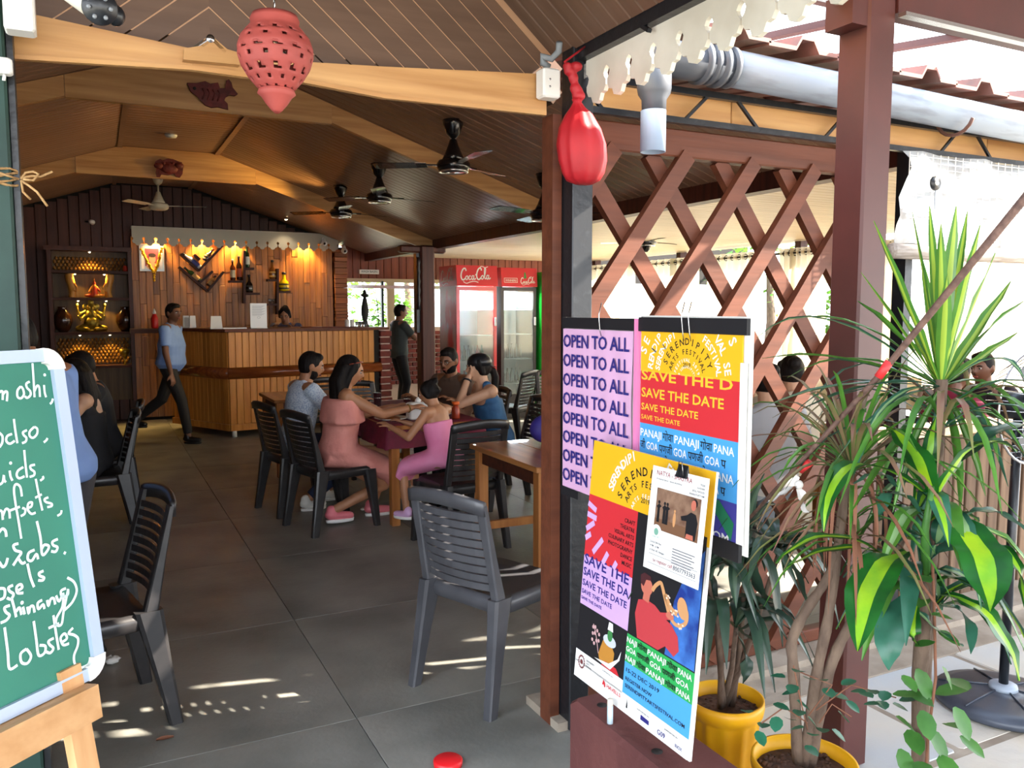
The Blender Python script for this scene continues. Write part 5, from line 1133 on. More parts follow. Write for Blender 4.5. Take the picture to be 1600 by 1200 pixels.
a = MB(); o_, X_, Y_, N_ = fr; 
c_ = o_+X_*.13+Y_*.283; a.add([c_+X_*s*.022+N_*n_*.008+Y_*y for s, n_, y in ((-1, 1, -.012), (1, 1, -.012), (.9, 0, .022), (-.9, 0, .022), (-1, -1, -.012), (1, -1, -.012))], [(0, 1, 2, 3), (3, 2, 5, 4), (0, 3, 4), (1, 5, 2)]); part('binder_clip', a, black, fly, W=True)
a = MB(); a.tube([c_+X_*-.012+N_*.008+Y_*-.005, c_+X_*-.006+N_*.012+Y_*.03, c_+X_*.006+N_*.012+Y_*.03, c_+X_*.012+N_*.008+Y_*-.005], .0012, 5); part('clip_wire', a, metal, fly, W=True)
# maroon block with peg
mb_ = thing('maroon_block', 'maroon painted concrete block under the leaning festival poster', 'block', (1.5, 1.85, 0)); mc = mat('maroon_concrete', (104, 58, 54), .75, 0, (88, 46, 44), 4, bump=.5, bscale=25)
part('block', MB().bev((1.41, 1.86, .18), (.22, .66, .36), .015), mc, mb_, W=True)
part('hole', MB().cyl((1.37, 2.1, .357), (1.37, 2.1, .3615), .016, n=14), dark, mb_, W=True); part('hole', MB().cyl((1.36, 1.8, .357), (1.36, 1.8, .3615), .016, n=14), dark, mb_, W=True)
q = aX(953, 1140, 1.33); q.z = .36; pg_ = thing('paper_roll', 'small pale blue and white tube standing on the maroon block', 'tube', q); part('tube', MB().lathe([(.009, 0), (.009, .055), (.0, .055)], n=14), col('pale_blue', (190, 210, 220)), pg_); part('tip', MB().lathe([(.0085, .055), (.009, .058), (.0085, .075), (.002, .077)], n=14), cream, pg_)
# ------------------------------------------------------------------ green chalkboard on its pine easel
BR = aY(162, 1050, 1.95); Xb = V((.75, .66, 0)).normalized(); nb = V((-.66, .75, 0)).normalized(); r = ray(91, 544)
A = M4(((0, nb.x, -r.x), (0, nb.y, -r.y), (1, nb.z, -r.z))) if False else None
# solve h*z + b*nb - t*r = cam - BR
import mathutils
m3 = mathutils.Matrix(((0, nb.x, -r.x), (0, nb.y, -r.y), (1, 0, -r.z))); sol = m3.inverted() @ (V((0, 0, H))-BR); TR = BR+V((0, 0, sol[0]))+nb*sol[1]
Yb = (TR-BR); BH = Yb.length; Yb.normalize(); BWD = .80; Nb = Xb.cross(Yb).normalized()
if Nb.y > 0: Nb = -Nb
fr = (BR-Xb*BWD, Xb, Yb, Nb)
ea = thing('chalkboard', 'green chalkboard with white handwriting in a pale blue-grey frame', 'sign', (BR.x-.3, BR.y-.25, BR.z))
slab('panel', .02, .02, BWD-.02, BH-.02, mat('chalk_green', (44, 122, 100), .55, 0, (38, 110, 92), 3), ea, fr, .01, 0)
fm = mat('board_frame', (170, 184, 204), .35, .1)
def fbeam(x0, y0, x1, y1, wd): o, X, Y, N = fr; return MB().beam(o+X*x0+Y*y0, o+X*x1+Y*y1, wd if True else 0, .022, N)
for a_ in ((.03, .014, BWD-.04, .014), (.03, BH-.014, BWD-.04, BH-.014), (BWD-.014, .04, BWD-.014, BH-.04), (.014, .04, .014, BH-.04)): part('frame_bar', fbeam(*a_, .026), fm, ea, W=True)
for cx_, cy_, a0 in ((BWD-.045, BH-.045, 0), (BWD-.045, .045, -90), (.045, BH-.045, 90), (.045, .045, 180)):
    pts = [(cx_+r_*cos(R(a0+t)), cy_+r_*sin(R(a0+t))) for r_, rng in ((.046, range(0, 91, 15)), (.014, range(90, -1, -15))) for t in rng]
    part('frame_corner', MB().prism(pts, fr[0]+Nb*.013, fr[1], fr[2], -.024 if Xb.cross(Yb).dot(Nb) > 0 else .024), white, ea, W=True)
def bp(px, py):
    d = ray(px, py); o = V((0, 0, H)); t = (fr[0]-o).dot(Nb)/d.dot(Nb); p = o+d*t-fr[0]; return (p.dot(Xb), (p-Xb*p.dot(Xb)).dot(Yb))
chalk = MB()
def wr(strokes, sc, ox, oy, wd=.0048):
    for s_ in strokes:
        if len(s_) == 1: u, v = bp(ox+s_[0][0]/sc, oy+s_[0][1]/sc); disc(chalk, fr, u, v, wd*.7, .0015, 10); continue
        stroke(chalk, fr, [bp(ox+a/sc, oy+b/sc) for a, b in s_], wd, .0015)
wr(([(-14, 350), (5, 335), (16, 345), (16, 400)], [(18, 360), (36, 338), (50, 348), (46, 410)], [(150, 300), (125, 330), (125, 375), (150, 388), (172, 360), (165, 320), (150, 300)], [(215, 265), (190, 280), (195, 310), (218, 335), (220, 365), (195, 385), (180, 372)], [(235, 130), (243, 250), (250, 380)], [(250, 335), (270, 295), (285, 310), (290, 378)], [(320, 290), (325, 345), (336, 380)], [(325, 216)], [(385, 390), (378, 415), (364, 430)],
    [(-10, 640), (14, 668), (12, 715), (-8, 748)], [(85, 650), (50, 665), (42, 700), (68, 722), (105, 700)], [(98, 540), (108, 620), (124, 718)], [(195, 622), (165, 638), (172, 660), (190, 678), (185, 705), (158, 718)], [(248, 598), (215, 632), (215, 665), (240, 678), (268, 650), (270, 612), (248, 598)], [(345, 680), (338, 695), (318, 712)]), 4.706, 0, 540)
wr(([(-8, 640), (18, 618), (28, 560), (32, 600), (46, 620)], [(78, 520), (85, 570), (102, 606)], [(86, 456)], [(195, 490), (150, 520), (138, 560), (160, 586), (205, 568)], [(202, 345), (211, 450), (226, 580)], [(294, 470), (255, 480), (260, 508), (288, 530), (285, 560), (248, 574)], [(358, 568), (365, 585), (338, 606)],
    [(-6, 860), (12, 872), (20, 940)], [(20, 905), (45, 848), (72, 862), (80, 928)], [(182, 740), (168, 660), (132, 636), (114, 680), (126, 790), (150, 930), (177, 1100)], [(82, 860), (165, 828)], [(185, 838), (210, 850), (205, 888), (172, 908)], [(232, 838), (262, 826), (268, 792), (238, 800), (232, 850), (262, 888), (300, 878)], [(300, 590), (325, 720), (357, 860)], [(295, 752), (352, 722)], [(408, 748), (375, 764), (388, 788), (434, 802), (436, 822), (398, 832)], [(520, 858), (514, 886), (484, 906)]), 5.455, 0, 640)
wr(([(-8, 150), (8, 132), (22, 142), (26, 168)], [(-6, 280), (10, 302), (24, 290), (32, 262)], [(80, 198), (58, 206), (66, 228), (92, 238), (78, 262), (56, 296)], [(78, 262), (96, 286), (112, 280)], [(152, 226), (126, 240), (122, 268), (140, 274), (160, 245), (168, 268)], [(162, 98), (178, 170), (186, 246), (206, 234), (216, 210), (196, 204), (184, 222)], [(256, 178), (232, 190), (236, 206), (254, 214), (246, 234), (226, 232)], [(290, 234), (284, 246)],
    [(-4, 398), (18, 402), (16, 438), (-8, 450)], [(56, 384), (36, 394), (40, 410), (58, 424), (46, 446), (28, 440)], [(72, 410), (96, 396), (90, 380), (72, 392), (76, 418), (102, 418)], [(120, 288), (134, 350), (150, 392)], [(192, 320), (172, 330), (176, 342), (194, 350), (188, 362), (168, 362)],
    [(42, 474), (18, 484), (24, 504), (40, 518), (26, 540), (0, 552)], [(48, 438), (60, 482), (70, 526)], [(70, 502), (84, 484), (94, 516)], [(100, 480), (108, 514)], [(96, 462)], [(120, 480), (126, 510), (132, 482), (146, 478), (152, 506)], [(186, 450), (166, 464), (170, 490), (190, 470), (196, 490)], [(208, 450), (214, 476), (224, 446), (238, 444), (244, 470)], [(248, 430), (262, 456), (280, 420), (276, 480), (250, 530), (250, 560), (272, 558), (282, 500), (302, 400)], [(292, 398), (270, 410), (276, 436), (300, 426), (302, 404)], [(298, 350), (328, 370), (340, 410), (320, 460), (280, 500)],
    [(18, 572), (32, 680), (40, 756), (76, 740)], [(116, 668), (90, 690), (94, 728), (120, 732), (136, 700), (116, 668)], [(148, 544), (160, 630), (170, 696), (196, 686), (200, 656), (174, 652)], [(238, 620), (214, 634), (220, 650), (236, 666), (222, 686), (202, 680)], [(236, 518), (248, 600), (260, 672)], [(214, 576), (262, 554)], [(268, 642), (296, 622), (286, 600), (268, 620), (280, 650), (306, 644)], [(324, 574), (304, 598), (328, 606), (346, 622), (344, 655), (328, 700), (334, 740), (360, 752), (398, 734), (426, 712)]), 2.857, 0, 780, .0055)
part('chalk_writing', chalk, mat('chalk', (214, 232, 230), .9), ea, W=True)
es = thing('easel', 'plain pine easel holding up the green chalkboard', 'easel', (BR.x-.25, BR.y-.1, 0))
ew = wood('easel_wood', (206, 160, 112), (180, 132, 84), 0, 1., .55, .05); ewz = wood('easel_leg', (206, 160, 112), (180, 132, 84), 2, 1., .55, .05)
o_ = fr[0]; p0, p1 = o_+Xb*.05-Yb*.026+Nb*.01, o_+Xb*(BWD-.055)-Yb*.026+Nb*.01
part('ledge', MB().beam(p0, p1, .05, .05, Yb), ew, es, W=True); part('lip', MB().beam(p0+Nb*.03-Yb*.01, p1+Nb*.03-Yb*.01, .014, .07, Yb), ew, es, W=True)
lg = p1-Xb*.03-Yb*.03-Nb*.012; foot = V((lg.x-.0, lg.y-.10, 0)); foot = lg+(-Yb)*(lg.z/Yb.z); foot = foot+Xb*.10*0+V((.03, .0, 0))
part('leg', MB().beam(lg+Yb*.1, foot, .05, .025, Nb), ewz, es, W=True)
lg2 = p0+Xb*.03-Yb*.03-Nb*.012; part('leg', MB().beam(lg2+Yb*.1, lg2-Yb*(lg2.z/Yb.z), .05, .025, Nb), ewz, es, W=True)
part('rear_leg', MB().beam(o_+Xb*.4+Yb*.6-Nb*.03, V((o_.x+Xb.x*.4, o_.y+Xb.y*.4, 0))-Nb*.45*V((1, 1, 0)).length/1.41, .03, .04, Nb), ewz, es, W=True) if False else None
part('crossbar', MB().beam(lg-Yb*.3, lg2-Yb*.3, .04, .02, Nb), ew, es, W=True)
u0 = p0+Nb*.038; a = MB(); fr2 = (o_+Nb*.0385-Yb*.068, Xb, Yb, Nb); q = bp(10, 1140); quad(a, fr2, .46, .01, .50, .065, .001); part('sticker', a, col('sticker_blue', (30, 50, 130)), es, W=True); a = MB(); disc(a, fr2, .48, .038, .014, .0015, 14, .018); part('sticker_mark', a, WHT, es, W=True)
# crumpled tissue and a leaf on the floor
for px, py, s_, m, lab in ((175, 1037, .035, china, 'crumpled white tissue on the floor beside the chalkboard'), (567, 799, .02, china, 'scrap of white paper on the floor under the family table')):
    p = fl(px, py, .0); a = MB().ell((0, 0, .012), (s_, s_*.8, s_*.5), 12, 8); rnd = random.Random(px)
    a.v = [v*rnd.uniform(.7, 1.25) for v in a.v]; me = a.mesh('tissue'); o = bpy.data.objects.new('tissue', me); COL.objects.link(o); me.materials.append(m); o.location = p+V((0, 0, .006)); setp(o, lab, 'tissue')
p = fl(258, 1156); solo('dry_leaf', MB().loft([[p+V((x, y*w_, .003+.006*abs(y))) for y in (-1, 0, 1)] for x, w_ in ((-.03, .004), (-.01, .016), (.01, .014), (.03, .003))], cap=False, closed=False), mat('dry', (150, 100, 76), .8), 'small dry brown leaf on the floor right of the easel', 'leaf')
p = fl(700, 1196); solo('red_object', MB().lathe([(.05, 0), (.052, .02), (.045, .025), (.0, .025)], p, 24), mat('redlid', (220, 30, 36), .4), 'bright red round lid at the bottom edge of the picture', 'lid')
# ------------------------------------------------------------------ people
def ad(px, py, d):
    r = ray(px, py); f = r.x*sin(PS)+r.y*cos(PS); return V((0, 0, H))+r*(d/f)
SK = [mat('skin_%d' % i, c, .5, sss=0, c2=tuple(int(v*.93) for v in c), scale=9) for i, c in enumerate(((176, 122, 88), (146, 96, 66), (112, 72, 50), (204, 156, 124)))]
HAIR = mat('hair_black', (17, 13, 12), .6, 0, (26, 20, 18), 40, stretch=(1, 1, .15), bump=.6, bscale=60, spec=.15)
EYEW, EYEB, LIP = mat('eye_white', (180, 174, 166), .6), mat('eye_dark', (20, 14, 12), .2), mat('lip', (140, 70, 62), .5)
BLKC = mat('trouser_black', (26, 25, 28), .8, bump=.3, bscale=14)
def ik(a, b, l1, l2, hint):
    a, b = V(a), V(b); d = b-a; L = min(d.length, (l1+l2)*.995); d.normalize(); b = a+d*L
    x = (l1*l1-l2*l2+L*L)/(2*L); h = sqrt(max(l1*l1-x*x, 0)); u = V(hint)-d*V(hint).dot(d)
    u = u.normalized() if u.length > 1e-4 else V((0, 0, 1)); return a+d*x+u*h, b
def head_pts(c, Rm, s=1., n=28, m=22):
    """sculpted head: cranium, brow, nose, cheeks, chin; returns rings"""
    rings = []
    for i in range(m+1):
        a = -pi/2+pi*i/m; ring = []
        for j in range(n):
            b = 2*pi*j/n; x, y, z = cos(a)*sin(b), cos(a)*cos(b), sin(a)
            X, Y, Z = .074*x, .094*y, .115*z
            if z < 0: X *= 1-.34*(-z)**1.4; Y *= 1-.12*(-z) if y > 0 else 1-.42*(-z)
            if y > 0: Y *= 1-.10*abs(x)
            if y > .5:
                Y += .006*math.exp(-((z-.32)/.14)**2)            # brow
                Y -= .008*math.exp(-((z-.10)/.12)**2)*math.exp(-((abs(x)-.33)/.18)**2)   # eye sockets
                Y += .020*math.exp(-(x/.13)**2)*math.exp(-((z+.12)/.15)**2)*(1 if z > -.3 else .3)  # nose
                Y += .010*math.exp(-(x/.09)**2)*math.exp(-((z+.0)/.22)**2)
                Y += .006*math.exp(-(x/.25)**2)*math.exp(-((z+.46)/.07)**2)   # lips
                Y += .009*math.exp(-(x/.3)**2)*math.exp(-((z+.82)/.16)**2)   # chin
            ring.append(c+Rm @ V((X, Y, Z))*s)
        rings.append(ring)
    return rings
def hand(mb, wrist, d, side, s=1., curl=.5, palm=None, fl_=1.):
    """palm and five separate fingers along d; palm normal `palm` (fingers bend towards it)"""
    d = V(d).normalized(); pn = V(palm) if palm is not None else V((0, 0, -1)); pn = (pn-d*pn.dot(d)); pn.normalize(); w_ = d.cross(pn)*side
    mb.cap(wrist-d*.02*s, wrist+d*.02*s, .026*s, .028*s, 10, .7, w_)
    c = wrist+d*.05*s; mb.cap(wrist+d*.02*s, wrist+d*.075*s, .034*s, .038*s, 10, .42, w_)
    for k, (o, L) in enumerate(((-.030, .060), (-.010, .072), (.010, .068), (.029, .052))):
        b = wrist+d*.085*s+w_*o*s; d1 = (d+pn*curl*.6+w_*o*2).normalized(); d2 = (d+pn*curl*1.8+w_*o*2).normalized()
        p1 = b+d1*L*.5*s; p2 = p1+d2*L*.5*s; mb.cap(b-d*.012*s, p1, .0095*s, .0085*s, 8); mb.cap(p1, p2, .0085*s, .007*s, 8)
    b = wrist+d*.025*s-w_*.028*s; d1 = (d*.7-w_*.75+pn*.3).normalized(); d2 = (d+pn*.6-w_*.2).normalized(); mb.cap(b, b+d1*.038*s, .0115*s, .010*s, 8); mb.cap(b+d1*.038*s, b+d1*.038*s+d2*.03*s, .010*s, .0085*s, 8)
def torso_rings(P, C, shl, shr, fw, k=1., fat=1., chest=1., low=None):
    """pelvis P to chest C; shoulder line; fw = facing"""
    up = (C-P); L = up.length; up.normalize(); rt = (shr-shl).normalized(); rt0 = rt; fwv = up.cross(rt0)*-1
    if fwv.dot(fw) < 0: fwv = -fwv
    rings = []
    for t, w_, d_ in ((-.16, .12, .09), (-.08, .165, .12), (.05, .175*fat, .125*fat), (.3, .15*fat, .108*fat), (.55, .158*fat, .112*fat*chest), (.78, .175, .115*chest), (.95, .172, .095), (1.05, .13, .075), (1.13, .06, .055)):
        c = P+up*L*t+fwv*(.012*sin(pi*max(t, 0)))
        ww, dd = w_*k, d_*k; rings.append([c+rt*ww*cos(2*pi*j/20)+fwv*dd*sin(2*pi*j/20) for j in range(20)])
    return rings
def person(label, loc, fw, mode='sit', sk=0, s=1., lean=8, head=(0, 0), hands=((.2, .35, .75), (-.2, .35, .75)), feet=None, top=None, topm=None, bottom='trousers', botm=BLKC, shoe=None, hair='short', hair_len=.35, vox=.008, seat=.45, twist=0, palm=(0, 0, -1), elb=((.6, -.4, -1), (-.6, -.4, -1)), fat=1., curl=.5, extra=None, kneeh=(0, .5, 1), beard=False, side=0):
    t = thing('person', label, 'person', (loc[0], loc[1], 0), atan2(-fw[0], fw[1]))
    F_ = V((0, 1, 0)); skin = SK[sk]; hp = .93 if mode == 'stand' else seat+.085
    hp *= s if mode == 'stand' else 1
    P = V((0, 0, hp)); ln = R(lean); sd_ = R(side); C = P+V((sin(sd_), sin(ln)*cos(sd_), cos(ln)*cos(sd_)))*.44*s
    tw = R(twist); rt = V((cos(tw), sin(tw), 0)); up = (C-P).normalized()
    shl, shr = C-rt*.165*s, C+rt*.165*s; nk = C+up*.05*s+V((0, .01, 0))
    yaw, pit = R(head[0]), R(head[1]); Rm = (Quaternion((0, 0, 1), yaw+tw*.0) @ Quaternion((1, 0, 0), -pit)).to_matrix()
    hc = nk+V((0, .015, .042*s))+Rm @ V((0, .015, .085))*s; hs_ = 1.07
    b = MB(); b.loft(torso_rings(P, C, shl, shr, F_, .88*s, fat)); b.cap(nk-up*.05*s, hc-Rm @ V((0, .015, .05))*s, .06*s, .055*s)
    b.loft(head_pts(hc, Rm, s))
    for e in (-1, 1): b.ell(hc+Rm @ V((e*.076, -.008, .0))*s, (.012*s, .02*s, .03*s), 10, 6, Rm); b.cap((shr if e > 0 else shl)-rt*e*.05, (shr if e > 0 else shl), .06*s, .056*s)
    arms = []
    for e, sh, ht, hi in ((1, shr, hands[0], elb[0]), (-1, shl, hands[1], elb[1])):
        el, wr_ = ik(sh, ht, .285*s, .25*s, hi); arms.append((sh, el, wr_)); b.cap(sh, el, .047*s, .038*s); b.cap(el, wr_, .038*s, .026*s)
        d = (wr_-el).normalized(); hand(b, wr_, d, e, s, curl, palm)
    legs = []
    hj = .09*s
    if feet is None: feet = ((.1, .42, .09), (-.1, .42, .09)) if mode == 'sit' else ((.09, .0, .08), (-.09, .05, .08))
    for e, ft in ((1, feet[0]), (-1, feet[1])):
        h0 = P+V((e*hj, 0, -.02)); kn, an = ik(h0, ft, .43*s, .42*s, kneeh); legs.append((h0, kn, an)); b.cap(h0, kn, .075*s, .052*s); b.cap(kn, an, .05*s, .034*s)
        b.cap(an+V((0, -.02, -.04))*s, an+V((0, .11, -.055))*s, .032*s, .028*s, 10, .8, (1, 0, 0))
    me = remesh(b, vox, 2); part('body', me, skin, t)
    # face
    for e in (-1, 1):
        part('eye', MB().ell(hc+Rm @ V((e*.029, .0785, .010))*s, (.013*s, .008*s, .0075*s), 10, 6, Rm), EYEW, t); part('iris', MB().ell(hc+Rm @ V((e*.029, .0835, .009))*s, (.0065*s, .005*s, .0065*s), 8, 5, Rm), EYEB, t)
        part('eyebrow', MB().tube([hc+Rm @ V((e*x, y, z))*s for x, y, z in ((.014, .091, .026), (.03, .089, .031), (.046, .078, .027))], .004*s, 5), HAIR, t)
    part('lips', MB().ell(hc+Rm @ V((0, .089, -.052))*s, (.022*s, .008*s, .008*s), 10, 6, Rm), LIP, t)
    if beard: a = MB(); a.loft([[hc+Rm @ V((x*1.03, y*1.03-.002, z))*s for x, y, z in ring] for ring in [[(.074*cos(g)*k_, .088*sin(g)*k_-.01, zz) for g in [R(10)+R(160)*i/12 for i in range(13)]] for zz, k_ in ((-.03, .97), (-.06, .93), (-.09, .80), (-.11, .52))]], cap=False, closed=False); part('beard', a, HAIR, t)
    # hair
    a = MB(); L_ = lambda v: hc+Rm @ V(v)*s
    if hair in ('short', 'crop'): a.ell(L_((0, -.014, .026)), (.081*s, .094*s, .1*s), 18, 12, Rm); a.ell(L_((0, -.03, -.005)), (.078*s, .07*s, .075*s), 14, 8, Rm); a.ell(L_((0, .035, .088)), (.055*s, .05*s, .032*s), 12, 8, Rm)
    if hair in ('long', 'bun', 'curly', 'pony'):
        a.ell(L_((0, -.016, .024)), (.085*s, .098*s, .104*s), 18, 12, Rm)
        for e in (-1, 1): a.cap(L_((e*.06, .02, .06)), L_((e*.074, -.01, -.03)), .03*s, .022*s)
    if hair == 'long':
        for i in range(9):
            x = -.075+.15*i/8; w_ = .028; n_ = hc+Rm @ V((x, -.05-.035*(1-(x/.08)**2), .0))*s
            q = n_+V((x*.5, -.035-.02*cos(i), -hair_len*.55)); r2 = q+V((x*.1+.008*sin(i*2.3), -.0+.02*sin(i*1.7), -hair_len*.45)); a.tube([L_((x*.9, -.04, .05)), n_, (n_+q)/2+V((0, -.025, 0)), q, r2], .03, 8, rs=[.03*s, .036*s, .036*s, .034*s, .014*s])
        for e in (-1, 1): a.tube([L_((e*.05, .03, .06)), L_((e*.08, .005, .0)), L_((e*.088, -.01, -.09)), L_((e*.09, -.03, -.09))+V((0, 0, -hair_len*.35))], .026, 8, rs=[.02*s, .026*s, .028*s, .014*s])
    if hair == 'bun': a.ell(L_((0, -.10, .07)), (.05*s, .045*s, .045*s), 12, 8)
    if hair == 'curly':
        rn = random.Random(3)
        for i in range(26): g = rn.uniform(0, 2*pi); a.ell(L_((.05*cos(g)+.01, -.06+.05*rn.uniform(-1, 1), .05+.06*sin(g))), (.026*s,)*3, 8, 6)
    if hair == 'pony': a.tube([L_((0, -.09, .0)), L_((0, -.13, -.02)), L_((0, -.15, -.08)), L_((0, -.14, -.1))+V((0, 0, -.12)), L_((0, -.12, -.1))+V((.0, 0, -.26))], .03, 10, rs=[.02, .03, .034, .028, .008])
    part('hair', remesh(a, .009, 2), HAIR, t)
    # clothes
    if top:
        c = MB(); k = 1.0; TR_ = torso_rings(P, C, shl, shr, F_, 1.06*s, fat*1.04)
        if top in ('shirt', 'tshirt', 'dotted'):
            c.loft(TR_)
            for i, (sh, el, wr_) in enumerate(arms):
                f_ = .72; e_ = sh+(el-sh)*f_; c.tube([sh-(el-sh)*.12, sh, sh+(el-sh)*.3, e_], .06, 14, rs=[.052*s, .068*s, .064*s, .058*s])
            if top in ('shirt', 'dotted'):
                for e in (-1, 1): c.cap(C+up*.055*s+rt*e*.045*s+V((0, -.02, 0)), C+up*.01*s+rt*e*.03*s+V((0, .075, 0))*s, .02*s, .012*s)
        if top == 'tank': c.loft(TR_[:-3]); [c.cap(C-up*.1*s+rt*e*.10*s, C+up*.045*s+rt*e*.09*s, .075*s, .04*s) for e in (-1, 1)]
        if top == 'offshoulder':
            c.loft(TR_[:6]); r0 = [C-up*.02*s+rt*.215*s*cos(2*pi*j/28)+V((0, 1, 0))*.125*s*sin(2*pi*j/28) for j in range(28)]
            rr = [[p+V((0, 0, 0)) for p in r0]]
            for dz, kk, wv in ((-.05, 1.12, .0), (-.11, 1.2, .03), (-.175, 1.27, .07), (-.185, 1.12, .0)): rr.append([C+(p-C)*1+V(((p-C).x*(kk-1+wv*sin(j*1.57)), (p-C).y*(kk-1+wv*sin(j*1.57)), dz*s)) for j, p in enumerate(r0)])
            c.loft(rr)
        if top == 'strap': c.loft(TR_[:6]); [c.cap(C-up*.08*s+rt*e*.09*s+V((0, .05, 0)), C+up*.04*s+rt*e*.08*s, .02*s, .016*s) for e in (-1, 1)]
        if top in ('offshoulder', 'strap', 'dress'):
            if top == 'dress': c.loft(TR_[:-1])
            kn = (legs[0][1]+legs[1][1])/2; c.loft([[q+V((w_*cos(2*pi*j/22), 0, 0))+V((0, .3, 1)).normalized()*h_*sin(2*pi*j/22) for j in range(22)] for q, w_, h_ in ((P+V((0, -.10, -.0)), .15*s, .10*s), (P+V((0, .02, -.0)), .2*s, .12*s), (P.lerp(kn, .55), .205*s, .105*s), (P.lerp(kn, .92), .2*s, .10*s), (kn+V((0, .01, -.06)), .19*s, .075*s))])
        part({'shirt': 'shirt', 'tshirt': 'shirt', 'dotted': 'shirt', 'tank': 'top', 'offshoulder': 'dress', 'strap': 'dress', 'dress': 'dress'}[top], remesh(c, .011, 4), topm, t)
    if bottom:
        c = MB(); c.loft(torso_rings(P, P+(C-P)*.99, shl, shr, F_, 1.03*s, fat)[:4] if mode == 'stand' else torso_rings(P, C, shl, shr, F_, 1.04*s, fat)[:3])
        for h0, kn, an in legs:
            e_ = kn+(an-kn)*({'trousers': .93, 'shorts': .0}[bottom]); c.cap(h0, kn, .092*s, .067*s)
            if bottom == 'trousers': c.tube([kn-(an-kn)*.08, kn+(an-kn)*.3, e_], .06, 14, rs=[.064*s, .062*s, .052*s])
        part('trousers', remesh(c, .011, 4), botm, t)
    if shoe:
        for h0, kn, an in legs:
            c = MB(); c.cap(an+V((0, -.03, -.035))*s, an+V((0, .12, -.05))*s, .041*s, .034*s, 12, .85, (1, 0, 0)); c.cap(an+V((0, -.02, .0))*s, an+V((0, -.01, -.03))*s, .04*s, .042*s)
            sh_ = part('shoe', remesh(c, .008, 2), shoe[0], t); z0 = an.z-.092*s
            part('sole', MB().loft([[V((an.x+w_*.042*s*cos(2*pi*j/16), an.y+.045*s+.11*s*w_*sin(2*pi*j/16), z)) for j in range(16)] for z, w_ in ((z0, .95), (z0+.022*s, 1.0))]), shoe[1], sh_)
    if extra: extra(t, hc, Rm, arms, legs, C, P, rt, s)
    return t
bluesh = mat('blue_shirt', (122, 152, 206), .8, 0, (108, 138, 194), 4, bump=.35, bscale=9)
# family table
def sunglasses(t, hc, Rm, arms, legs, C, P, rt, s):
    a = MB(); a.tube([hc+Rm @ V((x, y, z))*s for x, y, z in ((-.085, -.02, .055), (-.075, .05, .085), (0, .078, .09), (.075, .05, .085), (.085, -.02, .055))], .005, 6); part('sunglasses', a, mat('shade_brown', (140, 60, 40), .3), t)
    w_ = arms[0][2]; a = MB(); el = arms[0][1]; d = (w_-el).normalized(); u = d.cross(V((0, 0, 1))).normalized(); v_ = d.cross(u); a.tube([w_-d*.02+u*.03*cos(g)+v_*.03*sin(g) for g in [2*pi*i/16 for i in range(17)]], .004, 5); part('bangle', a, brass, t)
pinkm = mat('pink_dress', (226, 150, 138), .8, 0, (214, 136, 126), 10, bump=.5, bscale=30)
person('woman with long black hair in a pink off-shoulder dress eating at the family table', (1.56, 6.0), (.99, .0), 'sit', 0, .99, 5, (-12, 14), ((.16, .52, .86), (-.12, .47, .84)), ((.02, -.04, .11), (-.12, .30, .09)), 'offshoulder', pinkm, None, hair='long', hair_len=.3, vox=.0075, shoe=(mat('pink_shoe', (226, 120, 130), .5), WHT), extra=sunglasses, kneeh=(0, 1, .35), fat=1.08)
dots = mat('dotted_shirt', (206, 216, 228), .8, 0, (160, 178, 204), 90, ramp=(.5, .56), bump=.2, bscale=10)
person('bearded man in a white dotted shirt seated left of the woman in pink', (1.38, 6.62), (.97, .16), 'sit', 0, 1.0, 10, (-12, 14), ((.2, .46, .84), (-.2, .46, .84)), ((.12, .05, .09), (-.12, .32, .09)), 'dotted', dots, 'trousers', mat('jeans', (36, 48, 76), .8), (china, WHT), 'short', beard=True, vox=.008)
kidp = mat('girl_dress', (232, 126, 170), .75, 0, (240, 150, 190), 4, bump=.3)
person('little girl in a pink frilled dress with curly dark hair at the family table', (2.11, 5.24), (-.55, .83), 'sit', 0, .72, 12, (18, 16), ((.0, .34, .80), (-.22, .30, .80)), ((.02, .26, .19), (-.1, .26, .20)), 'strap', kidp, None, hair='curly', vox=.007, seat=.5, shoe=(mat('lilac_shoe', (214, 170, 210), .5), WHT), kneeh=(0, 1, .6))
def cap_(t, hc, Rm, arms, legs, C, P, rt, s):
    a = MB(); a.loft([[hc+Rm @ V((r*.092*cos(g), -.012+r*.106*sin(g), z))*s for g in [2*pi*i/24 for i in range(24)]] for z, r in ((.028, 1.0), (.07, .96), (.1, .8), (.122, .5), (.13, .1))]); part('cap', a, black, t)
    a = MB(); a.prism([(.06*cos(g), .075*sin(g)) for g in [R(180)*i/12 for i in range(13)]], hc+Rm @ V((0, -.085, .03))*s, Rm @ V((1, 0, 0)), Rm @ V((0, -1, -.3)).normalized(), .006); part('cap_peak', a, black, t)
    w_, el = arms[1][2], arms[1][1]; d = (w_-el).normalized(); u = d.cross(V((0, 0, 1))).normalized(); v_ = d.cross(u); part('watch', MB().tube([w_-d*.03+u*.03*cos(g)+v_*.03*sin(g) for g in [2*pi*i/16 for i in range(17)]], .008, 6), black, t)
denim = mat('denim_top', (40, 84, 124), .75, 0, (52, 100, 142), 12, bump=.4, bscale=30)
person('woman in a denim top and black cap, ponytailed, resting her chin on one hand', (2.9, 6.02), (-.97, .1), 'sit', 3, .98, 16, (4, 2), ((.22, .40, .80), (-.04, .27, 1.06)), None, 'tank', denim, 'trousers', BLKC, (black, black), 'pony', vox=.0075, extra=cap_, palm=(0, 1, 0), elb=((.6, -.3, -1), (-.3, .6, -1)))
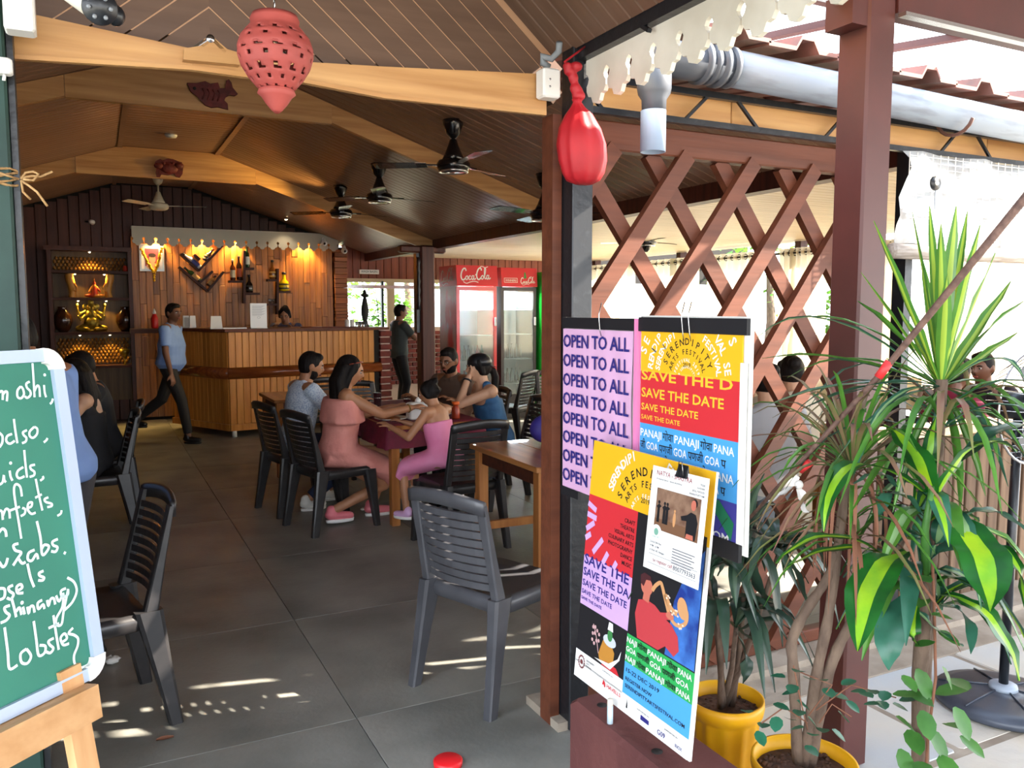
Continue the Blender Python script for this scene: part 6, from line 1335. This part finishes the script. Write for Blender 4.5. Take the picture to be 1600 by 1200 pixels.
def specs(t, hc, Rm, arms, legs, C, P, rt, s):
    a = MB()
    for e in (-1, 1): a.tube([hc+Rm @ V((e*.031+.02*cos(g), .094, .008+.015*sin(g)))*s for g in [2*pi*i/14 for i in range(15)]], .0018, 5); a.tube([hc+Rm @ V((e*.05, .092, .012))*s, hc+Rm @ V((e*.08, .0, .012))*s], .002, 5)
    part('spectacles', a, black, t)
person('bearded man with glasses in a brown shirt at the family table', (2.92, 6.88), (-.85, -.45), 'sit', 1, 1.0, 12, (10, 12), ((.22, .40, .82), (-.2, .36, .82)), None, 'shirt', mat('brown_shirt', (98, 76, 62), .8), 'trousers', BLKC, (black, black), 'short', beard=True, extra=specs)
# staff
def belt(t, hc, Rm, arms, legs, C, P, rt, s): part('belt', MB().loft([[P+V((.182*cos(g), .135*sin(g), z)) for g in [2*pi*i/24 for i in range(24)]] for z in (.05, .085)]), black, t)
wp = fl(262, 690); person('waiter in a light blue shirt and black trousers walking in front of the bar', (wp.x+.06, wp.y-.1), (.88, -.48), 'stand', 2, 1.0, 2, (-22, 2), ((.24, .12, .76), (-.24, -.12, .78)), ((.07, .22, .085), (-.07, -.50, .26)), 'shirt', bluesh, 'trousers', BLKC, (black, black), 'crop', vox=.009, kneeh=(0, 1, 0), elb=((.2, -1, 0), (-.2, -1, 0)), curl=.4, fat=1.2)
person('waiter in a light blue shirt leaning over behind the green chalkboard', (-.17, 4.0), (-.75, .66), 'stand', 1, .97, 15, (5, 25), ((.17, .36, .92), (-.25, .45, .95)), ((.14, .0, .085), (-.14, -.02, .085)), 'shirt', bluesh, 'trousers', mat('trouser_grey', (58, 56, 60), .8, bump=.3, bscale=14), (black, black), 'crop', vox=.008, kneeh=(0, 1, 0))
person('cashier with tied-back hair and glasses seated behind the bar counter', (ad(447, 490, 12.1).x, ad(447, 490, 12.1).y), (-.35, -.94), 'stand', 0, .985, 6, (0, 22), ((.14, .3, 1.3), (-.14, .3, 1.3)), None, 'tshirt', mat('cashier_top', (84, 92, 128), .8, 0, (60, 60, 90), 12), 'trousers', BLKC, None, 'bun', vox=.009, extra=specs)
gq = ad(622, 485, 12.45); person('man in a dark grey t-shirt standing with folded arms by the brick half wall', (gq.x, gq.y), (.95, .1), 'stand', 1, 1.0, 0, (-10, 0), ((-.05, .22, 1.22), (.05, .2, 1.2)), None, 'tshirt', mat('grey_tee', (66, 74, 72), .85), 'trousers', BLKC, (black, black), 'crop', vox=.01, elb=((1, .2, -.6), (-1, .2, -.6)))
# left table
person('woman in black with long loose dark hair seated near the green chalkboard', (-.06, 6.45), (-.98, .1), 'sit', 3, .99, 3, (0, 20), ((.2, .42, .82), (-.2, .42, .82)), None, 'tank', mat('black_top', (20, 20, 24), .8), 'trousers', BLKC, (black, black), 'long', hair_len=.62, vox=.008)
person('man with thick black hair leaning forward behind the long-haired woman at the left', (.02, 7.15), (-.97, -.15), 'sit', 0, 1.03, 8, (10, 22), ((.2, .46, .82), (-.2, .46, .82)), None, 'tshirt', mat('black_tee', (30, 30, 34), .85), 'trousers', BLKC, (black, black), 'short')
# behind the lattice
pg_ = ad(1205, 600, 4.75); person('woman in a pale grey t-shirt seated just behind the lattice screen', (3.62, 4.28-.55), (.5, .87), 'sit', 3, 1.0, 8, (10, 8), ((.2, .42, .82), (-.2, .42, .82)), None, 'tshirt', mat('pale_grey', (176, 176, 178), .85, bump=.2, bscale=8), 'trousers', mat('pale_jeans', (120, 130, 146), .8), (black, black), 'bun')
person('woman with her hair in a high bun wearing cream, facing left behind the lattice', (4.25, 4.1), (.2, .98), 'sit', 3, 1.02, 10, (-20, 4), ((.2, .42, .86), (-.1, .36, 1.1)), None, 'tshirt', mat('cream_tee', (222, 212, 190), .85), 'trousers', BLKC, (black, black), 'bun')
person('person in a maroon striped shirt seated in the annex behind the spiky leaves', (5.12, 3.72), (.96, -.1), 'sit', 2, 1.03, 14, (0, 10), ((.2, .46, .84), (-.2, .46, .84)), None, 'tshirt', mat('maroon_shirt', (128, 26, 62), .8, 0, (190, 90, 110), 4, stretch=(1, 1, 14), ramp=(.6, .62)), 'trousers', BLKC, (black, black), 'short')
person('dark-haired person at the right edge, facing the maroon striped shirt', (6.15, 4.0), (-.9, -.1), 'sit', 2, 1.03, 14, (0, 6), ((.2, .40, .84), (-.2, .40, .84)), None, 'tshirt', mat('dark_shirt', (40, 30, 44), .8), 'trousers', BLKC, (black, black), 'short')
# ------------------------------------------------------------------ plants
def leaf(par, pts, wd, m, m2=None, fold=.25, nm='leaf', n=9, tipw=.05, droopn=None, basew=.25):
    """folded strap leaf along a bezier (base, mid, tip); m2 colours the middle stripe"""
    a, b, c = [V(p) for p in pts]; b = b*2-(a+c)/2; rows = []
    side0 = None
    for i in range(n+1):
        t = i/n; p = a*(1-t)**2+b*2*t*(1-t)+c*t*t; d = ((b-a)*(1-t)+(c-b)*t).normalized()
        s_ = d.cross(droopn if droopn is not None else V((0, 0, 1)))
        if s_.length < .15: s_ = d.cross(V((sin(PS), cos(PS), 0)))
        s_.normalize()
        if side0 is not None and s_.dot(side0) < 0: s_ = -s_
        side0 = s_; up_ = s_.cross(d)
        w_ = wd/2*(basew+(1-basew)*min(1, t*3.2))*(1 if t < .55 else max(tipw, cos((t-.55)/.45*pi/2)**.8))
        wob = .08*wd*sin(t*17+wd*90)
        rows.append([p+s_*w_*k+up_*(abs(k)*w_*fold+wob*abs(k)) for k in (-1, -.38, 0, .38, 1)])
    mb = MB().loft(rows, cap=False, closed=False)
    if True:
        # give the blade a thin back so it has body
        k = len(rows)*5; vs = [v+V((0, 0, -.0012)) for v in mb.v]; fs = [tuple(q+k for q in reversed(f)) for f in mb.f]; nf = len(mb.f); mb.v += vs; mb.f += fs; mb.sm += [True]*nf
    o = part(nm, mb, m, par, W=True)
    if m2:
        o.data.materials.append(m2)
        for i, p_ in enumerate(o.data.polygons):
            if (i % nf) % 4 in (1, 2): p_.material_index = 1
    return o
lg1 = mat('leaf_green', (36, 110, 36), .35, 0, (24, 84, 34), 12, transl=.25, bump=.1); lg2 = mat('leaf_lime', (176, 214, 44), .35, 0, (130, 190, 50), 12, transl=.3)
teal = mat('leaf_teal', (60, 118, 96), .32, 0, (44, 94, 74), 10, transl=.2); pale_ = mat('leaf_pale', (150, 186, 130), .4, transl=.25)
cord = mat('leaf_cordyline', (58, 86, 66), .32, 0, (44, 64, 54), 9, transl=.15); cord2 = mat('leaf_cord_mid', (78, 104, 80), .4); spk = mat('leaf_spike', (96, 150, 54), .4, 0, (70, 128, 50), 10, transl=.3); spk2 = mat('leaf_spike_mid', (170, 196, 70), .4, transl=.3)
pinkl = mat('leaf_pink', (150, 104, 92), .5, 0, (120, 126, 70), 6, transl=.2); deadl = mat('leaf_dead', (122, 78, 56), .8); oval = mat('leaf_small', (48, 116, 88), .35, 0, (36, 92, 66), 9, transl=.2); vine = mat('leaf_vine', (84, 140, 62), .45, 0, (60, 112, 46), 10, transl=.3)
bark = mat('bark', (112, 92, 76), .85, 0, (84, 66, 54), 24, stretch=(1, 1, .4), bump=.8, bscale=50); redstem = mat('red_stem', (110, 48, 58), .6); soil = mat('soil', (92, 62, 46), .95, 0, (58, 38, 30), 30, bump=1., bscale=40)
yel = mat('pot_yellow', (240, 178, 14), .45, 0, (222, 156, 16), 5, bump=.1)
def pot(lab, c, r, h, group='yellow flowerpots'):
    t = thing('flowerpot', lab, 'pot', (c.x, c.y, 0), 0, group); N = 72; rings = []
    for rr, z, fl_ in ((.70, 0, 0), (.72, .02, .03), (.80, h*.5, .03), (.86, h*.80, .03), (.88, h*.83, 0), (.97, h*.86, 0), (1.0, h*.93, 0), (.99, h, 0), (.93, h, 0), (.90, h*.85, 0)):
        rings.append([V((r*rr*(1+fl_*(1 if (j//3) % 2 else -1))*cos(2*pi*j/N), r*rr*(1+fl_*(1 if (j//3) % 2 else -1))*sin(2*pi*j/N), z)) for j in range(N)])
    part('pot', MB().loft(rings, cap=False), yel, t); rnd = random.Random(int(r*999)); part('soil', MB().lathe([(r*.905, h*.86), (r*.5, h*.89), (.001, h*.9)], n=28, cap=False), soil, t)
    a = MB(); 
    for i in range(90): g, q = rnd.uniform(0, 2*pi), r*.85*sqrt(rnd.random()); s_ = rnd.uniform(.004, .011); a.ell((q*cos(g), q*sin(g), h*.885), (s_, s_*.8, s_*.7), 6, 4)
    part('soil_clods', a, soil, t, kind='stuff'); return t
pc1 = V((1.80, 2.02, 0)); pc2 = V((1.78, 1.66, 0))
pot('yellow ribbed flowerpot behind the leaning poster, holding the dark-leaved plant', pc1, .125, .33); pot('yellow flowerpot at the bottom edge, holding the grey woody stems', pc2, .15, .30)
rnd = random.Random(11)
# dark cordyline in the first pot
D1 = 2.45
cp = thing('cordyline', 'potted cordyline with drooping dark green leaves and reddish stems behind the posters', 'plant', (pc1.x, pc1.y, .29))
tops = []
for (x0, y0), (x1, y1) in (((1130, 1075), (1105, 900)), ((1140, 1080), (1165, 880)), ((1150, 1075), (1215, 870)), ((1125, 1075), (1120, 960)), ((1145, 1080), (1150, 980))):
    p0 = pc1+V((rnd.uniform(-.03, .03), rnd.uniform(-.03, .03), .29)); p1 = ad(x1, y1, D1); part('stem', MB().tube([p0, p0.lerp(p1, .5)+V((.01, 0, 0)), p1], .009, 7, rs=[.012, .009, .007]), bark, cp, W=True); tops.append(p1)
for (bx, by, mx, my, tx, ty, w_) in ((1165, 865, 1150, 885, 1150, 950, .03), (1165, 860, 1200, 880, 1222, 1010, .032), (1150, 870, 1135, 880, 1122, 900, .03), (1105, 890, 1098, 930, 1100, 1020, .045), (1215, 868, 1240, 890, 1265, 960, .034), (1205, 860, 1270, 868, 1310, 980, .03), (1160, 860, 1190, 800, 1215, 790, .03), (1165, 845, 1175, 790, 1195, 740, .026), (1110, 880, 1110, 855, 1165, 865, .036), (1170, 865, 1205, 850, 1240, 845, .03), (1120, 960, 1100, 985, 1108, 1010, .034), (1150, 985, 1165, 1030, 1162, 1068, .03), (1155, 985, 1200, 968, 1235, 985, .026), (1130, 960, 1160, 990, 1200, 1010, .028), (1180, 880, 1190, 930, 1235, 955, .034), (1110, 905, 1130, 880, 1160, 905, .034), (1215, 880, 1235, 850, 1280, 848, .026)):
    dd = D1+rnd.uniform(-.12, .1); leaf(cp, (ad(bx, by, D1), ad(mx, my, (dd+D1)/2), ad(tx, ty, dd)), w_*1.35, cord, cord2 if rnd.random() < .4 else None)
for t0 in tops:
    for k in range(9): g = rnd.uniform(0, 2*pi); L = rnd.uniform(.16, .26); m_ = t0+V((cos(g)*L*.5, sin(g)*L*.5, L*.35)); leaf(cp, (t0, m_, t0+V((cos(g)*L, sin(g)*L, L*.0-rnd.uniform(0, .12)))), .035, cord, None)
# woody plant of the second pot with thin-leaved rosette
D2 = 2.15
wp_ = thing('dragon_tree', 'woody-stemmed dragon tree in the near pot with a pinkish thin-leaved crown', 'plant', (pc2.x, pc2.y, .27))
for path in (((1245, 1180), (1240, 1050), (1238, 1000), (1262, 950), (1295, 900), (1305, 860)), ((1262, 1185), (1275, 1060), (1295, 960), (1312, 830), (1325, 740)), ((1280, 1185), (1290, 1070), (1315, 1000), (1360, 930), (1400, 860), (1440, 760), (1465, 640))):
    P_ = [pc2+V((.0, 0, .29))+(ad(*path[0], D2)-ad(1262, 1185, D2))*.6]+[ad(*q, D2+.0) for q in path[1:]]; sm2 = []
    for i in range(len(P_)-1):
        a_, b_, c_, d_ = P_[max(i-1, 0)], P_[i], P_[i+1], P_[min(i+2, len(P_)-1)]
        for k in range(4): t = k/4; sm2.append(.5*((2*b_)+(c_-a_)*t+(2*a_-5*b_+4*c_-d_)*t*t+(3*b_-a_-3*c_+d_)*t**3))
    sm2.append(P_[-1]); part('stem', MB().tube(sm2, .014, 10, rs=[.0165-.006*i/len(sm2)+.0015*sin(i*2.1) for i in range(len(sm2))]), bark, wp_, W=True)
cR = ad(1332, 735, D2)
for k in range(52):
    g = 2*pi*k/52+rnd.uniform(-.1, .1); e = rnd.uniform(-.15, 1.25); L = rnd.uniform(.28, .42); dv = V((cos(g)*cos(e), sin(g)*cos(e), sin(e)))
    leaf(wp_, (cR+dv*.01, cR+dv*L*.55+V((0, 0, .02)), cR+dv*L+V((0, 0, -.12*cos(e)))), .013, pinkl if rnd.random() < .65 else spk, None, n=6)
for k in range(16):
    g = rnd.uniform(0, 2*pi); L = rnd.uniform(.2, .4); leaf(wp_, (cR, cR+V((cos(g)*.08, sin(g)*.08, -.06)), cR+V((cos(g)*.09, sin(g)*.09, -L))), .010, deadl, None, n=5)
# tall spiky plant with striped blades
sp_ = thing('spiky_dracaena', 'tall spiky dracaena with yellow-edged upright blades in front of the maroon post', 'plant', (ad(1465, 1180, 2.35).x, ad(1465, 1180, 2.35).y, 0))
D3 = 2.1; c3 = ad(1470, 605, D3)
part('stem', MB().tube([V((c3.x, c3.y, .0)), V((c3.x-.01, c3.y, .6)), c3+V((0, 0, -.25)), c3+V((0, 0, .02))], .014, 10, rs=[.02, .016, .013, .016]), bark, sp_, W=True)
for tx, ty, w_ in ((1365, 345, .018), (1402, 480, .02), (1425, 330, .016), (1452, 320, .02), (1470, 350, .024), (1495, 322, .03), (1512, 330, .02), (1532, 352, .022), (1556, 395, .024), (1580, 440, .026), (1590, 520, .022), (1440, 400, .02), (1480, 430, .026), (1345, 425, .016), (1385, 560, .018)):
    tp_ = ad(tx, ty, D3+rnd.uniform(-.12, .2)); leaf(sp_, (c3, c3.lerp(tp_, .5), tp_), w_*1.3, spk, spk2, n=6, fold=.5)
for tx, ty, mx, my in ((1182, 528, 1300, 500), (1190, 560, 1320, 560), (1200, 632, 1330, 600), (1228, 500, 1350, 510), (1250, 640, 1370, 600), (1295, 735, 1380, 640), (1330, 800, 1400, 690), (1395, 800, 1425, 700), (1600, 590, 1550, 560), (1600, 660, 1545, 600), (1598, 705, 1540, 630), (1575, 760, 1530, 650), (1540, 775, 1510, 680), (1500, 800, 1495, 700), (1600, 470, 1540, 520), (1450, 790, 1460, 700), (1275, 560, 1360, 570), (1340, 470, 1400, 520), (1560, 720, 1530, 640), (1230, 590, 1340, 560), (1410, 770, 1430, 680), (1350, 690, 1400, 620)):
    leaf(sp_, (c3, ad(mx, my, D3+rnd.uniform(-.1, .1)), ad(tx, ty, D3+rnd.uniform(-.25, .25))), .022, teal if rnd.random() < .55 else spk, pale_ if rnd.random() < .5 else None, n=8, fold=.3)
for k in range(30):
    g = 2*pi*k/30; L = rnd.uniform(.3, .5); e = rnd.uniform(-.2, .6); dv = V((cos(g)*cos(e), sin(g)*cos(e), sin(e))); q = c3+V((0, 0, -.04-.1*rnd.random())); leaf(sp_, (q, q+dv*L*.55, q+dv*L+V((0, 0, -.22))), .016, rnd.choice((teal, spk, pinkl)), None, n=6)
# broad-leaved variegated dracaena
D4 = 2.0; bd_ = thing('corn_plant', 'large corn plant with broad glossy leaves striped lime down the middle', 'plant', (ad(1440, 1190, 2.1).x, ad(1440, 1190, 2.1).y, 0)); b0 = ad(1440, 1190, 2.1)
part('trunk', MB().tube([V((b0.x, b0.y, 0)), ad(1438, 1180, 2.1), ad(1438, 1050, 2.1), ad(1442, 990, 2.08), ad(1447, 900, 2.05)], .02, 12, rs=[.024, .022, .021, .020, .016]), bark, bd_, W=True)
part('shoot', MB().tube([ad(1447, 900, 2.05), ad(1445, 830, 2.02), ad(1456, 760, 2.0)], .01, 8, rs=[.012, .010, .006]), vine, bd_, W=True)
for (bx, by, mx, my, tx, ty, w_, m_, dz) in ((1459, 780, 1425, 705, 1382, 663, .065, 0, -.05), (1452, 775, 1335, 728, 1287, 830, .05, 0, -.15), (1462, 783, 1520, 700, 1590, 704, .06, 0, -.05), (1470, 760, 1545, 680, 1610, 668, .05, 1, .1), (1473, 805, 1530, 862, 1547, 955, .10, 0, -.2), (1417, 862, 1365, 905, 1340, 1017, .085, 0, -.2), (1428, 930, 1395, 975, 1390, 1047, .065, 1, -.05), (1380, 865, 1290, 838, 1213, 880, .038, 0, 0), (1375, 862, 1300, 858, 1230, 886, .03, 0, .05), (1470, 930, 1545, 965, 1594, 1063, .06, 0, -.1), (1558, 850, 1590, 890, 1604, 960, .05, 0, 0), (1500, 812, 1550, 798, 1605, 832, .04, 1, .05), (1457, 785, 1452, 720, 1462, 652, .036, 0, .05), (1433, 945, 1425, 985, 1438, 1010, .035, 0, 0), (1470, 945, 1510, 965, 1517, 1022, .03, 1, .05), (1460, 860, 1420, 830, 1400, 855, .04, 1, .1), (1450, 880, 1500, 850, 1540, 880, .05, 1, .12), (1445, 900, 1490, 900, 1540, 935, .045, 1, .1), (1440, 890, 1400, 900, 1370, 960, .05, 1, .1), (1455, 870, 1470, 830, 1480, 790, .04, 1, .1), (1430, 950, 1465, 985, 1505, 1010, .04, 1, .05), (1400, 760, 1370, 740, 1330, 760, .03, 1, .1), (1440, 800, 1395, 770, 1370, 820, .04, 1, .12), (1445, 820, 1490, 800, 1530, 815, .04, 0, .1)):
    leaf(bd_, (ad(bx, by, D4+.05), ad(mx, my, D4+dz*.4), ad(tx, ty, D4+dz)), w_*1.18, (lg1, teal)[m_], lg2 if m_ == 0 else (pale_ if rnd.random() < .3 else None), n=12, fold=.18)
for k in range(26):
    bx, by = rnd.uniform(1425, 1475), rnd.uniform(780, 960); g = rnd.uniform(-pi, pi); L = rnd.uniform(.16, .27); q = ad(bx, by, D4+.12); dv = V((cos(g), sin(g), 0)); leaf(bd_, (q, q+dv*L*.5+V((0, 0, .05)), q+dv*L+V((0, 0, -.05-rnd.random()*.12))), rnd.uniform(.035, .055), rnd.choice((lg1, teal, spk)), rnd.choice((lg2, None, None, pale_)), n=7)
for k in range(40):
    q = cR+V((0, 0, -.02-.2*rnd.random())); g = rnd.uniform(-pi, pi); L = rnd.uniform(.2, .36); dv = V((cos(g), sin(g), rnd.uniform(-.2, .5))); leaf(wp_, (q, q+dv*L*.5, q+dv*L+V((0, 0, -.16))), .011, rnd.choice((pinkl, deadl, spk)), None, n=5)
def oleaf(par, c, L, w_, g, tilt, m, nm='leaf'):
    d = V((cos(g)*cos(tilt), sin(g)*cos(tilt), sin(tilt))); s_ = d.cross(V((0, 0, 1))).normalized(); u = s_.cross(d); rows = [[c+d*L*t+s_*w_*k*q+u*abs(k)*w_*.2*q for k in (-1, 0, 1)] for t, q in ((0, .1), (.2, .42), (.5, .5), (.8, .34), (1, .03))]
    a = MB().loft(rows, cap=False, closed=False); return part(nm, a, m, par, W=True)
vn = thing('climbing_vine', 'leafy green vine climbing round the trunk of the corn plant', 'plant', (b0.x-.02, b0.y-.02, 0))
part('stem', MB().tube([V((b0.x-.03, b0.y-.03, 0)), ad(1450, 1150, 2.05), ad(1462, 1060, 2.05), ad(1460, 960, 2.04), ad(1457, 880, 2.02)], .004, 6), deadl, vn, W=True)
for px, py, L in ((1432, 1045, .08), (1418, 1080, .07), (1462, 1085, .09), (1400, 1120, .06), (1452, 1140, .08), (1405, 1170, .07), (1490, 1105, .08), (1500, 1150, .07), (1472, 1042, .06), (1410, 1055, .05), (1438, 1190, .07), (1470, 1180, .07), (1440, 1110, .07), (1395, 1085, .06), (1455, 960, .05), (1425, 900, .07), (1440, 930, .06), (1465, 985, .06), (1430, 1010, .05), (1485, 1060, .07), (1420, 1140, .07), (1478, 1130, .07)):
    oleaf(vn, ad(px, py, 2.02+rnd.uniform(-.06, .06)), L, L*.75, rnd.uniform(-2.6, -.4), rnd.uniform(-1.2, .3), vine)
sb = thing('small_shrub', 'thin twigs with small round blue-green leaves around the near pot', 'plant', (pc2.x-.02, pc2.y, .3)); tw_ = MB()
for path in (((1262, 1130), (1225, 1105), (1190, 1130)), ((1262, 1120), (1300, 1070), (1250, 1050)), ((1275, 1110), (1330, 1070), (1400, 1090)), ((1262, 1140), (1250, 1090), (1240, 1040)), ((1280, 1130), (1300, 1100), (1330, 1120))):
    tw_.tube([ad(*q, D2-.06) for q in path], .002, 5)
part('twigs', tw_, deadl, sb, W=True)
for px, py in ((1183, 1142), (1195, 1130), (1208, 1100), (1165, 1110), (1240, 1070), (1245, 1095), (1250, 1110), (1237, 1125), (1262, 1120), (1258, 1165), (1270, 1150), (1285, 1138), (1300, 1140), (1235, 1140), (1268, 1062), (1250, 1048), (1290, 1075), (1280, 1062), (1315, 1070), (1330, 1080), (1345, 1082), (1360, 1078), (1375, 1095), (1322, 1095), (1310, 1112), (1395, 1100), (1350, 1100), (1222, 1085), (1215, 1120), (1205, 1055), (1385, 1080), (1405, 1095), (1300, 1085)):
    oleaf(sb, ad(px, py, D2-.08+rnd.uniform(-.05, .05)), .042, .034, rnd.uniform(-2.8, -.3), rnd.uniform(-.9, .6), oval)
# diagonal stick with tape and cloth
stk = thing('tied_stick', 'long brown twisted stick running diagonally across the plants, with red tape and white cloth', 'stick', ad(1160, 820, 2.2)); s0, s1, s2_ = ad(1160, 822, 2.3), ad(1380, 580, 2.0), ad(1640, 262, 1.75)
part('stick', MB().tube([s0, s0.lerp(s1, .5), s1, s1.lerp(s2_, .5), s2_], .008, 8, rs=[.005, .006, .008, .009, .01]), mat('stick', (112, 84, 72), .7, 0, (84, 60, 52), 60, bump=.5), stk, W=True)
for a_, b_ in (((1250, 735), (1266, 722)), ((1372, 590), (1390, 565))): part('red_tape', MB().cyl(ad(*a_, 2.17 if a_[0] < 1300 else 2.0), ad(*b_, 2.15 if a_[0] < 1300 else 1.99), .0105), mat('tape_red', (206, 48, 50), .5), stk, W=True)
wc = mat('white_rag', (212, 208, 204), .9, bump=.5, bscale=30); leaf(stk, (ad(1248, 758, 2.15), ad(1225, 770, 2.15), ad(1203, 785, 2.15)), .03, wc, nm='rag', tipw=.6); leaf(stk, (ad(1248, 760, 2.15), ad(1252, 780, 2.14), ad(1256, 800, 2.14)), .035, wc, nm='rag', tipw=.8); part('rag_knot', MB().ell(ad(1248, 757, 2.14), (.012, .012, .012)), wc, stk, W=True)
# ------------------------------------------------------------------ right side: picket wall, pedestal fan
pk = thing('picket_wall', 'low weathered picket wall with a pale timber rail right of the lattice', 'fence', (5.5, 2.9, 0)); pkm = wood('picket', (124, 100, 78), (84, 64, 50), 2, 1., .8, .2); x = 3.3
while x < 8: part('picket', MB().bev((x+.045, 2.86, .47), (.088-rnd.uniform(0, .012), .02, .9+rnd.uniform(-.02, .02)), .004), pkm, pk, W=True); x += .1
part('rail', MB().bev((5.65, 2.84, .97), (4.75, .12, .06), .008), wood('rail_pale', (214, 188, 156), (186, 158, 126), 0, 1., .6, .05), pk, W=True)
fc = fl(1566, 1100); pf_ = thing('pedestal_fan', 'black pedestal fan with a large round ribbed base on the paving', 'fan', (fc.x, fc.y, 0)); blm = mat('fan_base', (70, 76, 88), .35, 0, (48, 52, 60), 6, bump=.1)
part('base', MB().lathe([(.24, 0), (.255, .012), (.25, .035), (.2, .05), (.1, .062), (.05, .068), (.045, .08), (.03, .085)], n=40), blm, pf_)
for k in range(6): g = k*pi/3; part('rib', MB().tube([(.05*cos(g), .05*sin(g), .07), (.15*cos(g), .15*sin(g), .06), (.235*cos(g), .235*sin(g), .045)], .004, 5), blm, pf_)
part('collar', MB().lathe([(.055, .066), (.05, .085), (.024, .09)], n=24), gm, pf_); part('pole', MB().cyl((0, 0, .08), (0, 0, 1.18), .018), black, pf_); part('motor', MB().cyl((0, .1, 1.22), (.0, -.06, 1.22), .06, .05, 18), black, pf_); cg = MB()
for k in range(36): g = 2*pi*k/36; cg.tube([(.04*cos(g), -.16, 1.22+.04*sin(g)), (.19*cos(g), -.13, 1.22+.19*sin(g)), (.22*cos(g), -.06, 1.22+.22*sin(g)), (.15*cos(g), .04, 1.22+.15*sin(g))], .0018, 4)
for r_ in (.22,): cg.tube([(r_*cos(g), -.06, 1.22+r_*sin(g)) for g in [2*pi*i/36 for i in range(37)]], .005, 6)
part('cage', cg, metal, pf_)
for k in range(3): g = 2*pi*k/3; part('blade', MB().prism([(.03, -.02), (.19, -.06), (.2, .05), (.05, .03)], (0, -.08, 1.22), (cos(g), 0, sin(g)), (-sin(g), 0, cos(g)), .004), blm, pf_)
# ------------------------------------------------------------------ greenery and trees outside
def tree(lab, x, y, r, h, cs, n=900, seed=1, group='trees outside the hall'):
    rn = random.Random(seed); t = thing('garden_tree', lab, 'tree', (x, y, 0), 0, group); part('trunk', MB().tube([(0, 0, 0), (.1, 0, h*.4), (0, 0, h*.75)], .1, 8, rs=[.12, .09, .05]), bark, t); a = MB()
    for i in range(n):
        g, e = rn.uniform(0, 2*pi), rn.uniform(-1, 1); q = r*(rn.random()**.4); c = V((q*cos(g)*sqrt(1-e*e), q*sin(g)*sqrt(1-e*e), h*.72+q*e*h*.28/r*1.2)); L = rn.uniform(.12, .3); g2 = rn.uniform(0, 6.3); d = V((cos(g2), sin(g2), rn.uniform(-.6, .3))).normalized()*L; s_ = d.cross(V((0, 0, 1))).normalized()*L*.25
        a.add([c, c+d*.5+s_, c+d, c+d*.5-s_], [(0, 1, 2, 3)])
    part('leaves', a, cs, t, kind='stuff'); return t
gl_ = mat('tree_leaf', (120, 160, 60), .6, 0, (80, 130, 40), 3, transl=.4)
for i, (x, y, r, h) in enumerate(((4.6, 17.5, 1.3, 2.6), (7.0, 20, 1.8, 4.2), (9.6, 17, 1.3, 3.4), (10.2, 9.2, .7, 2.3), (11.5, 12, 1.4, 3.4), (5.2, 15.6, .6, 1.9), (12, 5, 1.2, 2.6))):
    tree(('low bushy tree seen through the window left of the standing man', 'taller tree seen through the window behind the hall post', 'tree behind the fridges outside the annex', 'small leafy plant in the gap between two cream curtains', 'tree outside the far end of the curtain row', 'small shrub right outside the basin window', 'low tree outside behind the right-hand curtains')[i], x, y, r, h, gl_, 500, i)
grd = struct('trim_8', MB().bb((-6, -9, -.16), (30, 40, -.13)), mat('sunny_ground', (206, 196, 170), .9, 0, (170, 160, 130), 1))
